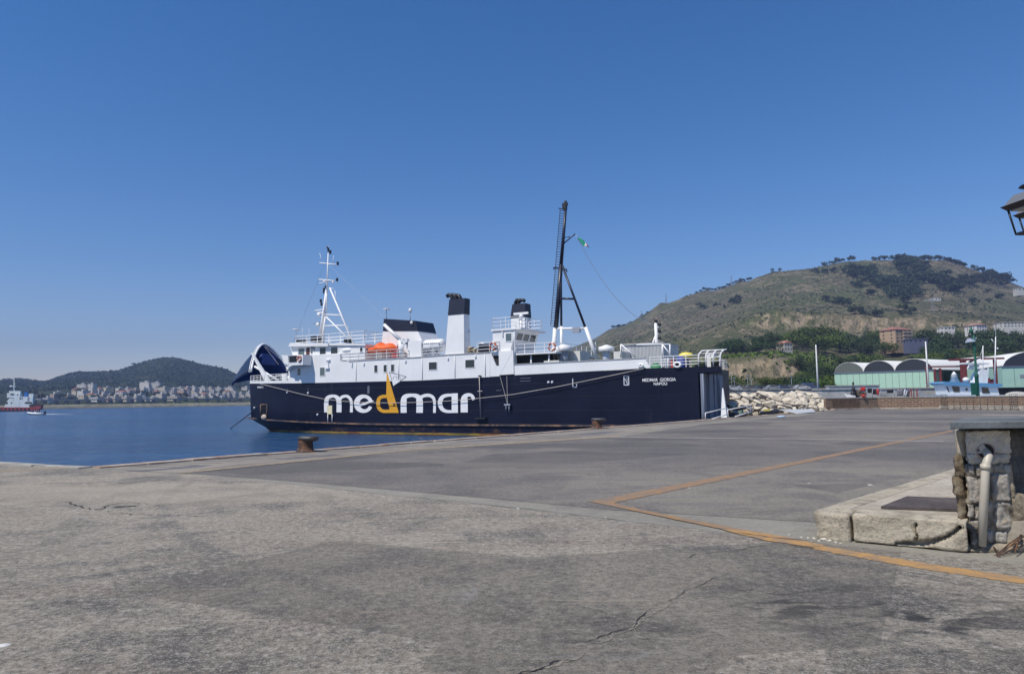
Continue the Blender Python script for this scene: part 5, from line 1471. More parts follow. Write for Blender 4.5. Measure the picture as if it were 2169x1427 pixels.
# pole fender hanging over the side, and a wire with a hook
m_ = MB(); a = L(1015, 797, HB+.25); b = L(1018, 884, HB+.25); m_.tube(a, b, .03, n=5); m_.box((b.x-.55, HB+.1, b.z-.15), (b.x+.55, HB+.4, b.z), 1); m_.box((a.x-.1, HB, a.z), (a.x+.1, HB+.3, a.z+.1), 1); c_ = L(1017, 828, HB+.25); m_.box((c_.x-.25, HB+.2, c_.z-.03), (c_.x+.25, HB+.3, c_.z+.03))
ferry_thing(m_, 'draught_pole', [paint('rope_light', (.5, .46, .42), .8), BLACK], 'thin pole with a crossbar hanging down the navy hull below the upper deck', 'pole')
m_ = MB(); a = L(1059, 796, HB+.2); b = L(1075, 855, HB+.2); c_ = L(1073.5, 796, HB+.2); m_.tube(a, b, .02, n=4); m_.tube(c_, b, .02, n=4); m_.box((b.x-.3, b.y-.1, b.z-.15), (b.x+.3, b.y+.1, b.z), 1); m_.tube((b.x-.15, b.y, b.z-.1), (b.x-.15, b.y, b.z-.7), .05, n=5, m=1); m_.tube((b.x+.15, b.y, b.z-.1), (b.x+.15, b.y, b.z-.6), .05, n=5, m=1)
ferry_thing(m_, 'hanging_ladder', [paint('rope_light', (.5, .46, .42), .8), GREY], 'hook block hanging on two thin lines below the cross braced panel', 'hook block')
# flag
m_ = MB(); vs = []; fs = []
a = L(1225, 506, 2.6); b = L(1248, 524, 2.6)
NU = 12
for i in range(NU+1):
    t = i/NU; c_ = Vector(a).lerp(Vector(b), t); w = .2*math.sin(math.pi*min(1, t*.85+.12))
    for j in range(4):
        s_ = j/3-.5; vs.append((c_.x, c_.y+.15*math.sin(6*t+3*s_), c_.z+s_*w*2+.05*math.sin(9*t)))
for i in range(NU):
    for j in range(3): fs.append((i*4+j, i*4+j+1, (i+1)*4+j+1, (i+1)*4+j))
b0 = len(m_.v); m_.add(vs, fs, 0, True)
for k in range(len(m_.mi)): m_.mi[k] = 0 if k < 21 else (1 if k < 26 else 2)
o = ferry_thing(m_, 'flag', [paint('flag_green', (.01, .30, .16), .7), paint('flag_white', (.6, .6, .6), .7), paint('flag_red', (.22, .02, .03), .7)], 'small furled green white and red flag flying from the derrick mast gaff', 'flag')
o.modifiers.new('thickness', 'SOLIDIFY').thickness = .02
# ropes
ROPE = paint('mooring_rope', (.42, .42, .36), .9, .25, 8); ROPEG = paint('mooring_rope_green', (.26, .45, .36), .9, .2, 8); ROPED = paint('rope_brown', (.30, .25, .20), .9, .2, 8)
def rope(pts, sag, r, mat_, label, seg=24, name='mooring_rope'):
    m_ = MB(); out = []
    for a, b in zip(pts[:-1], pts[1:]):
        a = Vector(a); b = Vector(b)
        for k in range(seg): t = k/seg; out.append(a.lerp(b, t)-Vector((0, 0, sag*4*t*(1-t))))
    out.append(Vector(pts[-1])); m_.path(out, r, 5)
    return tag(m_.build(name, mat_), label, 'rope', 'mooring ropes of the ferry')
BOL3 = gp(1565, 878)
rope([W(L(1364, 777, HB+.15)), BOL3+Vector((-.25, .05, .35))], .25, .045, ROPEG, 'green tinged mooring rope from the forward fairlead by the name to the stern bollard')
rope([W(L(1438, 775, HB+.15)), BOL3+Vector((.0, .05, .4))], .2, .045, ROPE, 'pale mooring rope from the after fairlead to the stern bollard')
rope([W((-.1, -2.6, 5.0)), gp(1757, 871)+Vector((0, 0, .3))], .8, .05, ROPED, 'upper mooring rope running from the ferry stern over the boulders to the brick wall')
rope([W((-.1, -4.4, 3.9)), gp(1748, 872)+Vector((0, .3, .15))], .9, .05, ROPED, 'lower mooring rope running from the ferry stern over the boulders to the brick wall')
a = LH(553.6, 812.5); pts = []
ctl = [(553.6, 812.5), (600, 824), (640, 834), (686, 844), (730, 849.5), (780, 852.5), (830, 853), (880, 852), (950, 849), (1011, 844), (1090, 835), (1180, 819.5), (1270, 801), (1364.7, 781)]
pts = [SM @ Vector((lambda q_: (q_.x, q_.y+.22, q_.z))(LH(*c))) for c in ctl]
m_ = MB(); m_.path(pts, .026, 5); tag(m_.build('mooring_rope', paint('rope_light', (.5, .46, .42), .8)), 'long slack rope hanging in a shallow curve along the whole navy hull', 'rope', 'mooring ropes of the ferry')
p_ = LH(534.5, 873); q_ = gp(486, 909, WZ-.1)
m_ = MB(); m_.tube(SM @ Vector((p_.x, p_.y+.1, p_.z)), q_, .06, n=6); tag(m_.build('anchor_chain', BLACK), 'black anchor chain running from the ferry bow down into the water', 'chain')
# ================================================================ NEAR OBJECTS ON THE QUAY
def rough_box(mb, a, b, sub, amp, m=0, seed=0, sc=3.0, T=None, chip=0.0, cut=None):
    "box with weathered, displaced faces"
    x0, y0, z0 = a; x1, y1, z1 = b
    bm = bmesh.new()
    bmesh.ops.create_cube(bm, size=1.0)
    for v in bm.verts: v.co = Vector((lerp(x0, x1, v.co.x+.5), lerp(y0, y1, v.co.y+.5), lerp(z0, z1, v.co.z+.5)))
    for it in range(7):
        es = [e for e in bm.edges if e.calc_length() > sub*1.6]
        if not es: break
        bmesh.ops.subdivide_edges(bm, edges=es, cuts=1, use_grid_fill=True)
    bmesh.ops.triangulate(bm, faces=[f for f in bm.faces if len(f.verts) > 4])
    c = Vector(((x0+x1)/2, (y0+y1)/2, (z0+z1)/2))
    bm.normal_update()
    off = []
    for v in bm.verts:
        p_ = v.co
        n1 = noise.fractal(Vector((p_.x*sc+seed, p_.y*sc, p_.z*sc)), .8, 2.2, 5)
        ed = sum(1 for lo, hi, q_ in ((x0, x1, p_.x), (y0, y1, p_.y), (z0, z1, p_.z)) if min(abs(q_-lo), abs(q_-hi)) < 1e-4)
        k = n1*amp - (amp*chip*(ed-1)*(0.6+noise.noise(Vector((p_.x*2+seed, p_.y*2, p_.z*2)))) if ed > 1 else 0)
        o_ = v.normal*k
        if cut and abs(p_.y-y0) < 1e-4: o_ = o_+Vector((0, cut(p_.x, p_.z), 0))
        off.append((v, o_))
    for v, o in off: v.co += o
    bm.verts.ensure_lookup_table(); bm.verts.index_update()
    vs = [(T @ v.co if T is not None else v.co) for v in bm.verts]
    mb.add(vs, [tuple(v.index for v in f.verts) for f in bm.faces], m, True)
    bm.free()
def stone_mat(name, c1_, c2_, c3, sc=4.0, bmp=1.0):
    m, nt, p = new_mat(name); v = mapping(nt)
    col = ramp(nt, noise_t(nt, v, sc, 8, .7, .4), [(.32, c3), (.45, c1_), (.62, c2_)])
    col = mixc(nt, ramp(nt, noise_t(nt, v, sc*12, 4, .8), [(.32, .75), (.45, 0.0)]), col, tuple(x*.25 for x in c1_))
    col = mixc(nt, ramp(nt, noise_t(nt, v, sc*.5, 4, .6), [(.52, 0.0), (.66, .7)]), col, tuple(x*.45 for x in c1_))
    nt.links.new(col, p.inputs['Base Color']); p.inputs['Roughness'].default_value = .92; p.inputs['Specular IOR Level'].default_value = .2
    b = bump(nt, noise_t(nt, v, sc*3, 8, .7), bmp, .05); nt.links.new(bump(nt, noise_t(nt, v, sc*18, 3, .8), .6, .01, b), p.inputs['Normal'])
    return m
KERBM = stone_mat('worn_kerb', (.48, .42, .32), (.60, .54, .42), (.20, .18, .15), 3.0)
RUBBLE = stone_mat('rubble_stone', (.40, .34, .25), (.55, .48, .37), (.15, .12, .095), 5.0, 1.2)
PLAST = stone_mat('old_plaster', (.66, .60, .49), (.76, .71, .61), (.40, .34, .26), 4.0, .7)
TUFF = stone_mat('brown_tuff', (.24, .18, .11), (.38, .32, .23), (.08, .06, .045), 7.0, 1.2)
SLABM = stone_mat('slate_slab', (.15, .165, .17), (.20, .215, .22), (.11, .12, .125), 2.0, .2)
FLAG = stone_mat('pale_pavement', (.40, .35, .28), (.48, .43, .35), (.28, .25, .21), 1.2, .4)
# raised pavement with a broken kerb
KH = 0.31
k0 = gp(1728, 1141)                 # near left corner on the ground
kR = gp(2046, 1172)
dk = (kR-k0).normalized(); nk = Vector((-dk.y, dk.x, 0))
kfar = gp(2030, 989, KH)
dl_ = (kfar-Vector((k0.x, k0.y, KH))).normalized(); 
T = Matrix(((dk.x, nk.x, 0, k0.x), (dk.y, nk.y, 0, k0.y), (0, 0, 1, 0), (0, 0, 0, 1)))
LK = (kR-k0).length
PAV = empty('raised_pavement', tuple(k0), label='raised concrete pavement corner with a cracked kerb beside the yard', cat='pavement')
def under(o, par):
    o.parent = par; o.matrix_parent_inverse = Matrix.Translation(-par.location); return o
m_ = MB()
rough_box(m_, (0, 0, -.02), (.36, .42, KH-.01), .035, .022, 0, 1, 5, T, 1.2)
under(tag(m_.build('kerb_stone', KERBM), 'short dark weathered kerb end left of the crack'), PAV)
m_ = MB()
def onface0(px, py):
    d = ray(px, py); t = (k0-CO).dot(nk)/d.dot(nk); q_ = T.inverted() @ (CO+d*t); return (q_.x, q_.z)
CKL = [onface0(*q_) for q_ in ((1900, 1152), (1925, 1153), (1950, 1153), (1975, 1148), (2000, 1140), (2018, 1130), (2033, 1118))]
CKW = [.012, .022, .026, .020, .014, .012, .012]
CK2 = [onface0(*q_) for q_ in ((1938, 1150), (1942, 1135), (1936, 1122), (1940, 1108))]
def cutfn(x, z):
    best = 0
    for pl_, ww in ((CKL, CKW), (CK2, [.008]*4)):
        for i in range(len(pl_)-1):
            a_ = Vector(pl_[i]); b_ = Vector(pl_[i+1]); p2 = Vector((x, z)); t = max(0, min(1, (p2-a_).dot(b_-a_)/(b_-a_).length_squared)); dd_ = (p2-a_.lerp(b_, t)).length; w_ = lerp(ww[i], ww[i+1], t)
            if dd_ < w_: best = max(best, .10)
            elif dd_ < w_*1.6: best = max(best, .02)
    return best
rough_box(m_, (.385, .01, .01), (LK+.02, .42, KH), .017, .012, 0, 5, 5, T, 1.4, cutfn)
under(m_.build('kerb_stone', KERBM), PAV)
# pavement top
farL = Vector((k0.x, k0.y, 0))+dl_.xy.to_3d()*14
m_ = MB(); pl = [xy(T @ Vector((.02, .40, 0))), xy(T @ Vector((LK+3.5, .40, 0))), (farL.x+14, farL.y), (farL.x, farL.y)]
m_.slab(pl, -.01, KH-.015)
under(m_.build('pavement_top', FLAG), PAV)
# kerb along the yard side
m_ = MB(); side_d = (farL-k0).normalized(); ns = Vector((side_d.y, -side_d.x, 0))
T2 = Matrix(((side_d.x, -ns.x, 0, k0.x), (side_d.y, -ns.y, 0, k0.y), (0, 0, 1, 0), (0, 0, 0, 1)))
if (T2.to_3x3().determinant()) < 0: pass
vs0 = len(m_.v)
a = k0+side_d*.4; b = farL; w2 = ns*.22
m_.hexa([a, a+w2, b+w2, b] if True else [], [Vector((q_.x, q_.y, KH-.011)) for q_ in (a, a+w2, b+w2, b)])
under(m_.build('kerb_stone', KERBM), PAV)
# dark plate on the pavement
m_ = MB(); pl = [gp(1866, 1075, KH), gp(1922, 1053, KH), gp(2030, 1057, KH), gp(2030, 1081, KH)]
m_.slab([xy(p_) for p_ in pl], KH-.01, KH+.018)
PLT = stone_mat('rusty_plate', (.10, .085, .085), (.14, .12, .115), (.07, .06, .06), 2.5, .3)
tag(m_.build('cover_plate', PLT), 'flat dark brown steel plate lying on the raised pavement behind the kerb', 'cover plate')

# broken pier with a slab on top
zp = gp(2060, 1166); py_ = zp.y
x0p = at(2046, 1100, py_).x; x1p = at(2150, 1100, py_).x
PIER = empty('stone_pier', (x0p, py_, 0), label='crumbling masonry pier with peeling plaster at the right carrying a grey slab', cat='pier')
topz = at(2090, 912, py_).z
PT_ = Matrix(((1, .60, 0, -.60*py_), (0, 1, 0, 0), (0, 0, 1, 0), (0, 0, 0, 1)))
def pxz(px, py, yy=py_): p_ = at(px, py, yy); return p_.x, p_.z
m_ = MB()
xa, za = pxz(2046, 1003); xb, zb = pxz(2146, 1003)
rough_box(m_, (xa, py_, 0.02), (xb, py_+.5, at(2090, 985, py_).z), .018, .035, 0, 3, 9, PT_, .8)
under(m_.build('rubble_core', RUBBLE), PIER)
m_ = MB()
xa, _ = pxz(2048, 950); xb, _ = pxz(2142, 950)
rough_box(m_, (xa, py_-.015, at(2090, 962, py_).z), (xb, py_+.42, topz), .018, .022, 0, 9, 9, PT_, 1.3)
rough_box(m_, (xa+.01, py_+.0, at(2090, 984, py_).z), (xb-.02, py_+.42, at(2090, 958, py_).z), .018, .03, 0, 15, 9, PT_, 1.3)
under(m_.build('plaster_block', PLAST), PIER)
m_ = MB()
for k, (xa_, xb_, ya_, yb_) in enumerate(((2050, 2064, 985, 1006), (2066, 2082, 990, 1008), (2084, 2100, 986, 1000), (2088, 2100, 1062, 1082), (2049, 2062, 1066, 1094), (2086, 2102, 1122, 1148), (2122, 2140, 985, 1000), (2064, 2083, 1068, 1098), (2098, 2137, 1002, 1060), (2104, 2139, 1064, 1120), (2050, 2084, 1010, 1062), (2052, 2080, 1102, 1150), (2106, 2132, 1126, 1150))):
    xa, _ = pxz(xa_, ya_); xb, _ = pxz(xb_, ya_)
    rough_box(m_, (xa, py_-.022-.008*(k % 3), at(2090, yb_, py_).z), (xb, py_+.1, at(2090, ya_, py_).z), .016, .022, 0, 20+k*3, 11, PT_, .7)
under(m_.build('facing_stone', stone_mat('facing_pale', (.47, .43, .37), (.60, .56, .48), (.25, .21, .17), 5, 1.1)), PIER)
# brown edge on the left
m_ = MB()
ys = py_+.06
for k, (xa_, xb_, ya_, yb_) in enumerate(((2022, 2044, 965, 1014), (2019, 2043, 1012, 1052), (2027, 2046, 1040, 1110))):
    xa = at(xa_, ya_, ys).x-.60*(ys-py_); xb = at(xb_, ya_, ys).x-.60*(ys-py_)
    rough_box(m_, (xa, ys, at(2030, yb_, ys).z), (xb, ys+.3, at(2030, ya_, ys).z), .025, .03, 0, 40+k*5, 11, PT_, .8)
under(m_.build('tuff_block', TUFF), PIER)
m_ = MB()
xa = at(2026, 930, ys).x-.6*.06; xb = at(2050, 930, ys).x-.6*.06
rough_box(m_, (xa, ys+.03, at(2030, 966, ys+.2).z), (xb, ys+.5, topz), .04, .02, 0, 60, 5, PT_, 1)
under(m_.build('shaded_block', KERBM), PIER)
m_ = MB()
rough_box(m_, (x1p-.02, py_-.01, 0.0), (x1p+.30, py_+.4, at(2150, 1045, py_).z), .04, .025, 0, 77, 8, PT_, .6)
rough_box(m_, (at(2060, 1160, py_).x-.1, py_-.10, -.03), (x1p+.25, py_+.3, .07), .04, .03, 0, 88, 5, PT_, 1.5)
under(m_.build('fallen_base', RUBBLE), PIER)
# side wall running back to the right, its shadow painted into the stone colour
m_ = MB(); DKST = stone_mat('dark_stone', (.15, .145, .14), (.24, .23, .21), (.07, .068, .068), 6, 1.2)
rough_box(m_, (x1p-.12, py_+.10, 0.0), (x1p+1.6, py_+.5, topz), .04, .05, 0, 99, 6, None, .4)
under(m_.build('dark_wall', DKST), PIER)
# slab
SLT = at(2012, 894, py_-.18)
m_ = MB(); yb_ = py_+1.15
sx0 = at(2012, 905, py_-.2).x; sz1 = at(2060, 893, py_-.2).z; sz0 = at(2060, 908, py_-.2).z
m_.slab([(sx0, py_-.2), (sx0+3.2, py_-.45), (sx0+4.2, yb_), (at(2046, 885, yb_).x, yb_+.02)], sz0, sz1)
o = tag(m_.build('stone_slab', SLABM, bevel=.008), 'thick grey stone slab lying across the top of the broken pier', 'slab')
# drain pipe with elbow and socket
m_ = MB(); r_ = .036
pe = at(2091, 963, py_-.07); pb_ = at(2079, 1156, py_-.10); pc = at(2088, 985, py_-.10)
m_.path([Vector((pe.x+.03, py_+.05, pe.z+.02)), Vector((pe.x+.02, py_-.03, pe.z+.02)), Vector((pe.x+.005, py_-.085, pe.z-.01)), pc, pb_], r_*1.12, 14)
m_.tube(at(2087.5, 983, py_-.10), at(2087, 994, py_-.10), r_*1.32, n=14)
PVC = paint('pipe_plastic', (.47, .43, .35), .45, .05, 2, dirt=(.42, .38, .32), dirt_amt=.3)
DP = tag(m_.build('drain_pipe', PVC), 'bent off white plastic drain pipe standing against the broken pier', 'drain pipe')
m_ = MB(); p_ = at(2089, 955, py_-.03)
N = 24; vs = []; fs = []
for i in range(N):
    a = 2*math.pi*i/N
    for (rr, yy) in ((.092, -.03), (.086, -.03), (.082, .1), (.09, .1)): vs.append((p_.x+rr*math.cos(a), py_+yy, p_.z+rr*math.sin(a)*.85))
for i in range(N):
    for j in range(4): fs.append((i*4+j, i*4+(j+1) % 4, ((i+1) % N)*4+(j+1) % 4, ((i+1) % N)*4+j))
m_.add(vs, fs, 0, True)
m_.add([(p_.x+.084*math.cos(2*math.pi*i/N), py_-.018, p_.z+.071*math.sin(2*math.pi*i/N)) for i in range(N)], [tuple(range(N-1, -1, -1))], 1)
tag(m_.build('pipe_socket', [paint('socket_clay', (.32, .22, .2), .6), CRK]), 'round clay pipe mouth opening in the plaster of the broken pier', 'pipe mouth')
# black corrugated hose
m_ = MB(); ph = py_-.08
pts = [at(x, y, ph) for x, y in ((2036, 1114), (2044, 1113), (2054, 1117), (2061, 1126), (2064, 1140), (2066, 1162))]
sm = []
for i in range(len(pts)-1):
    for k in range(8): sm.append(pts[i].lerp(pts[i+1], k/8))
m_.path(sm, [.034 if k % 3 else .040 for k in range(len(sm))], 10)
tag(m_.build('drain_hose', paint('hose_black', (.02, .022, .026), .35, .2, dirt=(.12, .13, .15), dirt_amt=.3, dscale=8)), 'black plastic hose curving out of the kerb end down to the ground', 'hose')
# rusty rebar
for k, (a_, b_) in enumerate((((2105, 1180), (2172, 1128)), ((2100, 1181), (2175, 1140)), ((2108, 1182), (2180, 1150)), ((2118, 1178), (2104, 1160)), ((2150, 1170), (2163, 1130)), ((2112, 1178), (2190, 1122)))):
    m_ = MB(); A2 = at(*a_, py_-.22-.02*k); B2 = at(*b_, py_-.05); B2.z = max(B2.z, .05); m_.path([A2, A2.lerp(B2, .5)+Vector((0, 0, .015)), B2], .007, 5)
    m_all = m_all if k else MB(); m_all.add(m_.v, m_.f, 0, True)
tag(m_all.build('rebar_tangle', RUST), 'tangle of thin rusty rods sticking out at the foot of the broken pier', 'rebar')
# rubble bits
random.seed(21)
def pebble(p_, r_, mat_, label, cat, group, name, seed, flat=.6):
    bm = bmesh.new(); bmesh.ops.create_icosphere(bm, subdivisions=2, radius=1)
    for v in bm.verts:
        n1 = noise.noise(v.co*1.4+Vector((seed*3.1, 0, 0))); v.co = Vector((v.co.x*(1+.35*n1)*r_*1.3, v.co.y*(1+.35*n1)*r_, v.co.z*(1+.4*n1)*r_*flat))
    me = bpy.data.meshes.new(name); bm.to_mesh(me); bm.free(); me.materials.append(mat_)
    o = bpy.data.objects.new(name, me); COL.objects.link(o); o.location = (p_.x, p_.y, r_*flat*.55); o.rotation_euler = (0, 0, seed)
    return tag(o, label, cat, group)
for k, (x, y, r_) in enumerate(((1745, 1144, .032), (1724, 1141, .02), (1757, 1146, .022), (1735, 1146, .014), (1712, 1140, .016), (1770, 1149, .016), (1698, 1138, .012), (1781, 1151, .014), (1672, 1133, .012), (1720, 1147, .011))):
    pebble(gp(x, y), r_, PLAST, 'small pale chip of rubble, %s largest in the scatter by the kerb corner' % ('', 'second', 'third', 'fourth', 'fifth', 'sixth', 'seventh', 'eighth', 'ninth', 'tenth')[k] if k else 'largest round white stone by the left end of the kerb', 'stone', 'rubble chips by the kerb' if k else None, 'stone', k)
LIT = paint('litter_white', (.62, .60, .56), .7)
LITT = [((6, 1368), .05, 'white scrap of paper at the left edge near the bottom'), ((1097, 1077), .035, 'white scrap lying in the long pavement joint'), ((1843, 1027), .05, 'white scrap on the yard left of the raised pavement'),
        ((1237, 927), .06, 'small white speck of litter out on the grey yard left'), ((596, 1205), .02, 'short white stub on the old asphalt'), ((323, 1105), .02, 'thin white scrap near the long crack on the left'),
        ((836, 1252), .022, 'white cigarette end on the asphalt in the middle'), ((1799, 1250), .02, 'white cigarette end right of the dark oil marks'), ((1283, 1096), .02, 'white chip at the joint below the orange corner'), ((1714, 1023), .03, 'white pebble on the yard inside the orange line'), ((1461, 1033), .03, 'white chip just inside the orange line'), ((2038, 1317), .02, 'pale scrap among the dark oil spots')]
for k, ((x, y), r_, lb) in enumerate(LITT): pebble(gp(x, y), r_*.75, LIT, lb, 'litter', None, 'litter', k+3, .25)
# ---------------------------------------------------------------- bollards
def bollard(p_, h, label, rot):
    "cast iron bollard with a head hooked to one side"
    B = empty('bollard', tuple(p_), rot, label=label, cat='bollard', group='iron bollards along the quay edge')
    m_ = MB()
    m_.lathe([(.33*h/.5, 0), (.31*h/.5, .03), (.25*h/.5, .06), (.23*h/.5, .14*h/.5), (.22*h/.5, .30*h/.5), (.225*h/.5, .38*h/.5), (.22*h/.5, .44*h/.5)], (0, 0, 0), 20, 0)
    o = m_.build('post', RUST, B)
    m_ = MB(); k = h/.5
    n = 20; prof = [(.0, .345), (.19, .35), (.235, .375), (.25, .42), (.23, .465), (.17, .492), (0, .50)]
    vs = []; fs = []
    for r_, z in prof:
        for i in range(n):
            a = 2*math.pi*i/n; cx = math.cos(a); ex = .17 if cx > 0 else 0.0
            vs.append(((r_*cx+ex*min(1, r_/.2))*k, r_*math.sin(a)*k, (z-.02*max(0, cx)*(1 if z < .4 else 0))*k))
    for i in range(len(prof)-1):
        for j in range(n): fs.append((i*n+j, i*n+(j+1) % n, (i+1)*n+(j+1) % n, (i+1)*n+j))
    m_.add(vs, fs, 0, True)
    m_.build('head', paint('bollard_head', (.045, .045, .05), .45, .4, 6, dirt=(.12, .06, .035), dirt_amt=.3, bmp=.3), B)
    return B
bollard(gp(647, 957), .53, 'squat rusty bollard with a hooked head at the quay edge left of the ferry name', R(-15))
bollard(gp(1264, 908), .58, 'rusty orange streaked bollard at the quay edge below the middle of the ferry', R(-15))
bollard(gp(1566, 879), .72, 'dark bollard wrapped in mooring ropes at the ferry stern', R(-15))
# ropes heaped round the third bollard and handrails at the stern
m_ = MB(); c_ = gp(1566, 879)
for k in range(4): m_.path([(c_.x+.33*math.cos(t*math.pi/8), c_.y+.33*math.sin(t*math.pi/8), .16+.07*k+.03*math.sin(t)) for t in range(17)], .035, 5)
tag(m_.build('rope_turns', ROPEG), 'turns of pale green rope wound round the stern bollard', 'rope')
for (a_, b_, c_, d_, lb) in (((1494, 889), (1494, 874.5), (1541, 863.5), 0, 'white handrail with a squared end at the ferry stern ramp, left one'), ((1543, 884), (1541, 868), (1590, 858), 0, 'white handrail on the stern ramp right of the white arm')):
    m_ = MB(); dd = gp(1500, 889).y; A2 = at(*a_, dd); B2 = at(*b_, dd); C2 = at(*c_, dd+1.5); D2 = at(c_[0], a_[1]-12, dd+1.5)
    m_.path([A2, B2, C2], .035, 6); m_.tube(at(a_[0]+14, a_[1]-2, dd), at(c_[0], a_[1]-12, dd+1.5), .035, n=6); m_.tube(C2, D2, .03, n=6)
    tag(m_.build('handrail', RAILW), lb, 'handrail')
m_ = MB(); m_.ball(gp(1558, 877)+Vector((0, 0, .35)), (.3, .25, .35), 9, 0, 6)
# ---------------------------------------------------------------- street lamp
LPd = 10.2
LC = at(2186, 515, LPd)
LAMPM = paint('lamp_iron', (.012, .014, .02), .4, .2); LAMPG = paint('lamp_roof_grey', (.16, .17, .19), .5, .1)
SL = empty('street_lamp', (LC.x, LC.y, 0), R(4), label='black iron street lamp with square lanterns at the right edge', cat='street lamp')
m_ = MB(); m_.lathe([(.16, 0), (.15, .25), (.11, .3), (.10, .9), (.07, 1.0), (.055, 1.1), (.045, LC.z-.25), (.06, LC.z-.2), (.045, LC.z-.1), (.03, LC.z+.1)], (0, 0, 0), 14)
m_.build('post', LAMPM, SL)
def lantern(x, y, z, w=.225):
    m_ = MB(); h = .40; wb = w*.78
    # four raking corner bars, bottom ring
    for sx in (-1, 1):
        for sy in (-1, 1):
            m_.tube((x+sx*w*.86, y+sy*w*.86, z+h), (x+sx*wb*.8, y+sy*wb*.8, z), .017, .013, 6)
    for (p0, p1) in (((-1, -1), (1, -1)), ((1, -1), (1, 1)), ((1, 1), (-1, 1)), ((-1, 1), (-1, -1))):
        m_.tube((x+p0[0]*wb*.8, y+p0[1]*wb*.8, z), (x+p1[0]*wb*.8, y+p1[1]*wb*.8, z), .016, n=6)
    m_.hexa([(x-w*.88, y-w*.88, z+h-.06), (x+w*.88, y-w*.88, z+h-.06), (x+w*.88, y+w*.88, z+h-.06), (x-w*.88, y+w*.88, z+h-.06)], [(x-w*1.12, y-w*1.12, z+h), (x+w*1.12, y-w*1.12, z+h), (x+w*1.12, y+w*1.12, z+h), (x-w*1.12, y+w*1.12, z+h)])
    o = m_.build('lantern', LAMPM, SL)
    m_ = MB(); m_.hexa([(x-w*1.0, y-w*1.0, z+h+.003), (x+w*1.0, y-w*1.0, z+h+.003), (x+w*1.0, y+w*1.0, z+h+.003), (x-w*1.0, y+w*1.0, z+h+.003)], [(x-w*.62, y-w*.62, z+h+.14), (x+w*.62, y-w*.62, z+h+.14), (x+w*.62, y+w*.62, z+h+.14), (x-w*.62, y+w*.62, z+h+.14)])
    m_.build('lantern_roof', LAMPG, o)
    m_ = MB(); m_.lathe([(.12, z+h+.14), (.075, z+h+.165), (.07, z+h+.20), (.135, z+h+.225), (.11, z+h+.25), (.05, z+h+.27), (0, z+h+.275)], (x, y, 0), 14); m_.build('lantern_cap', LAMPM, o)
    m_ = MB(); m_.box((x-w*.75, y-w*.75, z+h-.075), (x+w*.75, y+w*.75, z+h-.062)); m_.build('lamp_plate', paint('lamp_plate', (.25, .27, .27), .4), o)
    return o
zl = at(2160, 490, LPd).z-.0
import itertools
SLi = Matrix.Rotation(-R(4), 3, 'Z')
def loc_(px, py, d): p_ = at(px, py, d)-Vector((LC.x, LC.y, 0)); p_ = SLi @ p_; return p_
l1 = loc_(2190, 491, LPd-.9); l2 = loc_(2204, 499, LPd+1.2)
lantern(l1.x, l1.y, l1.z); lantern(l2.x, l2.y, l2.z)
m_ = MB()
for l_ in (l1, l2):
    m_.path([(0, 0, LC.z-.15), (l_.x*.45, l_.y*.45, LC.z-.2), (l_.x*.85, l_.y*.85, l_.z-.12), (l_.x, l_.y, l_.z)], .022, 8)
m_.build('lamp_arm', LAMPM, SL)
# ================================================================ RIGHT SIDE: boulders, wall, boats, hangars, hill
# ---- flat land behind the basin
LAND = stone_mat('harbour_ground', (.22, .20, .17), (.28, .26, .22), (.16, .14, .12), .3, .3)
def hp(px, d, z): p_ = at(px, 800, d); return Vector((p_.x, d, z))
m_ = MB()
pl = [(hp(1180, 192, 0).x, 192), (hp(1740, 192, 0).x, 192), (hp(1990, 192, 0).x, 192), (hp(2900, 192, 0).x, 192), (hp(2900, 312, 0).x, 312), (hp(1180, 312, 0).x, 312)]
m_.slab(pl, WZ-3, 3.2)
tag(m_.build('harbour_yard', LAND), kind='structure')
GRASS = paint('verge_green', (.055, .075, .025), .95, .4, .4, dirt=(.16, .13, .07), dirt_amt=.4, dscale=.25)
m_ = MB(); m_.slab([(hp(1180, 215, 0).x, 215), (hp(2900, 215, 0).x, 215), (hp(2900, 305, 0).x, 305), (hp(1180, 305, 0).x, 305)], 3.2, 3.26)
tag(m_.build('verge', GRASS), kind='structure')
# ---- sea wall across the basin
SEAW = stone_mat('sea_wall_pale', (.46, .44, .40), (.54, .52, .47), (.36, .34, .30), .8, .3)
def wallbox(px0, px1, ytop, d, thick, zb, name, mat_, label, cat, cop=True):
    a = hp(px0, d, 0); b = hp(px1, d, 0); zt = at(px0, ytop, d).z
    E = empty(name, (a.x, d, zb), label=label, cat=cat)
    m_ = MB(); m_.box((a.x, d, zb), (b.x, d+thick, zt)); under(m_.build('wall_face', mat_), E)
    if cop: m_ = MB(); m_.box((a.x-.1, d-.12, zt), (b.x+.1, d+thick+.1, zt+.18)); under(m_.build('coping', CONC), E)
    return E
wallbox(1739, 2010, 826, 105, 3.0, WZ-2, 'breakwater_wall', SEAW, 'low pale concrete breakwater wall beyond the brick wall and its clutter', 'wall')
wallbox(1755, 1861, 818.5, 112, 1.2, 0, 'parapet', paint('parapet_white', (.66, .66, .63), .7, .06), 'longer white parapet raised behind the pale breakwater wall below the green hangar', 'parapet')
wallbox(1530, 1760, 827, 118, 1.0, WZ-2, 'quay_wall', CONC, 'grey quay wall behind the boulders beneath the parked cars', 'wall')
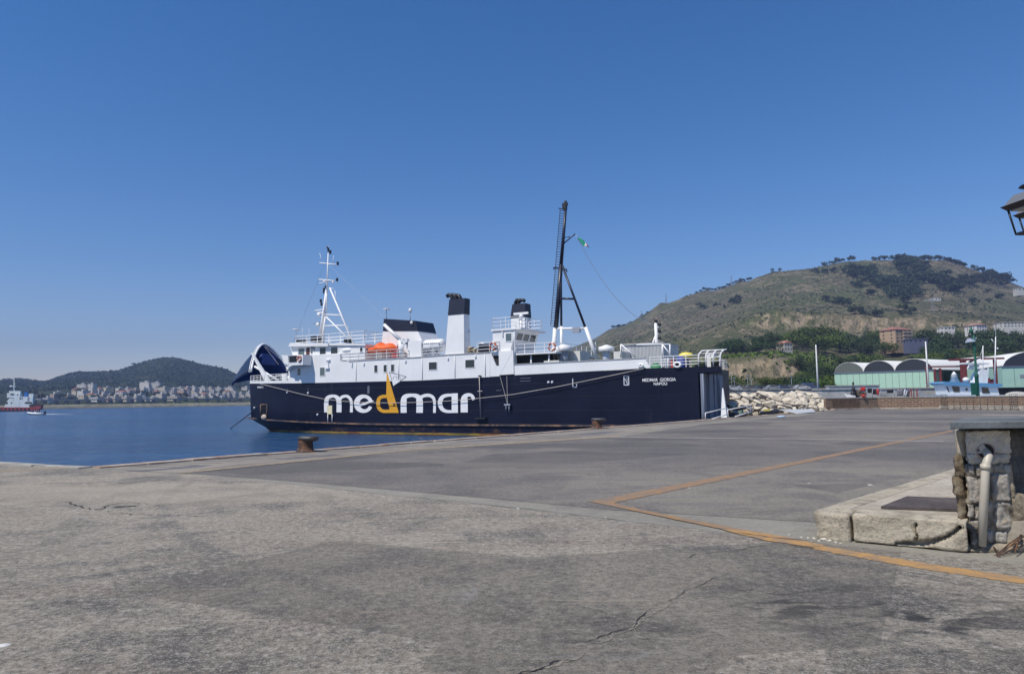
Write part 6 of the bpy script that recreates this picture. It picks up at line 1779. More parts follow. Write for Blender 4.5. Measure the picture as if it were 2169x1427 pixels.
# ---- boulders
random.seed(5)
BOULD = stone_mat('pale_boulder', (.60, .53, .42), (.74, .67, .55), (.38, .32, .24), 1.3, .9)
def boulder_mesh(seed):
    rnd = random.Random(seed); bm = bmesh.new(); bmesh.ops.create_icosphere(bm, subdivisions=3, radius=1)
    planes = [(Vector((rnd.gauss(0, 1), rnd.gauss(0, 1), rnd.gauss(0, 1))).normalized(), rnd.uniform(.38, .78)) for _ in range(13)]
    for v in bm.verts:
        for n_, d_ in planes:
            k = v.co.dot(n_)-d_
            if k > 0: v.co -= n_*k
        v.co += v.co.normalized()*noise.fractal(v.co*2.2+Vector((seed, 0, 0)), .8, 2.1, 4)*.06
    me = bpy.data.meshes.new('boulder'); bm.to_mesh(me); bm.free(); me.materials.append(BOULD); return me
BM = [boulder_mesh(i) for i in range(12)]
nb = 0
rows = [(0.0, 873, 1552, 1745, 13, .75), (1.6, 866, 1548, 1752, 13, .8), (3.4, 859, 1546, 1760, 14, .85), (5.4, 851, 1542, 1762, 13, .95), (7.6, 843, 1540, 1752, 13, 1.0), (10, 838, 1550, 1742, 10, 1.0), (12.5, 834, 1610, 1725, 6, 1.05)]
ords = ['front', 'second', 'third', 'fourth', 'fifth', 'sixth', 'topmost']
def nth(i): return ['first', 'second', 'third', 'fourth', 'fifth', 'sixth', 'seventh', 'eighth', 'ninth', 'tenth', 'eleventh', 'twelfth', 'thirteenth', 'fourteenth', 'fifteenth', 'sixteenth', 'seventeenth', 'eighteenth', 'nineteenth', 'twentieth'][i] if i < 20 else '%dth' % (i+1)
for ri, (dd, y, xa, xb, n, r_) in enumerate(rows):
    for k in range(n):
        px = lerp(xa, xb, (k+.5)/n)+random.uniform(-5, 5)
        d0 = gp(px, interp([(1540, 881), (1765, 868)], px)).y+1.0
        yy = y+1.5+random.uniform(-3, 3)-(px-1540)*0.02*(1 if ri < 3 else -.1)+ (6 if (ri >= 4 and px > 1725) else 0)
        p_ = at(px, yy, d0+dd); rr = .82*r_*random.choice((.5, .7, .9, 1.05, 1.25))*(d0+dd)/72
        if ri >= 4 and px < 1610: rr *= 1.15
        o = bpy.data.objects.new('boulder', BM[nb % 12]); COL.objects.link(o); nb += 1
        o.location = p_; o.scale = (rr*random.uniform(.85, 1.3), rr*random.uniform(.8, 1.1), rr*random.uniform(.5, .8)); o.rotation_euler = (random.uniform(-.5, .5), random.uniform(-.5, .5), random.uniform(0, 6.28))
        tag(o, '%s boulder, %s from left in the %s row of the rock pile' % ('big pale' if rr > .95 else 'pale', nth(k), ords[ri]), 'boulder', 'boulders piled between the ferry and the brick wall')
m_ = MB()   # rubble core under the boulders
pa = gp(1541, 882); pb_ = gp(1765, 869)
dn = Vector((-(pb_-pa).y, (pb_-pa).x, 0)).normalized()
if dn.y < 0: dn = -dn
rowsz = [(-.2, -4), (0.4, -.2), (3.5, .15), (6.5, .9), (9.5, 1.2), (13, 1.0), (18, -3)]
vs = []; nx = 24
for (o_, z_) in rowsz:
    for i in range(nx+1):
        p_ = pa.lerp(pb_, i/nx)+dn*o_; vs.append((p_.x, p_.y, z_+random.uniform(-.15, .15)))
m_.add(vs, [(j*(nx+1)+i, j*(nx+1)+i+1, (j+1)*(nx+1)+i+1, (j+1)*(nx+1)+i) for j in range(len(rowsz)-1) for i in range(nx)], 0, True)
tag(m_.build('rubble_mound', stone_mat('mound_dark', (.12, .10, .08), (.18, .15, .12), (.06, .05, .04), 1.5, 1)), kind='structure')
# steel plates at the foot
m_ = MB(); p1 = gp(1648, 877); p2 = gp(1727, 872); 
m_.hexa([at(1690, 876.5, p1.y+.2), at(1727, 873, p1.y+1.6), at(1722, 867, p1.y+3.2), at(1650, 868, p1.y+2.4)], [at(1690, 875.3, p1.y+.2), at(1727, 871.8, p1.y+1.6), at(1722, 865.8, p1.y+3.2), at(1650, 866.8, p1.y+2.4)])
tag(m_.build('steel_plate', paint('galv_plate', (.50, .51, .50), .5, .08)), 'pale grey ridged steel plate lying tilted at the foot of the boulders', 'steel plate')
m_ = MB(); m_.hexa([at(1609, 879, p1.y), at(1650, 875.5, p1.y+.1), at(1648, 871, p1.y+1.4), at(1612, 874, p1.y+1.2)], [at(1609, 874, p1.y), at(1650, 869, p1.y+.1), at(1648, 867.5, p1.y+1.4), at(1612, 870, p1.y+1.2)])
tag(m_.build('black_fender', BLACK), 'black rubber fender block lying between the stern bollard and the steel plate', 'fender')
m_ = MB(); m_.hexa([at(1617, 871, p1.y), at(1632, 870, p1.y), at(1632, 868, p1.y+.6), at(1617, 869, p1.y+.6)], [at(1618, 867, p1.y), at(1630, 866.5, p1.y), at(1630, 866, p1.y+.6), at(1618, 866.5, p1.y+.6)])
tag(m_.build('yellow_bag', paint('bag_yellow', (.6, .5, .1), .7)), 'yellow bag lying on the black fender at the foot of the boulders', 'bag')
m_ = MB(); p_ = gp(1655, 884); m_.ball((p_.x, p_.y, .06), (.35, .22, .09), 10, 0, 6)
tag(m_.build('plastic_sheet', paint('sheet_blue', (.45, .60, .75), .4)), 'crumpled pale blue plastic sheet on the yard in front of the boulders', 'plastic sheet')
# ---- brick wall and kerb
def brick_mat():
    m, nt, p = new_mat('brown_block_wall')
    tc = nd(nt, 'ShaderNodeTexCoord'); sp = nd(nt, 'ShaderNodeSeparateXYZ'); cx = nd(nt, 'ShaderNodeCombineXYZ'); nt.links.new(tc.outputs['Object'], sp.inputs[0]); nt.links.new(sp.outputs[0], cx.inputs[0]); nt.links.new(sp.outputs[2], cx.inputs[1])
    br = nd(nt, 'ShaderNodeTexBrick'); nt.links.new(cx.outputs[0], br.inputs['Vector'])
    for k, v in (('Scale', 1.0), ('Brick Width', .62), ('Row Height', .21), ('Mortar Size', .022), ('Mortar Smooth', .3), ('Bias', -.2)): br.inputs[k].default_value = v
    br.inputs['Color1'].default_value = (.17, .10, .065, 1); br.inputs['Color2'].default_value = (.24, .155, .10, 1); br.inputs['Mortar'].default_value = (.42, .36, .28, 1)
    col = mixc(nt, ramp(nt, noise_t(nt, mapping(nt), 3, 6, .7), [(.4, 0.0), (.65, .5)]), br.outputs['Color'], (.12, .08, .055))
    nt.links.new(col, p.inputs['Base Color']); p.inputs['Roughness'].default_value = .9
    b = nd(nt, 'ShaderNodeBump'); b.invert = True; b.inputs['Strength'].default_value = .7; b.inputs['Distance'].default_value = .03; nt.links.new(br.outputs['Fac'], b.inputs['Height']); nt.links.new(b.outputs[0], p.inputs['Normal'])
    return m
BRK = brick_mat(); KB2 = stone_mat('tan_kerb', (.38, .33, .27), (.46, .41, .34), (.27, .22, .18), 1.5, .5)
BW = empty('brick_wall', tuple(WALLP[0]), label='long low brown block wall on a tan kerb closing the yard on the right', cat='wall')
prev = None
WT = []
for i in range(len(WALLP)-1):
    a = WALLP[i].copy(); b = WALLP[i+1].copy(); d = (b-a).normalized(); n = Vector((-d.y, d.x, 0))
    if n.y < 0: n = -n
    Ls = (b-a).length; M = Matrix(((d.x, n.x, 0, a.x), (d.y, n.y, 0, a.y), (0, 0, 1, 0), (0, 0, 0, 1)))
    o1 = .55+.004*i
    m_ = MB(); m_.box((-.5-.01*i, o1, .0), (Ls+.5, o1+.35, 1.22+.003*i)); o = m_.build('wall_section', BRK, BW); o.matrix_parent_inverse = Matrix.Translation(-BW.location); o.matrix_world = M; o.matrix_parent_inverse = Matrix.Identity(4); o.matrix_basis = Matrix.Translation(-BW.location) @ M
    m_ = MB(); m_.box((-.52-.01*i, o1-.04, 1.221+.003*i), (Ls+.52, o1+.39, 1.30+.004*i)); o = m_.build('wall_cap', CONC, BW); o.matrix_basis = Matrix.Translation(-BW.location) @ M
    nk_ = max(1, int(Ls/1.2)); 
    m_ = MB()
    for k in range(nk_): m_.box((Ls*k/nk_+.01, -.02+.004*(k % 3), -.05), (Ls*(k+1)/nk_-.01, o1-.001, .17+.006*(k % 2)))
    o = m_.build('kerb', KB2, BW); o.matrix_basis = Matrix.Translation(-BW.location) @ M
    WT.append(M)
m_ = MB(); m_.box((0.25, .50, .0), (3.9, .548, 1.21)); o = m_.build('wall_end', paint('shade_block', (.13, .085, .06), .9, .3, 3), BW); o.matrix_basis = Matrix.Translation(-BW.location) @ WT[0]  # wall end painted darker for its shade, without mortar joints
# land strip behind wall so nothing floats
m_ = MB(); pts = [w+Vector((0, .9, 0)) for w in WALLP]; pts2 = [w+Vector((0, 6, 0)) for w in WALLP]
m_.slab([xy(p_) for p_ in pts]+[xy(p_) for p_ in reversed(pts2)], -4, .35); tag(m_.build('quay_strip', CONC), kind='structure')
# ---- clutter on and behind the wall
def wd(px, off=1.2):
    return interp([(1767, WALLP[0].y), (1865, WALLP[1].y), (1995, WALLP[2].y), (2169, WALLP[3].y)], px)+off
def cloth(px0, y0, px1, y1, c, nm, label, cat='cloth', sag=.06):
    d = wd((px0+px1)/2); m_ = MB(); N = 8; vs = []
    for i in range(N+1):
        for j in range(5):
            p_ = at(lerp(px0, px1, i/N), lerp(y0, y1, j/4), d); vs.append((p_.x, p_.y+.06*math.sin(i*1.9)*j/4, p_.z+random.uniform(-.02, .02)))
    m_.add(vs, [(i*5+j, i*5+j+1, (i+1)*5+j+1, (i+1)*5+j) for i in range(N) for j in range(4)], 0, True)
    o = m_.build('cloth', paint('cloth_'+nm, c, .85, .15)); o.modifiers.new('thickness', 'SOLIDIFY').thickness = .02; tag(o, label, cat)
cloth(1823, 820, 1833, 827.5, (.55, .03, .03), 'red', 'bright red cloth hung over the brown net heap behind the wall')
cloth(1838, 822, 1847, 832, (.015, .015, .02), 'black', 'black shirt hanging behind the wall between red cloths')
cloth(1849, 824, 1856, 835, (.02, .015, .02), 'black', 'black cloth hanging directly left of a red one behind the wall')
cloth(1856.5, 824, 1862, 836, (.50, .05, .05), 'red2', 'narrow dark red cloth hanging beside a black one behind the wall')
cloth(1879, 825, 1892, 832, (.012, .012, .014), 'black', 'wide black cloth hanging alone in the middle of the wall')
cloth(1900, 825, 1913, 838, (.20, .20, .22), 'grey', 'grey tarpaulin hanging over the wall left of the blue bundle')
m_ = MB(); d = wd(1860, 1.25); m_.tube(at(1820, 821, d), at(1865, 824.5, d), .02, n=5); m_.tube(at(1865, 824.5, d), at(1935, 825, d), .02, n=5)
for x in (1820, 1836, 1848, 1866, 1895, 1935): m_.tube(at(x, 824, d), at(x, 842, d), .03, n=5)
tag(m_.build('drying_line', GREY), 'line on thin stakes behind the brick wall holding drying cloths', 'line')
m_ = MB(); d = wd(1807, 1.3)
m_.tube(at(1807, 808, d), at(1807, 842, d), .05, n=6); m_.ball(at(1807, 812, d), .13, 8, 0, 6); m_.ball(at(1807.5, 826, d), (.22, .2, .35), 8, 0, 6); m_.ball(at(1807, 834, d), (.3, .25, .35), 8, 0, 6)
tag(m_.build('marker_pole', BLACK), 'black fishing marker pole with floats standing behind the wall end', 'marker pole')
m_ = MB(); random.seed(8)
for k in range(22): p_ = at(random.uniform(1810, 1832), random.uniform(828, 838), wd(1820, 1.5)); m_.ball(p_, (random.uniform(.2, .4), .3, random.uniform(.12, .25)), 7, k % 2, 5)
tag(m_.build('net_heap', [paint('net_dark', (.07, .065, .06), .95), paint('net_brown', (.14, .11, .08), .95)]), 'dark heap of fishing nets behind the left end of the brick wall', 'net heap')
m_ = MB(); p_ = at(1829, 838, wd(1829, .75)); m_.lathe([(.2, 0), (.24, .3), (.22, .32)], (p_.x, p_.y, 1.3), 12); tag(m_.build('bucket', paint('bucket_red', (.5, .05, .04), .5)), 'small red bucket standing on the wall under the net heap', 'bucket')
m_ = MB(); random.seed(9)
for k in range(9):
    x = 1917+k*1.4; m_.tube(at(x, random.uniform(822, 827), wd(x, 1.1)), at(x+random.uniform(-4, 2), 840, wd(x, 1.1)), .05, n=5, m=k % 3)
tag(m_.build('pole_bundle', [paint('pole_white', (.6, .62, .66), .6), paint('pole_blue', (.05, .08, .25), .6), BLACK]), 'leaning bundle of white and blue poles behind the wall', 'pole bundle')
m_ = MB(); d = wd(1940, 1.1)
for x, yt, c in ((1926, 826, 0), (1931, 823, 1), (1936, 822, 0), (1943, 825, 1), (1949, 826, 2), (1954, 829, 2)): m_.box(at(x-1, yt, d), tuple(at(x+1.2, 842, d)+Vector((0, .12, 0))), c)
tag(m_.build('crate_rack', [paint('rack_brown', (.15, .08, .06), .8), paint('rack_red', (.3, .05, .05), .7), GREY]), 'upright rack with brown and dark red slats right of the pole bundle', 'rack')
m_ = MB(); d = wd(1790, 1.3); m_.hexa([at(1793, 841, d), at(1812, 841, d), at(1812, 840.5, d+.8), at(1793, 840, d+.8)], [at(1788, 834, d), at(1812, 838, d), at(1812, 837.5, d+.8), at(1788, 833.5, d+.8)])
tag(m_.build('dinghy_bow', WHITE), 'pointed white bow of a small dinghy just behind the wall end', 'dinghy')
# ---- iron railing with scrollwork
def railing():
    px0, px1 = 1995, 2157; m_ = MB()
    A2 = gp(px0, 866.5); B2 = gp(px1, 869.5); d = (B2-A2); 
    E = empty('iron_railing', tuple(A2), label='dark iron railing with two scrollwork panels in front of the block wall', cat='railing')
    def pt(t, z): q_ = A2.lerp(B2, t); return Vector((q_.x, q_.y, z))
    H = 1.5
    def add(name): 
        nonlocal m_
        o = m_.build(name, IRON); under(o, E); m_ = MB()
    n_ = 11
    for k in range(n_+1):
        t = k/n_; m_.tube(pt(t, 0), pt(t, H*(1 if k in (0, 1, n_-1, n_) else .82)), .022, n=5)
        m_.path([pt(t-.02, 0.02), pt(t-.008, .14), pt(t+.008, .14), pt(t+.02, .02)], .018, 4)
    m_.tube(pt(.06, H*.82), pt(.94, H*.82), .02, n=5); m_.tube(pt(.06, H*.18), pt(.94, H*.18), .018, n=5)
    m_.tube(pt(.06, H*.5), pt(.94, H*.5), .012, n=4)
    add('rails')
    for (t0, t1) in ((0, .09), (.91, 1)):
        for k in range(5): m_.tube(pt(lerp(t0, t1, k/4), .1), pt(lerp(t0, t1, k/4), H), .018, n=5)
        for z in (.12, .75, H): m_.tube(pt(t0, z), pt(t1, z), .022, n=5)
        for zc in (.42, 1.1):
            for s_ in (0.25, .75):
                c = lerp(t0, t1, s_); m_.path([pt(c+.018*math.cos(a*.7)*(1-a/16), zc+.26*math.sin(a*.7)*(1-a/16)) for a in range(13)], .014, 4)
        add('scroll_panel')
IRON = paint('wrought_iron', (.05, .045, .045), .6, .3, 4)
railing()
# ---- green post with solar panel
pg_ = gp(2072, 862); dg_ = pg_.y
GP = empty('solar_post', (pg_.x, dg_+.25, .15), label='tall green post with a tilted solar panel and green beacon by the wall', cat='post')
GREENP = paint('post_green', (.012, .10, .06), .5, .15)
dd = dg_+.25
m_ = MB(); b0 = at(2073, 861, dd); 
def Z(y): return at(2070, y, dd).z
m_.lathe([(.26, .15), (.24, .3), (.20, .35), (.19, Z(800)), (.22, Z(799)), (.22, Z(793)), (.13, Z(790)), (.11, Z(742)), (.10, Z(706))], (b0.x, dd, 0), 12); under(m_.build('post', GREENP), GP)
m_ = MB(); m_.lathe([(.05, Z(706)), (.22, Z(704)), (.2, Z(698)), (.1, Z(696)), (.12, Z(692)), (0, Z(690))], (b0.x-.25, dd, 0), 10); m_.tube((b0.x, dd, Z(712)), (b0.x-.25, dd, Z(705)), .05, n=5); under(m_.build('beacon', GREENP), GP)
m_ = MB(); a1, a2, a3, a4 = at(2044, 726, dd-.3), at(2065, 723.5, dd-.3), at(2069, 715.5, dd+.5), at(2050, 718, dd+.5)
m_.hexa([a1, a2, a3, a4], [a1+Vector((0, 0, .06)), a2+Vector((0, 0, .06)), a3+Vector((0, 0, .06)), a4+Vector((0, 0, .06))]); 
SPM = paint('solar_cells', (.35, .38, .45), .25, .1); under(m_.build('solar_panel', SPM), GP)
m_ = MB(); 
for x in (2046, 2052, 2059): m_.tube(at(x, 724, dd), at(x+.5, 749, dd), .02, n=4)
m_.tube(at(2046, 733, dd), at(2068, 732, dd), .03, n=4); m_.tube(at(2046, 748, dd), at(2068, 747, dd), .03, n=4); under(m_.build('antenna_frame', GREENP), GP)
m_ = MB(); m_.box(at(2059, 811, dd-.3), tuple(at(2071, 836, dd-.3)+Vector((0, .3, 0)))); under(m_.build('control_box', GREENP), GP)
# ---- blue fishing boat
dB = 100.0
FB = empty('fishing_boat', tuple(at(2055, 836, dB)), label='blue and white fishing boat wheelhouse showing above the block wall', cat='fishing boat')
BLUE = paint('boat_blue', (.12, .30, .50), .45, .06); PALEB = paint('boat_pale', (.60, .64, .68), .5, .05)
def fb(mb, name, mats): return under(mb.build(name, mats), FB)
def bxz(px, py, d=dB): p_ = at(px, py, d); return (p_.x, p_.z)
def bside(mb, poly, d0, d1, m=0): mb.side([bxz(x, y) for x, y in poly], d0, d1, m)
m_ = MB(); bside(m_, [(1980, 836), (2135, 836), (2128, 868), (1992, 868)], dB-1.5, dB+3.5); fb(m_, 'hull', PALEB)
m_ = MB(); bside(m_, [(2001, 815), (2112, 818), (2117, 836), (2006, 836)], dB, dB+2.6); fb(m_, 'wheelhouse', PALEB)
m_ = MB(); bside(m_, [(1994, 811), (1999, 808), (2118, 812.5), (2120, 817), (2114, 820), (2001, 816)], dB-.35, dB+3.0); fb(m_, 'roof', BLUE)
for poly in ([(2016, 818), (2032, 819), (2032.5, 830), (2020, 830)], [(2059, 819), (2072, 820), (2072, 833), (2059, 833)], [(2079, 820.5), (2092, 821), (2097, 833), (2081, 833)], [(2004, 819), (2007, 819), (2011, 830), (2009, 830)]):
    m_ = MB(); bside(m_, poly, dB-.05, dB+.05); fb(m_, 'window', GLASS)
m_ = MB(); c_ = at(2047.5, 824.5, dB-.04); tmp = MB(); tmp.lathe([(.17, 0), (.17, .03), (0, .03)], (0, 0, 0), 14); m_.add([(c_.x+x, c_.y-z, c_.z+y) for x, y, z in tmp.v], tmp.f, 0); fb(m_, 'porthole', GLASS)
m_ = MB(); bside(m_, [(2072, 812), (2075, 796), (2084, 782), (2101, 778), (2098, 812)], dB+.6, dB+1.9); fb(m_, 'funnel_fin', WHITE)
m_ = MB(); bside(m_, [(2052, 767), (2101, 768), (2101, 771), (2052, 770)], dB+.5, dB+2.2); bside(m_, [(2070, 772), (2082, 772), (2082, 777), (2070, 777)], dB+.8, dB+1.8); bside(m_, [(2068, 777.5), (2098, 779), (2096, 782), (2070, 780)], dB+.6, dB+2.0); fb(m_, 'radar_arch', WHITE)
m_ = MB(); p_ = at(2022, 809, dB+1); m_.lathe([(.65, 0), (.35, .7), (.5, .75), (.3, .95), (.42, 1.0), (.2, 1.3), (.08, 1.5), (0, 1.52)], p_, 12); fb(m_, 'light_tower', WHITE)
m_ = MB(); m_.ball(at(2046, 804, dB+1), (.45, .42, .36), 12, 0, 8); fb(m_, 'radome', WHITE)
m_ = MB(); m_.tube(at(2107, 812, dB+1), at(2109, 713, dB+1), .11, .06, 7); m_.tube(at(2109, 716, dB+1), at(2109, 695, dB+1), .02, n=4); m_.tube(at(2100, 718, dB+1), at(2106, 726, dB+1), .06, n=5); m_.ball(at(2113, 738, dB+1), .13, 7, 0, 5); fb(m_, 'mast', WHITE)
m_ = MB(); p_ = at(2082, 720, dB+14); m_.tube(at(2082, 812, dB+14), at(2082, 732, dB+14), .07, n=5); m_.tube(at(2077, 752, dB+14), at(2082, 735, dB+14), .03, n=4); tag(m_.build('boat_mast', WHITE), 'thin white boat mast rising beside the red gantry above the fishing boat', 'mast')
# white boats behind on the right
for k, (x0_, x1_, yt, lb) in enumerate(((2141, 2190, 829, 'pale upturned boat hull behind the wall at the right edge'),)):
    m_ = MB(); a = at(x0_, 838, 96); b = at(x1_, 838, 96); m_.ball(((a.x+b.x)/2, 97, a.z), ((b.x-a.x)/2, 1.2, at(x0_, yt, 96).z-a.z), 16, 0, 10); tag(m_.build('boat_hull', SEAW), lb, 'boat')
# ---- white light poles
for (px, yt, yb, d, lb) in ((1732, 730, 836, 116, 'tall plain white pole standing behind the boulders'), (1966, 723, 830, 108, 'tall plain white pole in front of the green hangar')):
    m_ = MB(); b = at(px+1.5, yb, d); t = at(px, yt, d); m_.tube((b.x, d, b.z-.6), (b.x, d, t.z), .17, .09, 10); m_.lathe([(.22, 0), (.22, .3), (.17, .32)], (b.x, d, b.z-.6), 10); tag(m_.build('light_pole', paint('pole_pale', (.62, .62, .60), .5)), lb, 'pole')
for k, (px, yt) in enumerate(((1549, 793), (1583, 796), (1591, 802), (1676, 798), (1555, 801))):
    m_ = MB(); t = at(px, yt, 200); m_.tube((t.x, 200, 3.2), (t.x, 200, t.z), .09, .05, 6); m_.box((t.x-.35, 199.8, t.z), (t.x+.35, 200.2, t.z+.2)); tag(m_.build('lamp_pole', GREY), 'slim grey lamp pole in the car park beyond the boulders, %s from the left' % nth(sorted([1549, 1583, 1591, 1676, 1555]).index(px)), 'lamp pole', 'lamp poles in the car park')
# ---- parked cars
def car(px, d, c, label, van=False, rz=0.0):
    p_ = hp(px, d, 3.2); E = empty('parked_car', tuple(p_), rz, label=label, cat='van' if van else 'car', group='cars parked beyond the boulders')
    m_ = MB(); hgt = 1.95 if van else 1.45
    if van: prof = [(-2.3, .3), (2.3, .3), (2.35, .9), (1.9, 1.15), (1.3, 1.9), (-2.2, 1.95), (-2.3, 1.7)]
    else: prof = [(-2.1, .3), (2.1, .3), (2.15, .75), (1.3, .95), (.6, 1.42), (-1.0, 1.45), (-1.8, 1.0), (-2.1, .85)]
    m_.side(prof, -.85, .85); m_.build('body', paint('car_'+'%02d%02d%02d' % tuple(int(x*99) for x in c), c, .3, .03), E, bevel=.05)
    m_ = MB()
    pw = [(1.0, 1.1), (.55, 1.36), (-.9, 1.38), (-1.5, 1.02)] if not van else [(1.75, 1.15), (1.25, 1.7), (.4, 1.7), (.4, 1.15)]
    m_.side(pw, -.87, .87); m_.build('window', GLASS, E)
    for sx in (-1.35, 1.35):
        m_ = MB(); m_.tube((sx, -.88, .32), (sx, .88, .32), .32, n=14); m_.build('wheel', BLACK, E)
CARS = [(1552, 196, (.45, .46, .48), 'white car, leftmost in the row beyond the boulders'), (1570, 197, (.22, .23, .25), 'silver car beside the leftmost white one beyond the boulders'), (1590, 196, (.12, .13, .15), 'grey car between silver and dark cars beyond the boulders'), (1612, 198, (.04, .05, .07), 'nearly black car in the row beyond the boulders'),
        (1633, 196, (.25, .26, .28), 'silver grey car directly right of the nearly black one'), (1655, 197, (.06, .08, .14), 'dark blue car right of a silver grey one beyond the boulders'), (1676, 199, (.16, .17, .19), 'mid grey car below the slim lamp pole beyond the boulders'), (1697, 197, (.42, .43, .45), 'white car between grey and blue vehicles beyond the boulders'), (1716, 199, (.05, .08, .15), 'blue van at the right end of the row left of the white pole')]
for i, (px, d, c, lb) in enumerate(CARS): car(px, d, c, lb, 'van' in lb, R(random.choice((0, 180))+random.uniform(-8, 8)))
# ---- hangars
GRN = paint('hangar_green', (.38, .58, .46), .6, .04, 1, dirt=(.34, .48, .40), dirt_amt=.15)
ROOFW = paint('hangar_roof', (.66, .66, .64), .55, .03); ARCHD = paint('arch_dark', (.022, .026, .036), .7, .12, stretch=(2, 2, .1)); ARCHG = paint('arch_olive', (.11, .125, .11), .7, .2, 1.5, stretch=(2, 2, .1)); GUT = paint('gutter_blue', (.12, .15, .21), .6)
dH0 = 205.0
hA = at(1769, 819, dH0+16); hB = at(1979, 820, dH0)
hd = Vector((hB.x-hA.x, hB.y-hA.y, 0)); HL = hd.length; hd.normalize(); hn = Vector((-hd.y, hd.x, 0))
if hn.y < 0: hn = -hn
HM = Matrix(((hd.x, hn.x, 0, hA.x), (hd.y, hn.y, 0, hA.y), (0, 0, 1, 3.2), (0, 0, 0, 1)))
def hangar(M, Ln, wallh, arcs, depth, label, doors=16, name='hangar', open_=None, skew=0.0):
    E = empty(name, mat=M, label=label, cat='hangar')
    m_ = MB(); m_.box((0, 0, -.3), (Ln, .25, wallh)); n = doors
    for k in range(1, n): m_.box((Ln*k/n-.04, -.03, 0), (Ln*k/n+.04, 0, wallh-.1), 1)
    m_.build('front_wall', [GRN, paint('seam_dark', (.10, .16, .13), .7)], E)
    m_ = MB(); m_.box((-.1, .25, -.3), (.15, depth, wallh)); m_.box((Ln-.15, .25, -.3), (Ln+.1, depth, wallh)); m_.box((0, depth, -.3), (Ln, depth+.2, wallh)); m_.build('side_wall', GRN, E)
    m_ = MB(); m_.box((-.2, -.18, wallh), (Ln+.2, .3, wallh+.32)); m_.build('gutter', GUT, E)
    for i, (xa, xb, ri, mt) in enumerate(arcs):
        N = 22; m_ = MB()
        zb = wallh+.32
        arc = [(lerp(xa, xb, k/N), zb+ri*(1-(2*k/N-1)**2)**.62) for k in range(N+1)]
        m_.side(arc, .02, .22); m_.build('arch_gable', mt, E)
        m_ = MB(); vs = []
        for (x, z) in arc: vs += [(x, -.05, z+.02), (x+skew, depth+.3, z+.02)]
        for (x, z) in arc: vs += [(x, -.05, z+.14), (x+skew, depth+.3, z+.14)]
        n2 = 2*(N+1)
        fs = [(2*k, 2*k+1, 2*k+3, 2*k+2) for k in range(N)]+[(n2+2*k+2, n2+2*k+3, n2+2*k+1, n2+2*k) for k in range(N)]+[(2*k+2, n2+2*k+2, n2+2*k, 2*k) for k in range(N)]
        m_.add(vs, fs, 0, True); m_.build('roof', ROOFW, E)
    return E
wh_ = (791, 781)
wallH = at(1979, 783, dH0).z-3.2-.3
s1_ = 61/212*HL*1.08; s2_ = 66/212*HL*1.02
hangar(HM, HL, wallH, [(0, s1_, 3.0, ARCHG), (s1_, s1_+s2_, 3.2, ARCHD), (s1_+s2_, HL, 3.3, ARCHD)], 26, 'long green hangar under three dark arched gables and white barrel roofs', 15, skew=10)
h2 = at(2126, 800, 178); M2 = Matrix(((.97, .24, 0, h2.x), (-.24, .97, 0, h2.y), (0, 0, 1, 3.2), (0, 0, 0, 1)))
w2h = at(2126, 778, 178).z-3.2
hangar(M2, 24, w2h, [(0, 15, 3.6, ARCHD), (15, 26, 3.4, ARCHD)], 24, 'green hangar with a big dark arched gable cut by the right edge', 10)
h3 = at(2046, 800, 215); M3 = Matrix(((1, 0, 0, h3.x), (0, 1, 0, h3.y), (0, 0, 1, 3.2), (0, 0, 0, 1)))
hangar(M3, 12.5, at(2046, 779, 215).z-3.2, [(0, 12.5, 3.0, ARCHD)], 14, 'smaller green hangar seen through the red gantry legs', 6)
m_ = MB(); 
for k in range(7): m_.box((h2.x+k*2.2, 170, 3.2), (h2.x+k*2.2+.15, 170.2, 5.0))
m_.box((h2.x-.2, 168.5, 5.0), (h2.x+22, 172, 5.9), 1)
tag(m_.build('shelter', [GREY, paint('awning_grey', (.22, .25, .27), .6)]), 'low grey roofed shelter in front of the right hangar', 'shelter')
# red travelling gantry
RED = paint('gantry_red', (.20, .045, .04), .55, .15)
dG = 135
GA = empty('boat_gantry', tuple(at(2075, 820, dG)), label='dark red steel boat lifting gantry between the two hangars', cat='gantry')
def gbox(px0, y0, px1, y1, d0, d1, name): 
    m_ = MB(); a = at(px0, y1, dG); b = at(px1, y1, dG); zz_ = at((px0+px1)/2, y0, dG).z; m_.box((a.x, dG+d0, a.z), (b.x, dG+d1, zz_)); return under(m_.build(name, RED), GA)
gbox(2024, 759, 2065, 763.5, 0, .6, 'top_beam'); gbox(2082, 757, 2128, 761, 0, .6, 'top_beam'); gbox(2040, 757.5, 2083, 761.5, 4, 4.6, 'top_beam')
for (x0_, x1_, y0_, d0) in ((2040, 2044.5, 763, 0), (2111, 2115.5, 761, 0), (2076, 2080, 761, 4), (2001, 2004, 779, 1), (2009.5, 2012, 779, 4), (1972.5, 1976, 777, 1)): gbox(x0_, y0_, x1_, 826, d0, d0+.5, 'leg')
gbox(1970, 774, 2044, 777.5, 1, 1.5, 'side_beam')
m_ = MB(); 
for k in range(8): a = at(2045+k*8, 806, dG+2); m_.box((a.x, dG+1, a.z-1.5), (a.x+.5, dG+2.5, a.z+random.uniform(-.2, .6)))
under(m_.build('machinery', RED), GA)
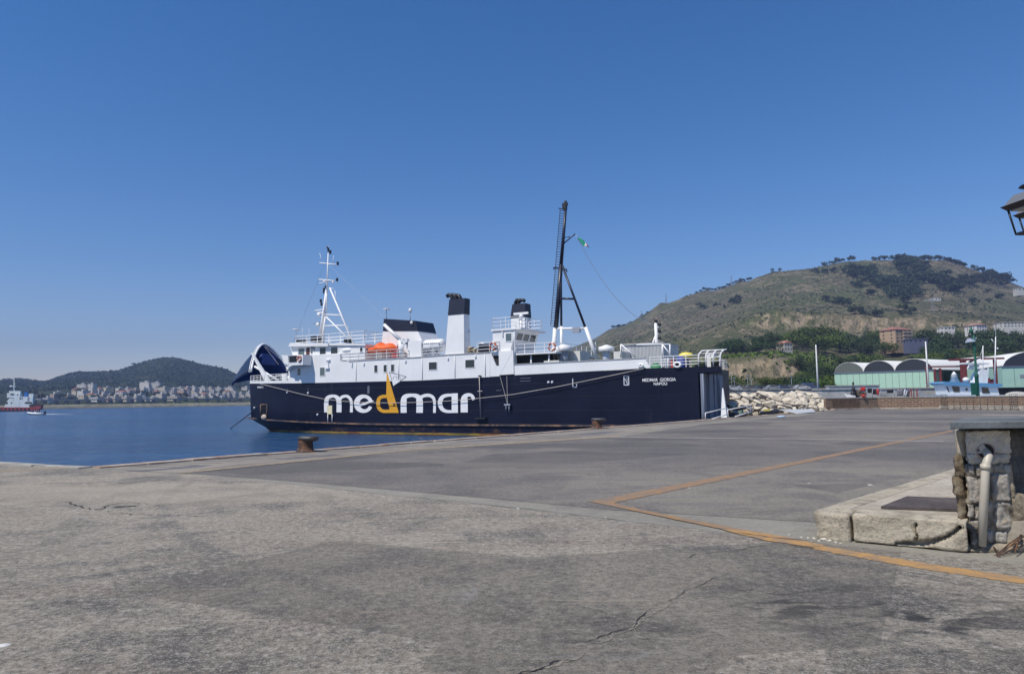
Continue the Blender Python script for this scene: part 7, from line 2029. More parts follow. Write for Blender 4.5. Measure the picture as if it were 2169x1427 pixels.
# ---- buildings on the hill
def bld(name, px0, px1, ytop, ybot, d, depth, wallc, roofc, label, floors=3, wins=4, rooft='flat', rot=0.0, cat='building', sink=6.0, balc=False, shade=None):
    a = at(px0, ybot, d); b = at(px1, ybot, d); t = at(px0, ytop, d); w = b.x-a.x; hgt = t.z-a.z
    M = Matrix.Translation(((a.x+b.x)/2, d, a.z)) @ Matrix.Rotation(rot, 4, 'Z')
    E = empty(name, mat=M, label=label, cat=cat)
    wm = paint('wall_%02d%02d%02d' % tuple(int(x*99) for x in wallc), wallc, .85, .08, .6)
    m_ = MB(); m_.box((-w/2, 0, -sink), (w/2, depth, hgt)); m_.build('wall', wm, E)
    fh = hgt/floors; ww = w/wins
    for f in range(floors):
        for k in range(wins):
            x = -w/2+ww*(k+.5); z = fh*(f+.35); m_ = MB(); m_.box((x-ww*.2, -.03, z), (x+ww*.2, .02, z+fh*.42)); m_.build('window', GLASS, E)
    for f in range(floors):
        for k in range(2):
            y = depth*(k+.5)/2; z = fh*(f+.35); m_ = MB(); m_.box((-w/2-.03, y-.5, z), (-w/2+.02, y+.5, z+fh*.42)); m_.build('window', GLASS, E)
    if balc:
        for f in range(floors): m_ = MB(); m_.box((-w/2*.1, -1.1, fh*f+.1), (w/2, -.02, fh*f+.9)); m_.build('balcony', paint('balcony', (.42, .34, .28), .8), E)
    rm = paint('roof_%02d%02d%02d' % tuple(int(x*99) for x in roofc), roofc, .85, .15, 1)
    m_ = MB()
    if rooft == 'flat': m_.box((-w/2-.25, -.25, hgt), (w/2+.25, depth+.25, hgt+.35))
    elif rooft == 'hip':
        e = .5; r_ = hgt+min(w, depth)*.18
        m_.add([(-w/2-e, -e, hgt), (w/2+e, -e, hgt), (w/2+e, depth+e, hgt), (-w/2-e, depth+e, hgt), (-w*.2, depth*.5, r_), (w*.2, depth*.5, r_)], [(0, 1, 5, 4), (1, 2, 5), (2, 3, 4, 5), (3, 0, 4), (3, 2, 1, 0)])
    else:
        r_ = hgt+w*.33
        m_.add([(-w/2-.3, -.3, hgt), (w/2+.3, -.3, hgt), (w/2+.3, depth, hgt), (-w/2-.3, depth, hgt), (0, -.3, r_), (0, depth, r_)], [(1, 2, 5, 4), (3, 0, 4, 5), (0, 1, 4), (2, 3, 5), (3, 2, 1, 0)])
    m_.build('roof', rm, E); return E
bld('apartment_block', 1893, 1937, 698, 727, 430, 12, (.44, .31, .20), (.30, .13, .10), 'orange apartment block with a red hipped roof among the hillside trees', 4, 4, 'hip', R(18), balc=True)
bld('low_annex', 1925, 1965, 718, 727, 415, 6, (.10, .11, .17), (.12, .13, .2), 'low dark blue roofed annex at the foot of the orange apartment block', 1, 4)
bld('white_house', 2068, 2092, 688, 700, 445, 10, (.66, .64, .62), (.42, .22, .18), 'white house with a pinkish roof above the green beacon post', 3, 4, 'hip', R(8))
bld('terrace_house', 2126, 2200, 683, 693, 470, 10, (.58, .56, .52), (.44, .38, .34), 'long pale terrace of flats on the hill at the right edge', 2, 10)
bld('terrace_house', 2000, 2023, 693, 699, 470, 8, (.64, .62, .58), (.56, .55, .52), 'tiny low white house right of the orange block on the hill', 1, 3)
bld('stone_house', 1661, 1680, 727, 744, 405, 8, (.46, .43, .38), (.38, .18, .13), 'stone house with a pointed red roof on the cliff top', 2, 3, 'gable', R(14))
bld('ruined_villa', 1962, 1983, 636, 641, 800, 12, (.58, .57, .55), (.5, .5, .48), 'pale ruined villa on the open slope halfway up the hill', 1, 4)
bld('ruined_villa', 1981, 1993, 631, 641, 806, 12, (.60, .59, .57), (.5, .5, .48), 'pale square ruin beside the villa halfway up the hill', 2, 2)
bld('hill_house', 2157, 2172, 610, 616, 900, 10, (.5, .5, .47), (.4, .4, .38), 'tiny grey house near the skyline at the right edge', 1, 2)
# pylons
def pylon(px, yt, yb, d, label):
    b = at(px, yb, d); t = at(px, yt, d); h = t.z-b.z; w = h*.10; m_ = MB(); r_ = .11*d/600
    for sx in (-1, 1):
        for sy in (-1, 1): m_.tube((b.x+sx*w, d+sy*w, b.z-2), (b.x, d, t.z), r_, r_*.6, 4)
    for k in range(1, 6): z = b.z+h*k/6; ww = w*(1-k/6); m_.tube((b.x-ww, d-ww, z), (b.x+ww, d-ww, z-h/8), r_*.6, n=3)
    for zf in (.78, .9): m_.tube((b.x-w*.9, d, b.z+h*zf), (b.x+w*.9, d, b.z+h*zf), r_*.7, n=4)
    tag(m_.build('power_pylon', paint('pylon_grey', (.22, .24, .28), .6)), label, 'pylon', 'pylons on the hill')
pylon(1549.5, 582, 604, 1150, 'lattice pylon on the skyline right of the middle of the hill shoulder'); pylon(1411, 622, 640, 1180, 'lattice pylon on the skyline where the hill steepens'); pylon(1359, 656, 672, 1190, 'faint lattice pylon low on the left skyline of the hill'); pylon(1976, 630, 657, 640, 'pylon standing on the slope just in front of the pale villa')
# ---- trees
def leaf_mat(name, c, var=.5):
    m, nt, p = new_mat(name)
    oi = nd(nt, 'ShaderNodeObjectInfo'); n = noise_t(nt, mapping(nt), .9, 3)
    hs = nd(nt, 'ShaderNodeHueSaturation'); hs.inputs['Color'].default_value = (*c, 1)
    mr = nd(nt, 'ShaderNodeMapRange'); mr.inputs[3].default_value = 1-var*.5; mr.inputs[4].default_value = 1+var*.7; nt.links.new(oi.outputs['Random'], mr.inputs[0]); nt.links.new(mr.outputs[0], hs.inputs['Value'])
    mr2 = nd(nt, 'ShaderNodeMapRange'); mr2.inputs[3].default_value = .475; mr2.inputs[4].default_value = .52; nt.links.new(oi.outputs['Random'], mr2.inputs[0]); nt.links.new(mr2.outputs[0], hs.inputs['Hue'])
    col = mixc(nt, ramp(nt, n, [(.35, .5), (.6, 0.0)]), hs.outputs[0], tuple(x*.5 for x in c))
    nt.links.new(col, p.inputs['Base Color']); p.inputs['Roughness'].default_value = .7; p.inputs['Specular IOR Level'].default_value = .2
    return m
LEAFG = leaf_mat('leaf_green', (.085, .125, .022)); LEAFD = leaf_mat('leaf_dark', (.045, .072, .022)); LEAFF = leaf_mat('leaf_far', (.042, .058, .030)); BARK = paint('bark', (.09, .07, .05), .9, .3, 3)
def crown_mesh(seed, nl, nlobes, leaf, flat=.75, mat_=None, trunk=False):
    rnd = random.Random(seed); m_ = MB()
    lobes = []
    for _ in range(nlobes):
        a = rnd.uniform(0, 6.28); rr = rnd.uniform(0, .55)**.8; lobes.append((Vector((rr*math.cos(a), rr*math.sin(a), rnd.uniform(.38, 1.0)*(1-.35*rr))), rnd.uniform(.20, .36)))
    for i in range(nl):
        c, r_ = rnd.choice(lobes); dv = Vector((rnd.gauss(0, 1), rnd.gauss(0, 1), rnd.gauss(0, 1)+.2)).normalized()
        p_ = c+dv*r_*rnd.uniform(.55, 1.12); p_.z = p_.z*flat+(1-flat)*.6
        s_ = leaf*rnd.uniform(.6, 1.4)
        n_ = (dv+Vector((rnd.gauss(0, .6), rnd.gauss(0, .6), rnd.gauss(0, .6)))).normalized(); u = n_.orthogonal().normalized(); w = n_.cross(u)
        a = rnd.uniform(0, 6.28); u, w = u*math.cos(a)+w*math.sin(a), w*math.cos(a)-u*math.sin(a)
        m_.add([p_-u*s_, p_-w*s_*.6, p_+u*s_, p_+w*s_*.6+n_*s_*.3], [(0, 1, 2, 3)], 0)
    if trunk:
        m_.tube((0, 0, -.1), (0, 0, .5), .035, .02, 5, 1)
        for _ in range(3): a = rnd.uniform(0, 6.28); m_.tube((0, 0, .3), (.3*math.cos(a), .3*math.sin(a), .7), .018, .01, 4, 1)
    return m_
def trunk_mesh(seed):
    rnd = random.Random(seed); m_ = MB(); m_.path([(0, 0, -.15), (.01, 0, .15), (.03, .01, .4), (.02, 0, .6)], [.04, .034, .026, .015], 7)
    for _ in range(6): a = rnd.uniform(0, 6.28); z = rnd.uniform(.25, .5); m_.path([(.02, 0, z), (.16*math.cos(a), .16*math.sin(a), z+.12), (.34*math.cos(a), .34*math.sin(a), z+.3)], [.016, .011, .005], 5)
    return m_
def proto_tree(seed, nl, lobes, leaf, lm, flat=.8):
    E = empty('tree', (0, -900, 0)); trunk_mesh(seed).build('trunk', BARK, E); crown_mesh(seed, nl, lobes, leaf, flat).build('crown', lm, E); return E
PT = [proto_tree(100+i, 1300, 11, .040, LEAFG) for i in range(4)]+[proto_tree(200+i, 1300, 10, .040, LEAFD, .85) for i in range(4)]
def d_for(T_, px, y, dmin, dmax):
    best = None
    d = dmin
    while d <= dmax:
        p_ = surf(T_, px, d); 
        v = CR.transposed() @ (p_-CO); yy = 713.5-v.y/(-v.z)*F
        e = abs(yy-y)
        if best is None or e < best[0]: best = (e, d)
        d += (dmax-dmin)/60
    return best[1]
random.seed(31)
used = set()
def put_tree(k, px, d, h, label, group, wide=1.0):
    p_ = surf(HILL_R, px, d)
    src = PT[k]
    o = src if k not in used else copy_tree(src); used.add(k)
    o.location = p_-Vector((0, 0, h*.05)); o.scale = (h*wide, h*wide, h); o.rotation_euler = (0, 0, random.uniform(0, 6.28)); tag(o, label, 'tree', group)
belt = []
for _ in range(20): belt.append((random.uniform(1536, 1640), random.uniform(400, 470), random.uniform(7, 10), 4+random.randrange(4), 'dark tree in the clump behind the ferry stern', 'trees behind the ferry stern'))
for _ in range(30): belt.append((random.uniform(1680, 1890), random.uniform(400, 500), random.uniform(9, 14), random.randrange(4) if random.random() < .6 else 4+random.randrange(4), 'green tree in the wood left of the orange block', 'trees left of the orange block'))
for _ in range(34): belt.append((random.uniform(1945, 2260), random.uniform(385, 480), random.uniform(10, 15), 4+random.randrange(4), 'dark tree in the wood right of the orange block', 'trees right of the orange block'))
for _ in range(26): belt.append((random.uniform(1775, 2240), random.uniform(330, 385), random.uniform(7, 11), random.randrange(4) if random.random() < .5 else 4+random.randrange(4), 'bushy tree on the slope behind the green hangars', 'trees behind the hangars'))
for _ in range(14): belt.append((random.uniform(1690, 1775), random.uniform(305, 335), random.uniform(5, 8), random.randrange(8), 'bushy tree below the cliff left of the green hangar', 'trees left of the hangar'))
for _ in range(8): belt.append((random.uniform(1250, 1540), random.uniform(470, 560), random.uniform(4, 6), 4+random.randrange(4), 'small dark tree on the lower slope above the ferry after deck', 'trees above the after deck'))
belt.sort(key=lambda q_: (q_[5], q_[0])); cnt_ = {}
for (px, d, h, k, lb, gr) in belt:
    cnt_[gr] = cnt_.get(gr, -1)+1; lb = lb+', %s from left' % nth(cnt_[gr])
    if 1880 < px < 1945 and d < 435: d = random.uniform(440, 470)
    put_tree(k, px, d, h, lb, gr, random.uniform(.8, 1.15))
for k, px in enumerate((1545, 1570, 1598, 1622, 1648, 1665, 1690, 1712, 1728, 1742, 1756, 1535)):
    p_ = hp(px, 224+k % 3*12, 3.2); kk = k % 8
    o = copy_tree(PT[kk]); h = random.uniform(3.0, 5.5); o.location = p_; o.scale = (h*1.5, h*1.5, h); o.rotation_euler = (0, 0, k); tag(o, 'low green bush behind the car park beyond the boulders, %s from left' % nth(sorted((1545, 1570, 1598, 1622, 1648, 1665, 1690, 1712, 1728, 1742, 1756, 1535)).index(px)), 'bush', 'bushes behind the car park'); o.name = 'bush'
# far trees, single meshes
FT = []
for i in range(7):
    o = crown_mesh(300+i, 260, 7, .085, .8, None, True).build('tree', [LEAFF, BARK]); FT.append(o)
    o.location = (0, -900, 0)
usedf = set()
def put_far(px, d, h, label, group, T_=None, wide=1.0, lift=0):
    k = random.randrange(7); src = FT[k]
    if k in usedf: o = src.copy(); COL.objects.link(o)
    else: o = src; usedf.add(k)
    p_ = surf(T_ or HILL_R, px, d); o.location = p_+Vector((0, 0, lift-h*.05)); o.scale = (h*wide, h*wide, h); o.rotation_euler = (0, 0, random.uniform(0, 6.28)); tag(o, label, 'tree', group)
sky_r = [1747, 1762, 1775, 1785, 1802, 1857, 1867, 1876, 1893, 1902, 1908, 1914, 1927, 1935, 1941, 1950, 1958, 1962, 1971, 1981, 1991]
def ridge_d(px): return colprof(PR_R, px)[-1][0]
for i, px in enumerate(sky_r): put_far(px, ridge_d(px)-6, random.uniform(8, 11), 'dark pine on the hill summit skyline, %s from the left' % nth(i), 'pines on the summit skyline', wide=random.uniform(.9, 1.2))
for i in range(16): px = 2003+i*2.8; put_far(px, ridge_d(px)-8, random.uniform(6, 8), 'pine in the close row falling right of the summit, %s from left' % nth(i), 'pines falling right of the summit', wide=1.2)
for i, px in enumerate((2063, 2075, 2082, 2091, 2100, 2105, 2112, 2119, 2124, 2130, 2136, 2143)): put_far(px, ridge_d(px)-8, random.uniform(8, 11), 'rounded pine on the right skyline, %s from the summit' % nth(i), 'pines on the right skyline', wide=1.2)
for i, px in enumerate((1640, 1662)): put_far(px, ridge_d(px)-6, 6, 'small lone pine on the skyline left of the summit, %s one' % ('left' if i == 0 else 'right'), 'lone pines left of the summit')
for i in range(21):
    px = 1458+i*6.9+random.uniform(-2, 2); put_far(px, ridge_d(px)-6, random.uniform(4, 7), 'small pine along the left skyline of the hill, %s from left' % nth(i), 'pines strung along the left skyline', wide=1.3)
for i in range(17):
    px = 1300+i*4.6; put_far(px, ridge_d(px)-6, random.uniform(4, 6), 'low tree on the lowest left shoulder of the hill, %s from left' % nth(i), 'trees on the low left shoulder', wide=1.4)
def region_pts(poly_rows, n):
    out = []
    for _ in range(n):
        px0, px1, y0, y1 = random.choice(poly_rows); px = random.uniform(px0, px1); y = random.uniform(y0, y1); out.append((px, d_for(HILL_R, px, y, 620, 1110)))
    return out
def wood_mass(poly_rows, n, h0, h1, name, label):
    m_ = MB(); protos = [crown_mesh(400+i, 240, 7, .085, .8, None, True) for i in range(5)]
    for (px, d) in region_pts(poly_rows, n):
        pr = random.choice(protos); h = random.uniform(h0, h1); p_ = surf(HILL_R, px, d); a = random.uniform(0, 6.28); w = h*random.uniform(1.0, 1.5); ca, sa = math.cos(a)*w, math.sin(a)*w
        b0 = len(m_.v); m_.v += [(p_.x+x*ca-y*sa, p_.y+x*sa+y*ca, p_.z+z*h-.5) for x, y, z in pr.v]; m_.f += [tuple(b0+i for i in f) for f in pr.f]; m_.mi += pr.mi; m_.sm += pr.sm
    tag(m_.build(name, [LEAFF, BARK]), label, 'wood', kind='stuff')
wood_mass([(1795, 1890, 596, 615), (1890, 1945, 575, 632), (1930, 1960, 560, 600), (1900, 1935, 545, 570), (1800, 1850, 575, 590), (1945, 2010, 588, 600), (1905, 1945, 600, 645)], 130, 8, 13, 'pine_wood', 'dark pine wood filling the hollow below the hill summit')
wood_mass([(2030, 2140, 592, 608), (2085, 2145, 583, 600), (2000, 2030, 603, 618)], 60, 8, 12, 'pine_wood', 'dark belt of pine wood on the right flank of the hill')
sct = sorted(region_pts([(1725, 1800, 575, 580), (1750, 1790, 638, 648), (1830, 1850, 622, 635), (1875, 1892, 615, 630), (1480, 1540, 646, 662), (1545, 1570, 636, 644), (1950, 2160, 620, 650), (1800, 1860, 665, 680), (1915, 1930, 660, 675)], 46))
for i, (px, d) in enumerate(sct): put_far(px, d, random.uniform(5, 9), 'scattered dark tree on the open hillside, %s from left' % nth(i), 'scattered trees on the open hillside', wide=random.uniform(1.0, 1.5))
# scrub: low bushes too many to count
def scrub(T_, n, px0, px1, d0, d1, s0, s1, name, lm, label, seed=1):
    rnd = random.Random(seed); m_ = MB()
    for _ in range(n):
        px = rnd.uniform(px0, px1); d = d0+(d1-d0)*rnd.random()**.8; p_ = surf(T_, px, d)
        if noise.noise(Vector((p_.x*.02, p_.y*.02, 1))) < rnd.uniform(-.3, .2): continue
        s_ = rnd.uniform(s0, s1)
        for k in range(6):
            dv = Vector((rnd.gauss(0, 1), rnd.gauss(0, 1), abs(rnd.gauss(0, .8)))).normalized(); q_ = p_+dv*s_*.6; n_ = (dv+Vector((rnd.gauss(0, .5), rnd.gauss(0, .5), rnd.gauss(0, .5)))).normalized(); u = n_.orthogonal().normalized()*s_*.6; w = n_.cross(u)
            m_.add([q_-u, q_-w, q_+u, q_+w], [(0, 1, 2, 3)])
    tag(m_.build(name, lm), label, 'scrub', kind='stuff')
scrub(HILL_R, 9000, 1240, 2300, 470, 1110, .4, 1.5, 'scrub', LEAFF, 'low dark scrub dotted over the dry hillside')
scrub(HILL_R, 1500, 1530, 2300, 306, 440, .7, 2.0, 'undergrowth', LEAFG, 'green undergrowth at the foot of the cliffs and hangars', 2)
# ================================================================ LEFT SIDE: shore town, viaduct, tug, motorboat
random.seed(77)
# shoreline embankment
SHM = stone_mat('shore_wall', (.22, .21, .15), (.30, .28, .20), (.15, .145, .10), .12, .3)
SHP = [(-900, 866.5+14.5, ), (0, 866.8), (200, 863.8), (300, 862.5), (530, 858.6), (700, 856), (1400, 846)]
def shore(px):
    p_ = gp(px, interp([(-900, 884), (0, 867.0), (270, 863.5), (530, 859.3), (700, 856.6)], px), WZ); return p_
def clampd(px): return interp([(-900, 640), (0, 735), (270, 830), (530, 930), (760, 1010), (1400, 1080)], px)
m_ = MB(); xs = list(range(-900, 1401, 20)); rows_ = []
for px in xs:
    d = clampd(px); top = at(px, 853.0 - (px)*0.0145+ (3 if px < 0 else 0), d+8)
    a = hp(px, d, WZ-2); rows_.append([Vector((a.x, d, WZ-2)), Vector((a.x, d+.5, WZ+.3)), Vector((hp(px, d+5, 0).x, d+5, 2.6+random.uniform(-.25, .25))), Vector((hp(px, d+14, 0).x, d+14, 3.0)), Vector((hp(px, d+120, 0).x, d+120, 3.0))])
n = 5
m_.add([v for r_ in rows_ for v in r_], [(i*n+j, (i+1)*n+j, (i+1)*n+j+1, i*n+j+1) for i in range(len(rows_)-1) for j in range(n-1)], 0, True)
tag(m_.build('shore', SHM), kind='structure')
m_ = MB()
m_.add([tuple(hp(px, clampd(px)+10, 3.1)) for px in (340, 400, 470, 525)]+[tuple(hp(px, clampd(px)+60, 4.5)) for px in (340, 400, 470, 525)], [(i, i+1, i+5, i+4) for i in range(3)])
scr = random.Random(4); mm = MB()
for _ in range(420):
    px = scr.uniform(345, 480) if scr.random() < .8 else scr.uniform(20, 525); p_ = hp(px, clampd(px)+scr.uniform(8, 30), 3.0); s_ = scr.uniform(.8, 2.2)
    for k in range(6):
        dv = Vector((scr.gauss(0, 1), scr.gauss(0, 1), abs(scr.gauss(0, .8)))).normalized(); q_ = p_+dv*s_*.6; u = dv.orthogonal().normalized()*s_*.7; w = dv.cross(u); mm.add([q_-u, q_-w, q_+u, q_+w], [(0, 1, 2, 3)])
tag(mm.build('shore_bushes', LEAFG), 'low green bushes along the top of the far shore wall', 'bushes', kind='stuff')
# viaduct
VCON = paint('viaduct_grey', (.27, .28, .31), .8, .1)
VD = empty('viaduct', tuple(hp(270, 850, 3)), label='long grey viaduct on short piers running along the far shore', cat='viaduct')
pts = [(px, clampd(px)+26) for px in range(70, 531, 23)]
for (pa_, da), (pb2, db) in zip(pts[:-1], pts[1:]):
    if 345 < pa_ < 470: yo = 0
    za = at(pa_, 849.0-(pa_)*.0035-.5, da).z; a = hp(pa_, da, 0); b = hp(pb2, db, 0)
    za = 3.0+4.6; m_ = MB(); m_.hexa([(a.x, a.y, za), (b.x, b.y, za), (b.x, b.y+9, za), (a.x, a.y+9, za)], [(a.x, a.y, za+1.5), (b.x, b.y, za+1.5), (b.x, b.y+9, za+1.5), (a.x, a.y+9, za+1.5)]); under(m_.build('span', VCON), VD)
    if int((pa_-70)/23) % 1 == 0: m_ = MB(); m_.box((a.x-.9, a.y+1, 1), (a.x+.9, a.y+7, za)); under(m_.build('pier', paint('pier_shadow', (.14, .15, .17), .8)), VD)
# town buildings
PAL = [((.58, .50, .38), 'cream'), ((.66, .62, .55), 'white'), ((.50, .37, .30), 'pinkish'), ((.40, .39, .38), 'grey'), ((.62, .54, .34), 'yellow'), ((.55, .50, .42), 'sandy'), ((.66, .64, .60), 'off white'), ((.50, .32, .24), 'terracotta')]
RW = {0: ('front row', 0), 1: ('second row', 0), 2: ('third row', 0), 3: ('upper row', 0)}
def town_house(px, w_px, d, base_y, hgt, ci, label, group, floors, roofred=False):
    c, cn = PAL[ci]; w = w_px/F*d; p_ = at(px, base_y, d); dep = random.uniform(9, 14)
    E = empty('town_house', (p_.x, d, p_.z), random.uniform(-.45, .05), label=label, cat='house', group=group)
    m_ = MB(); m_.box((-w/2, 0, -7), (w/2, dep, hgt)); m_.build('wall', paint('town_'+cn.replace(' ', '_'), c, .85, .1, .2), E)
    m_ = MB(); fh = hgt/floors; n = max(2, int(w/3.2))
    for f in range(floors):
        for k in range(n):
            x = -w/2+w*(k+.5)/n; m_.box((x-.5, -.06, fh*(f+.35)), (x+.5, .05, fh*(f+.75)))
        for k in range(3): y = dep*(k+.5)/3; m_.box((-w/2-.06, y-.6, fh*(f+.3)), (-w/2+.05, y+.6, fh*(f+.78)))
    m_.build('window_rows', paint('town_window', (.16, .17, .19), .4), E)
    m_ = MB()
    if roofred:
        m_.add([(-w/2-.4, -.4, hgt), (w/2+.4, -.4, hgt), (w/2+.4, dep+.4, hgt), (-w/2-.4, dep+.4, hgt), (-w*.25, dep/2, hgt+2), (w*.25, dep/2, hgt+2)], [(0, 1, 5, 4), (1, 2, 5), (2, 3, 4, 5), (3, 0, 4), (3, 2, 1, 0)])
        m_.build('roof', paint('town_roof_red', (.32, .15, .10), .85, .15), E)
    else:
        m_.box((-w/2-.2, -.2, hgt), (w/2+.2, dep+.2, hgt+.5)); m_.box((-w*.15, dep*.3, hgt+.5), (w*.12, dep*.6, hgt+2.4)); m_.build('roof', paint('town_roof_pale', (.50, .48, .46), .85, .1), E)
rowdef = [('front', 10, [(90, 530)], 34, 0, (4, 6.5)), ('second', 55, [(75, 530)], 36, 0, (4.5, 7)), ('third', 110, [(110, 530)], 36, 0, (5, 8)), ('highest', 190, [(150, 530)], 30, 0, (5, 7.5))]
ylist = {'front': 847.5, 'second': 842.0, 'third': 835.5, 'highest': 828.0}
for (rn, off, spans, cnt, _, (h0, h1)) in rowdef:
    x = spans[0][0]; k = 0
    while x < spans[0][1]:
        w = random.uniform(8, 20) if rn != 'front' else random.uniform(10, 26)
        if random.random() < (.55 if x < 150 else .74):
            ci = random.choices(range(8), [5, 5, 2, 2, 2, 3, 4, 1])[0]; h = random.uniform(h0, h1)*.8; fl = max(2, round(h/3)); red = random.random() < .12
            px = x+w/2; d = clampd(px)+60+off
            lab = '%s %s %s roofed house, %s from left in the %s row of the town' % ('wide' if w > 16 else 'narrow' if w < 11 else 'medium', PAL[ci][1], 'red' if red else 'flat', nth(k), rn)
            town_house(px, w*.92, d, ylist[rn]-(px-100)*.0075+random.uniform(-1, 1)+2.0, h, ci, lab, 'houses of the shore town', fl, red); k += 1
        x += w+random.choice((0, 0, 1, 3, 5))
for i, (x0_, x1_, yb) in enumerate(((292, 318, 818), (320, 338, 819), (161, 182, 822.5), (185, 198, 821.5))):
    town_house((x0_+x1_)/2, (x1_-x0_)*.95, clampd(300)+330, yb+1, 7.5, 1, ['wide white block, left of the pair standing highest under the hill', 'white block, right of the pair standing highest under the hill', 'large white block above the town behind the viaduct start', 'white block just right of the large one above the town'][i], 'houses of the shore town', 3)
# trees in town and on the left hill skyline
for i in range(26):
    px = 60+i*18+random.uniform(-6, 6); d = clampd(px)+random.uniform(70, 300); k = random.randrange(7); o = FT[k].copy(); COL.objects.link(o); y = interp([(60, 849), (130, 843), (200, 836), (300, 826)], d-clampd(px))-(px-100)*.0075
    h = random.uniform(6, 10); o.location = at(px, y+2, d); o.scale = (h*1.3, h*1.3, h); o.rotation_euler = (0, 0, i); tag(o, 'dark tree among the shore town houses, %s from left' % nth(i), 'tree', 'trees in the shore town')
def left_far(px, h, label, group):
    d = colprof(PR_L, px)[-1][0]; o = FT[random.randrange(7)].copy(); COL.objects.link(o); o.location = surf(HILL_L, px, d-10)-Vector((0, 0, h*.2)); o.scale = (h*1.4, h*1.4, h); o.rotation_euler = (0, 0, px); tag(o, label, 'tree', group)
for i, px in enumerate([8, 20, 33, 40, 46, 58, 154, 171, 284]): left_far(px, random.uniform(6, 9), 'tree breaking the skyline at the far left, %s from left' % nth(i), 'trees on the left skyline')
def left_wood(n, seed):
    rnd = random.Random(seed); m_ = MB()
    for _ in range(n):
        px = rnd.uniform(-60, 600); dr = colprof(PR_L, px)[-1][0]; d = rnd.uniform(clampd(px)+330, dr); p_ = surf(HILL_L, px, d); s_ = rnd.uniform(2, 4.2)
        for k in range(6):
            dv = Vector((rnd.gauss(0, 1), rnd.gauss(0, 1), abs(rnd.gauss(0, .8)))).normalized(); q_ = p_+dv*s_*.6; nn_ = (dv+Vector((rnd.gauss(0, .5), rnd.gauss(0, .5), rnd.gauss(0, .5)))).normalized(); u = nn_.orthogonal().normalized()*s_*.45; w = nn_.cross(u); m_.add([q_-u, q_-w, q_+u, q_+w], [(0, 1, 2, 3)])
    tag(m_.build('woodland', LEAFF), 'dense dark woodland covering the rounded hill on the left', 'woodland', kind='stuff')
left_wood(5200, 6)
# ---- tug / supply vessel
dT = 470
TG = empty('harbour_tug', (at(20, 870, dT).x, dT, WZ), label='white harbour tug with a red hull and blue funnel at the left edge', cat='tug')
WT2 = paint('tug_white', (.74, .79, .76), .5, .08, .3); TR = paint('tug_red', (.34, .05, .05), .6, .25, .8)
def tb(px0, y0, px1, y1, d0, d1, name, m, mb=None):
    a = at(px0, y1, dT); b = at(px1, y1, dT); b.z = at((px0+px1)/2, y0, dT).z; m_ = MB(); m_.box((a.x, dT+d0, a.z), (b.x, dT+d1, b.z)); return under(m_.build(name, m), TG)
def tpoly(poly, d0, d1, name, m):
    m_ = MB(); m_.side([(at(x, y, dT).x, at(x, y, dT).z) for x, y in poly], dT+d0, dT+d1); return under(m_.build(name, m), TG)
tpoly([(-60, 862), (60, 862.5), (84, 859), (84, 864), (76, 871), (-50, 871)], 0, 9, 'hull', TR)
tpoly([(-50, 869), (77, 868.5), (74, 873), (-48, 873)], -.1, 9.1, 'hull_bottom', BLACK)
tpoly([(60, 857), (74, 853), (86, 857.5), (84, 860.5), (60, 862)], .5, 8.5, 'bow_bulwark', paint('tug_dark', (.05, .035, .035), .7))
tpoly([(8, 863), (14, 850), (20, 843), (28, 843), (28, 863)], 1, 8, 'deckhouse', WT2)
tb(28, 840, 66, 863.5, 1, 8, 'deckhouse', WT2); tb(14, 832, 42, 842, 1.5, 7.5, 'bridge', WT2); tb(18, 827.5, 41, 832, 2, 7, 'bridge', WT2); tb(30, 833, 40, 862, .7, 2, 'stair_tower', WT2)
tb(58, 833.5, 67, 841, 2, 7, 'deckhouse', WT2)
tb(48, 829.5, 55, 840, 3, 6, 'funnel', paint('tug_blue', (.03, .16, .46), .5)); tb(56, 840, 60, 850, .9, 1.1, 'screen', GREY)
for (a_, b_, c_, d_) in ((51, 851, 65, 854.5), (12, 851, 16, 856), (22, 852, 25, 855), (35, 834, 37, 837), (21, 833.5, 29, 836), (40, 842, 42, 845), (44, 842, 46, 845)): tb(a_, b_, c_, d_, .55 if a_ > 30 else .95, 1.02, 'window', GLASS)
for k in range(8): tb(2+k*8, 864, 5+k*8, 870, -.25, .1, 'fender', BLACK)
m_ = MB(); m_.tube(at(36.5, 828, dT+4), at(36.3, 801, dT+4), .45, .18, 6); m_.tube(at(29, 817.5, dT+4), at(40, 819, dT+4), .25, n=5); m_.ball(at(29.5, 818, dT+4), (.9, .6, .6), 8, 0, 6); m_.tube(at(35, 822, dT+4), at(38, 812, dT+4), .2, n=4); under(m_.build('mast', WT2), TG)
TG.rotation_euler = (0, 0, .12); TG.scale = (.97, .3, 1)
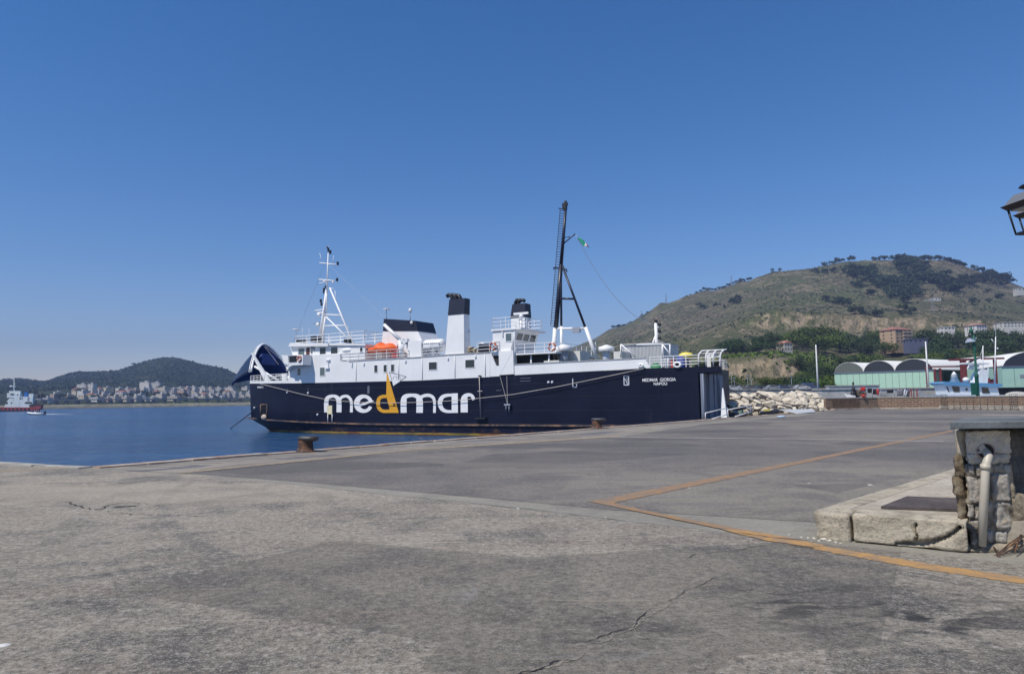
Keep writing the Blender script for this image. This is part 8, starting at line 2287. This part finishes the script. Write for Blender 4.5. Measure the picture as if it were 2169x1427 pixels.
# ---- small motorboat and wake
bp = gp(76, 878.3, WZ)
MBT = empty('motorboat', tuple(bp), R(4), label='small white inflatable motorboat with one person crossing below the tug', cat='motorboat')
m_ = MB(); N = 12; ring = []
for side_ in (1, -1):
    pts_ = [(-3.2+.0, .95*side_, .45), (-1.5, 1.0*side_, .42), (.8, .95*side_, .5), (2.3, .6*side_, .75), (3.1, .0, .95)]; m_.path([(-x, y, z) for x, y, z in pts_], [.27, .28, .28, .25, .2], 8)
m_.hexa([(-2.6, -.3, .0), (3.0, -.7, .0), (3.0, .7, .0), (-2.6, .3, .0)], [(-2.9, -.6, .5), (3.0, -.9, .5), (3.0, .9, .5), (-2.9, .6, .5)]); m_.build('hull', WHITE, MBT)
m_ = MB(); m_.box((-.4, -.35, .5), (.3, .35, 1.25)); m_.tube((-.2, -.6, 1.2), (-.2, -.6, 2.1), .04, n=5); m_.tube((2.0, -.6, .6), (2.0, -.6, 2.1), .04, n=5); m_.tube((-.2, .6, .6), (-.2, .6, 2.1), .04, n=5); m_.tube((2.0, .6, .6), (2.0, .6, 2.1), .04, n=5); m_.build('console', WT2, MBT)
m_ = MB(); m_.box((-.6, -.8, 2.1), (2.4, .8, 2.2)); m_.build('canopy', NAVYTOP, MBT)
m_ = MB(); m_.box((3.0, -.25, .3), (3.5, .25, 1.35)); m_.build('outboard_motor', BLACK, MBT)
# helmsman, one skinned body
def figure(loc, rz, label, shirt, trousers):
    me = bpy.data.meshes.new('person'); vs = [(0, 0, .95), (0, 0, 1.2), (0, 0, 1.45), (0, 0, 1.56), (0, 0, 1.72), (.10, 0, .9), (.12, .03, .5), (.13, .0, .08), (.13, .14, .04), (-.10, 0, .9), (-.12, .03, .5), (-.13, .0, .08), (-.13, .14, .04), (.19, 0, 1.42), (.26, .06, 1.15), (.2, .32, 1.1), (-.19, 0, 1.42), (-.26, .06, 1.15), (-.2, .32, 1.1)]
    es = [(0, 1), (1, 2), (2, 3), (3, 4), (0, 5), (5, 6), (6, 7), (7, 8), (0, 9), (9, 10), (10, 11), (11, 12), (2, 13), (13, 14), (14, 15), (2, 16), (16, 17), (17, 18)]
    rad = [.15, .14, .15, .06, .11, .09, .065, .045, .035, .09, .065, .045, .035, .06, .045, .035, .06, .045, .035]
    me.from_pydata(vs, es, []); o = bpy.data.objects.new('person', me); COL.objects.link(o); sk = o.modifiers.new('skin', 'SKIN'); ss = o.modifiers.new('sub', 'SUBSURF'); ss.levels = 1; ss.render_levels = 1
    for i, r_ in enumerate(rad): me.skin_vertices[0].data[i].radius = (r_, r_)
    me.skin_vertices[0].data[0].use_root = True; me.materials.append(shirt); o.location = loc; o.rotation_euler = (0, 0, rz); return tag(o, label, 'person')
figure((bp.x+.9, bp.y+.1, WZ+.45), R(94), 'person in pale clothes standing at the motorboat console under the dark canopy', paint('pale_clothes', (.45, .5, .4), .8), None)
# wake: low foam ridge on the water
FOAM = paint('foam', (.75, .78, .80), .8, .1)
m_ = MB(); rnd = random.Random(2); vs = []
for i in range(70):
    t = i/69; p_ = gp(lerp(92, 158, t), lerp(877, 877.5, t), WZ); w = .9*(1-t)**.7*rnd.uniform(.5, 1.2)+.05; z = WZ+.12*(1-t)*rnd.uniform(.5, 1)+.02
    vs += [(p_.x, p_.y-w, WZ+.005), (p_.x, p_.y, z), (p_.x, p_.y+w, WZ+.005)]
m_.add(vs, [(i*3+j, (i+1)*3+j, (i+1)*3+j+1, i*3+j+1) for i in range(69) for j in range(2)], 0, True)
tag(m_.build('wake', FOAM), 'thin white foam wake trailing behind the motorboat', 'wake', kind='stuff')

# ================================================================ separate repeated pieces into parts of their own
def split_pieces(o, gap):
    me = o.data; n = len(me.vertices); par = list(range(n))
    def find(i):
        while par[i] != i: par[i] = par[par[i]]; i = par[i]
        return i
    for e in me.edges:
        a, b = find(e.vertices[0]), find(e.vertices[1])
        if a != b: par[a] = b
    comp = {}
    for i in range(n): comp.setdefault(find(i), []).append(i)
    cs = list(comp.values())
    if len(cs) < 2: return
    bb = []
    for c in cs:
        co = [me.vertices[i].co for i in c]; bb.append([min(q[k] for q in co)-gap/2 for k in range(3)]+[max(q[k] for q in co)+gap/2 for k in range(3)])
    g = list(range(len(cs)))
    def fg(i):
        while g[i] != i: i = g[i]
        return i
    for i in range(len(cs)):
        for j in range(i+1, len(cs)):
            if all(bb[i][k] <= bb[j][k+3] and bb[j][k] <= bb[i][k+3] for k in range(3)):
                a, b = fg(i), fg(j)
                if a != b: g[a] = b
    groups = {}
    for i in range(len(cs)): groups.setdefault(fg(i), []).extend(cs[i])
    if not (2 <= len(groups) <= 90): return
    where = {}
    for gi, vs in enumerate(groups.values()):
        for v in vs: where[v] = gi
    data = [MB() for _ in groups]; maps = [dict() for _ in groups]
    for p_ in me.polygons:
        gi = where[p_.vertices[0]]; f = []
        for v in p_.vertices:
            if v not in maps[gi]: maps[gi][v] = len(data[gi].v); data[gi].v.append(tuple(me.vertices[v].co))
            f.append(maps[gi][v])
        data[gi].f.append(tuple(f)); data[gi].mi.append(p_.material_index); data[gi].sm.append(p_.use_smooth)
    mats = list(me.materials); nm = o.name.split('.')[0]; kids = list(o.children)
    for i, mb in enumerate(data):
        if i == 0:
            m2 = mb.build('tmp', mats); o.data = m2.data; bpy.data.objects.remove(m2); o.data.name = nm
        else:
            c = mb.build(nm, mats); c.parent = o.parent; c.matrix_parent_inverse = o.matrix_parent_inverse.copy(); c.matrix_basis = o.matrix_basis.copy()
SPLIT = {'deck_locker': .1, 'roof_aerials': .1, 'hinge_arm': .1, 'wall_lamps': .15, 'roof_locker': .1, 'mast_lamps': .02, 'signal_lamp': .02, 'fairlead': .2, 'shell_fitting': .02, 'exhaust_pipe': -.05, 'deck_post': .1,
         'casing_aerials': .2, 'deck_pole': .1, 'deck_frame': .1, 'boat_cradle': .2, 'company_name': .02, 'deck_rail': .2, 'side_fitting': .1, 'pennant_outline': .1, 'bridge_wing': .3, 'front_bulkhead': .1, 'windlass': .15, 'drain_pipe': .1, 'side_locker': .1, 'foredeck_rail': .3, 'foredeck_bulwark': .2, 'recess': .1, 'bow_frame': .1, 'stern_rail': .1, 'inner_frame': .1, 'rigging_wire': .001, 'cowl_vent': .05, 'ship_name': .02, 'superstructure': .02}
for o in list(bpy.data.objects):
    if o.type == 'MESH' and o.parent is not None:
        nm = o.name.split('.')[0]; root = o
        while root.parent: root = root.parent
        if nm in SPLIT and root == FERRY: split_pieces(o, SPLIT[nm])
for nm_old, nm_new in (('wall_lamps', 'wall_lamp'), ('mast_lamps', 'mast_lamp'), ('roof_aerials', 'aerial'), ('casing_aerials', 'aerial'), ('company_name', 'letter')):
    for o in list(bpy.data.objects):
        if o.name.split('.')[0] == nm_old: o.name = nm_new
# ================================================================ HAZE
def haze():
    m = bpy.data.materials.new('haze_air'); m.use_nodes = True
    nt = m.node_tree
    nt.nodes.remove(nt.nodes['Principled BSDF'])
    pv = nt.nodes.new('ShaderNodeVolumePrincipled')
    pv.inputs['Color'].default_value = (0.31, 0.42, 0.72, 1)
    pv.inputs['Density'].default_value = HAZE_D
    pv.inputs['Anisotropy'].default_value = 0.0
    nt.links.new(pv.outputs[0], nt.nodes['Material Output'].inputs['Volume'])
    b = MB(); b.box((-5400, -500, WZ-9.5), (4400, 3500, 330))
    tag(b.build('haze', m), 'thin pale blue sea haze filling the air over the harbour', 'haze', kind='stuff')
HAZE_D = 0.00023
haze()
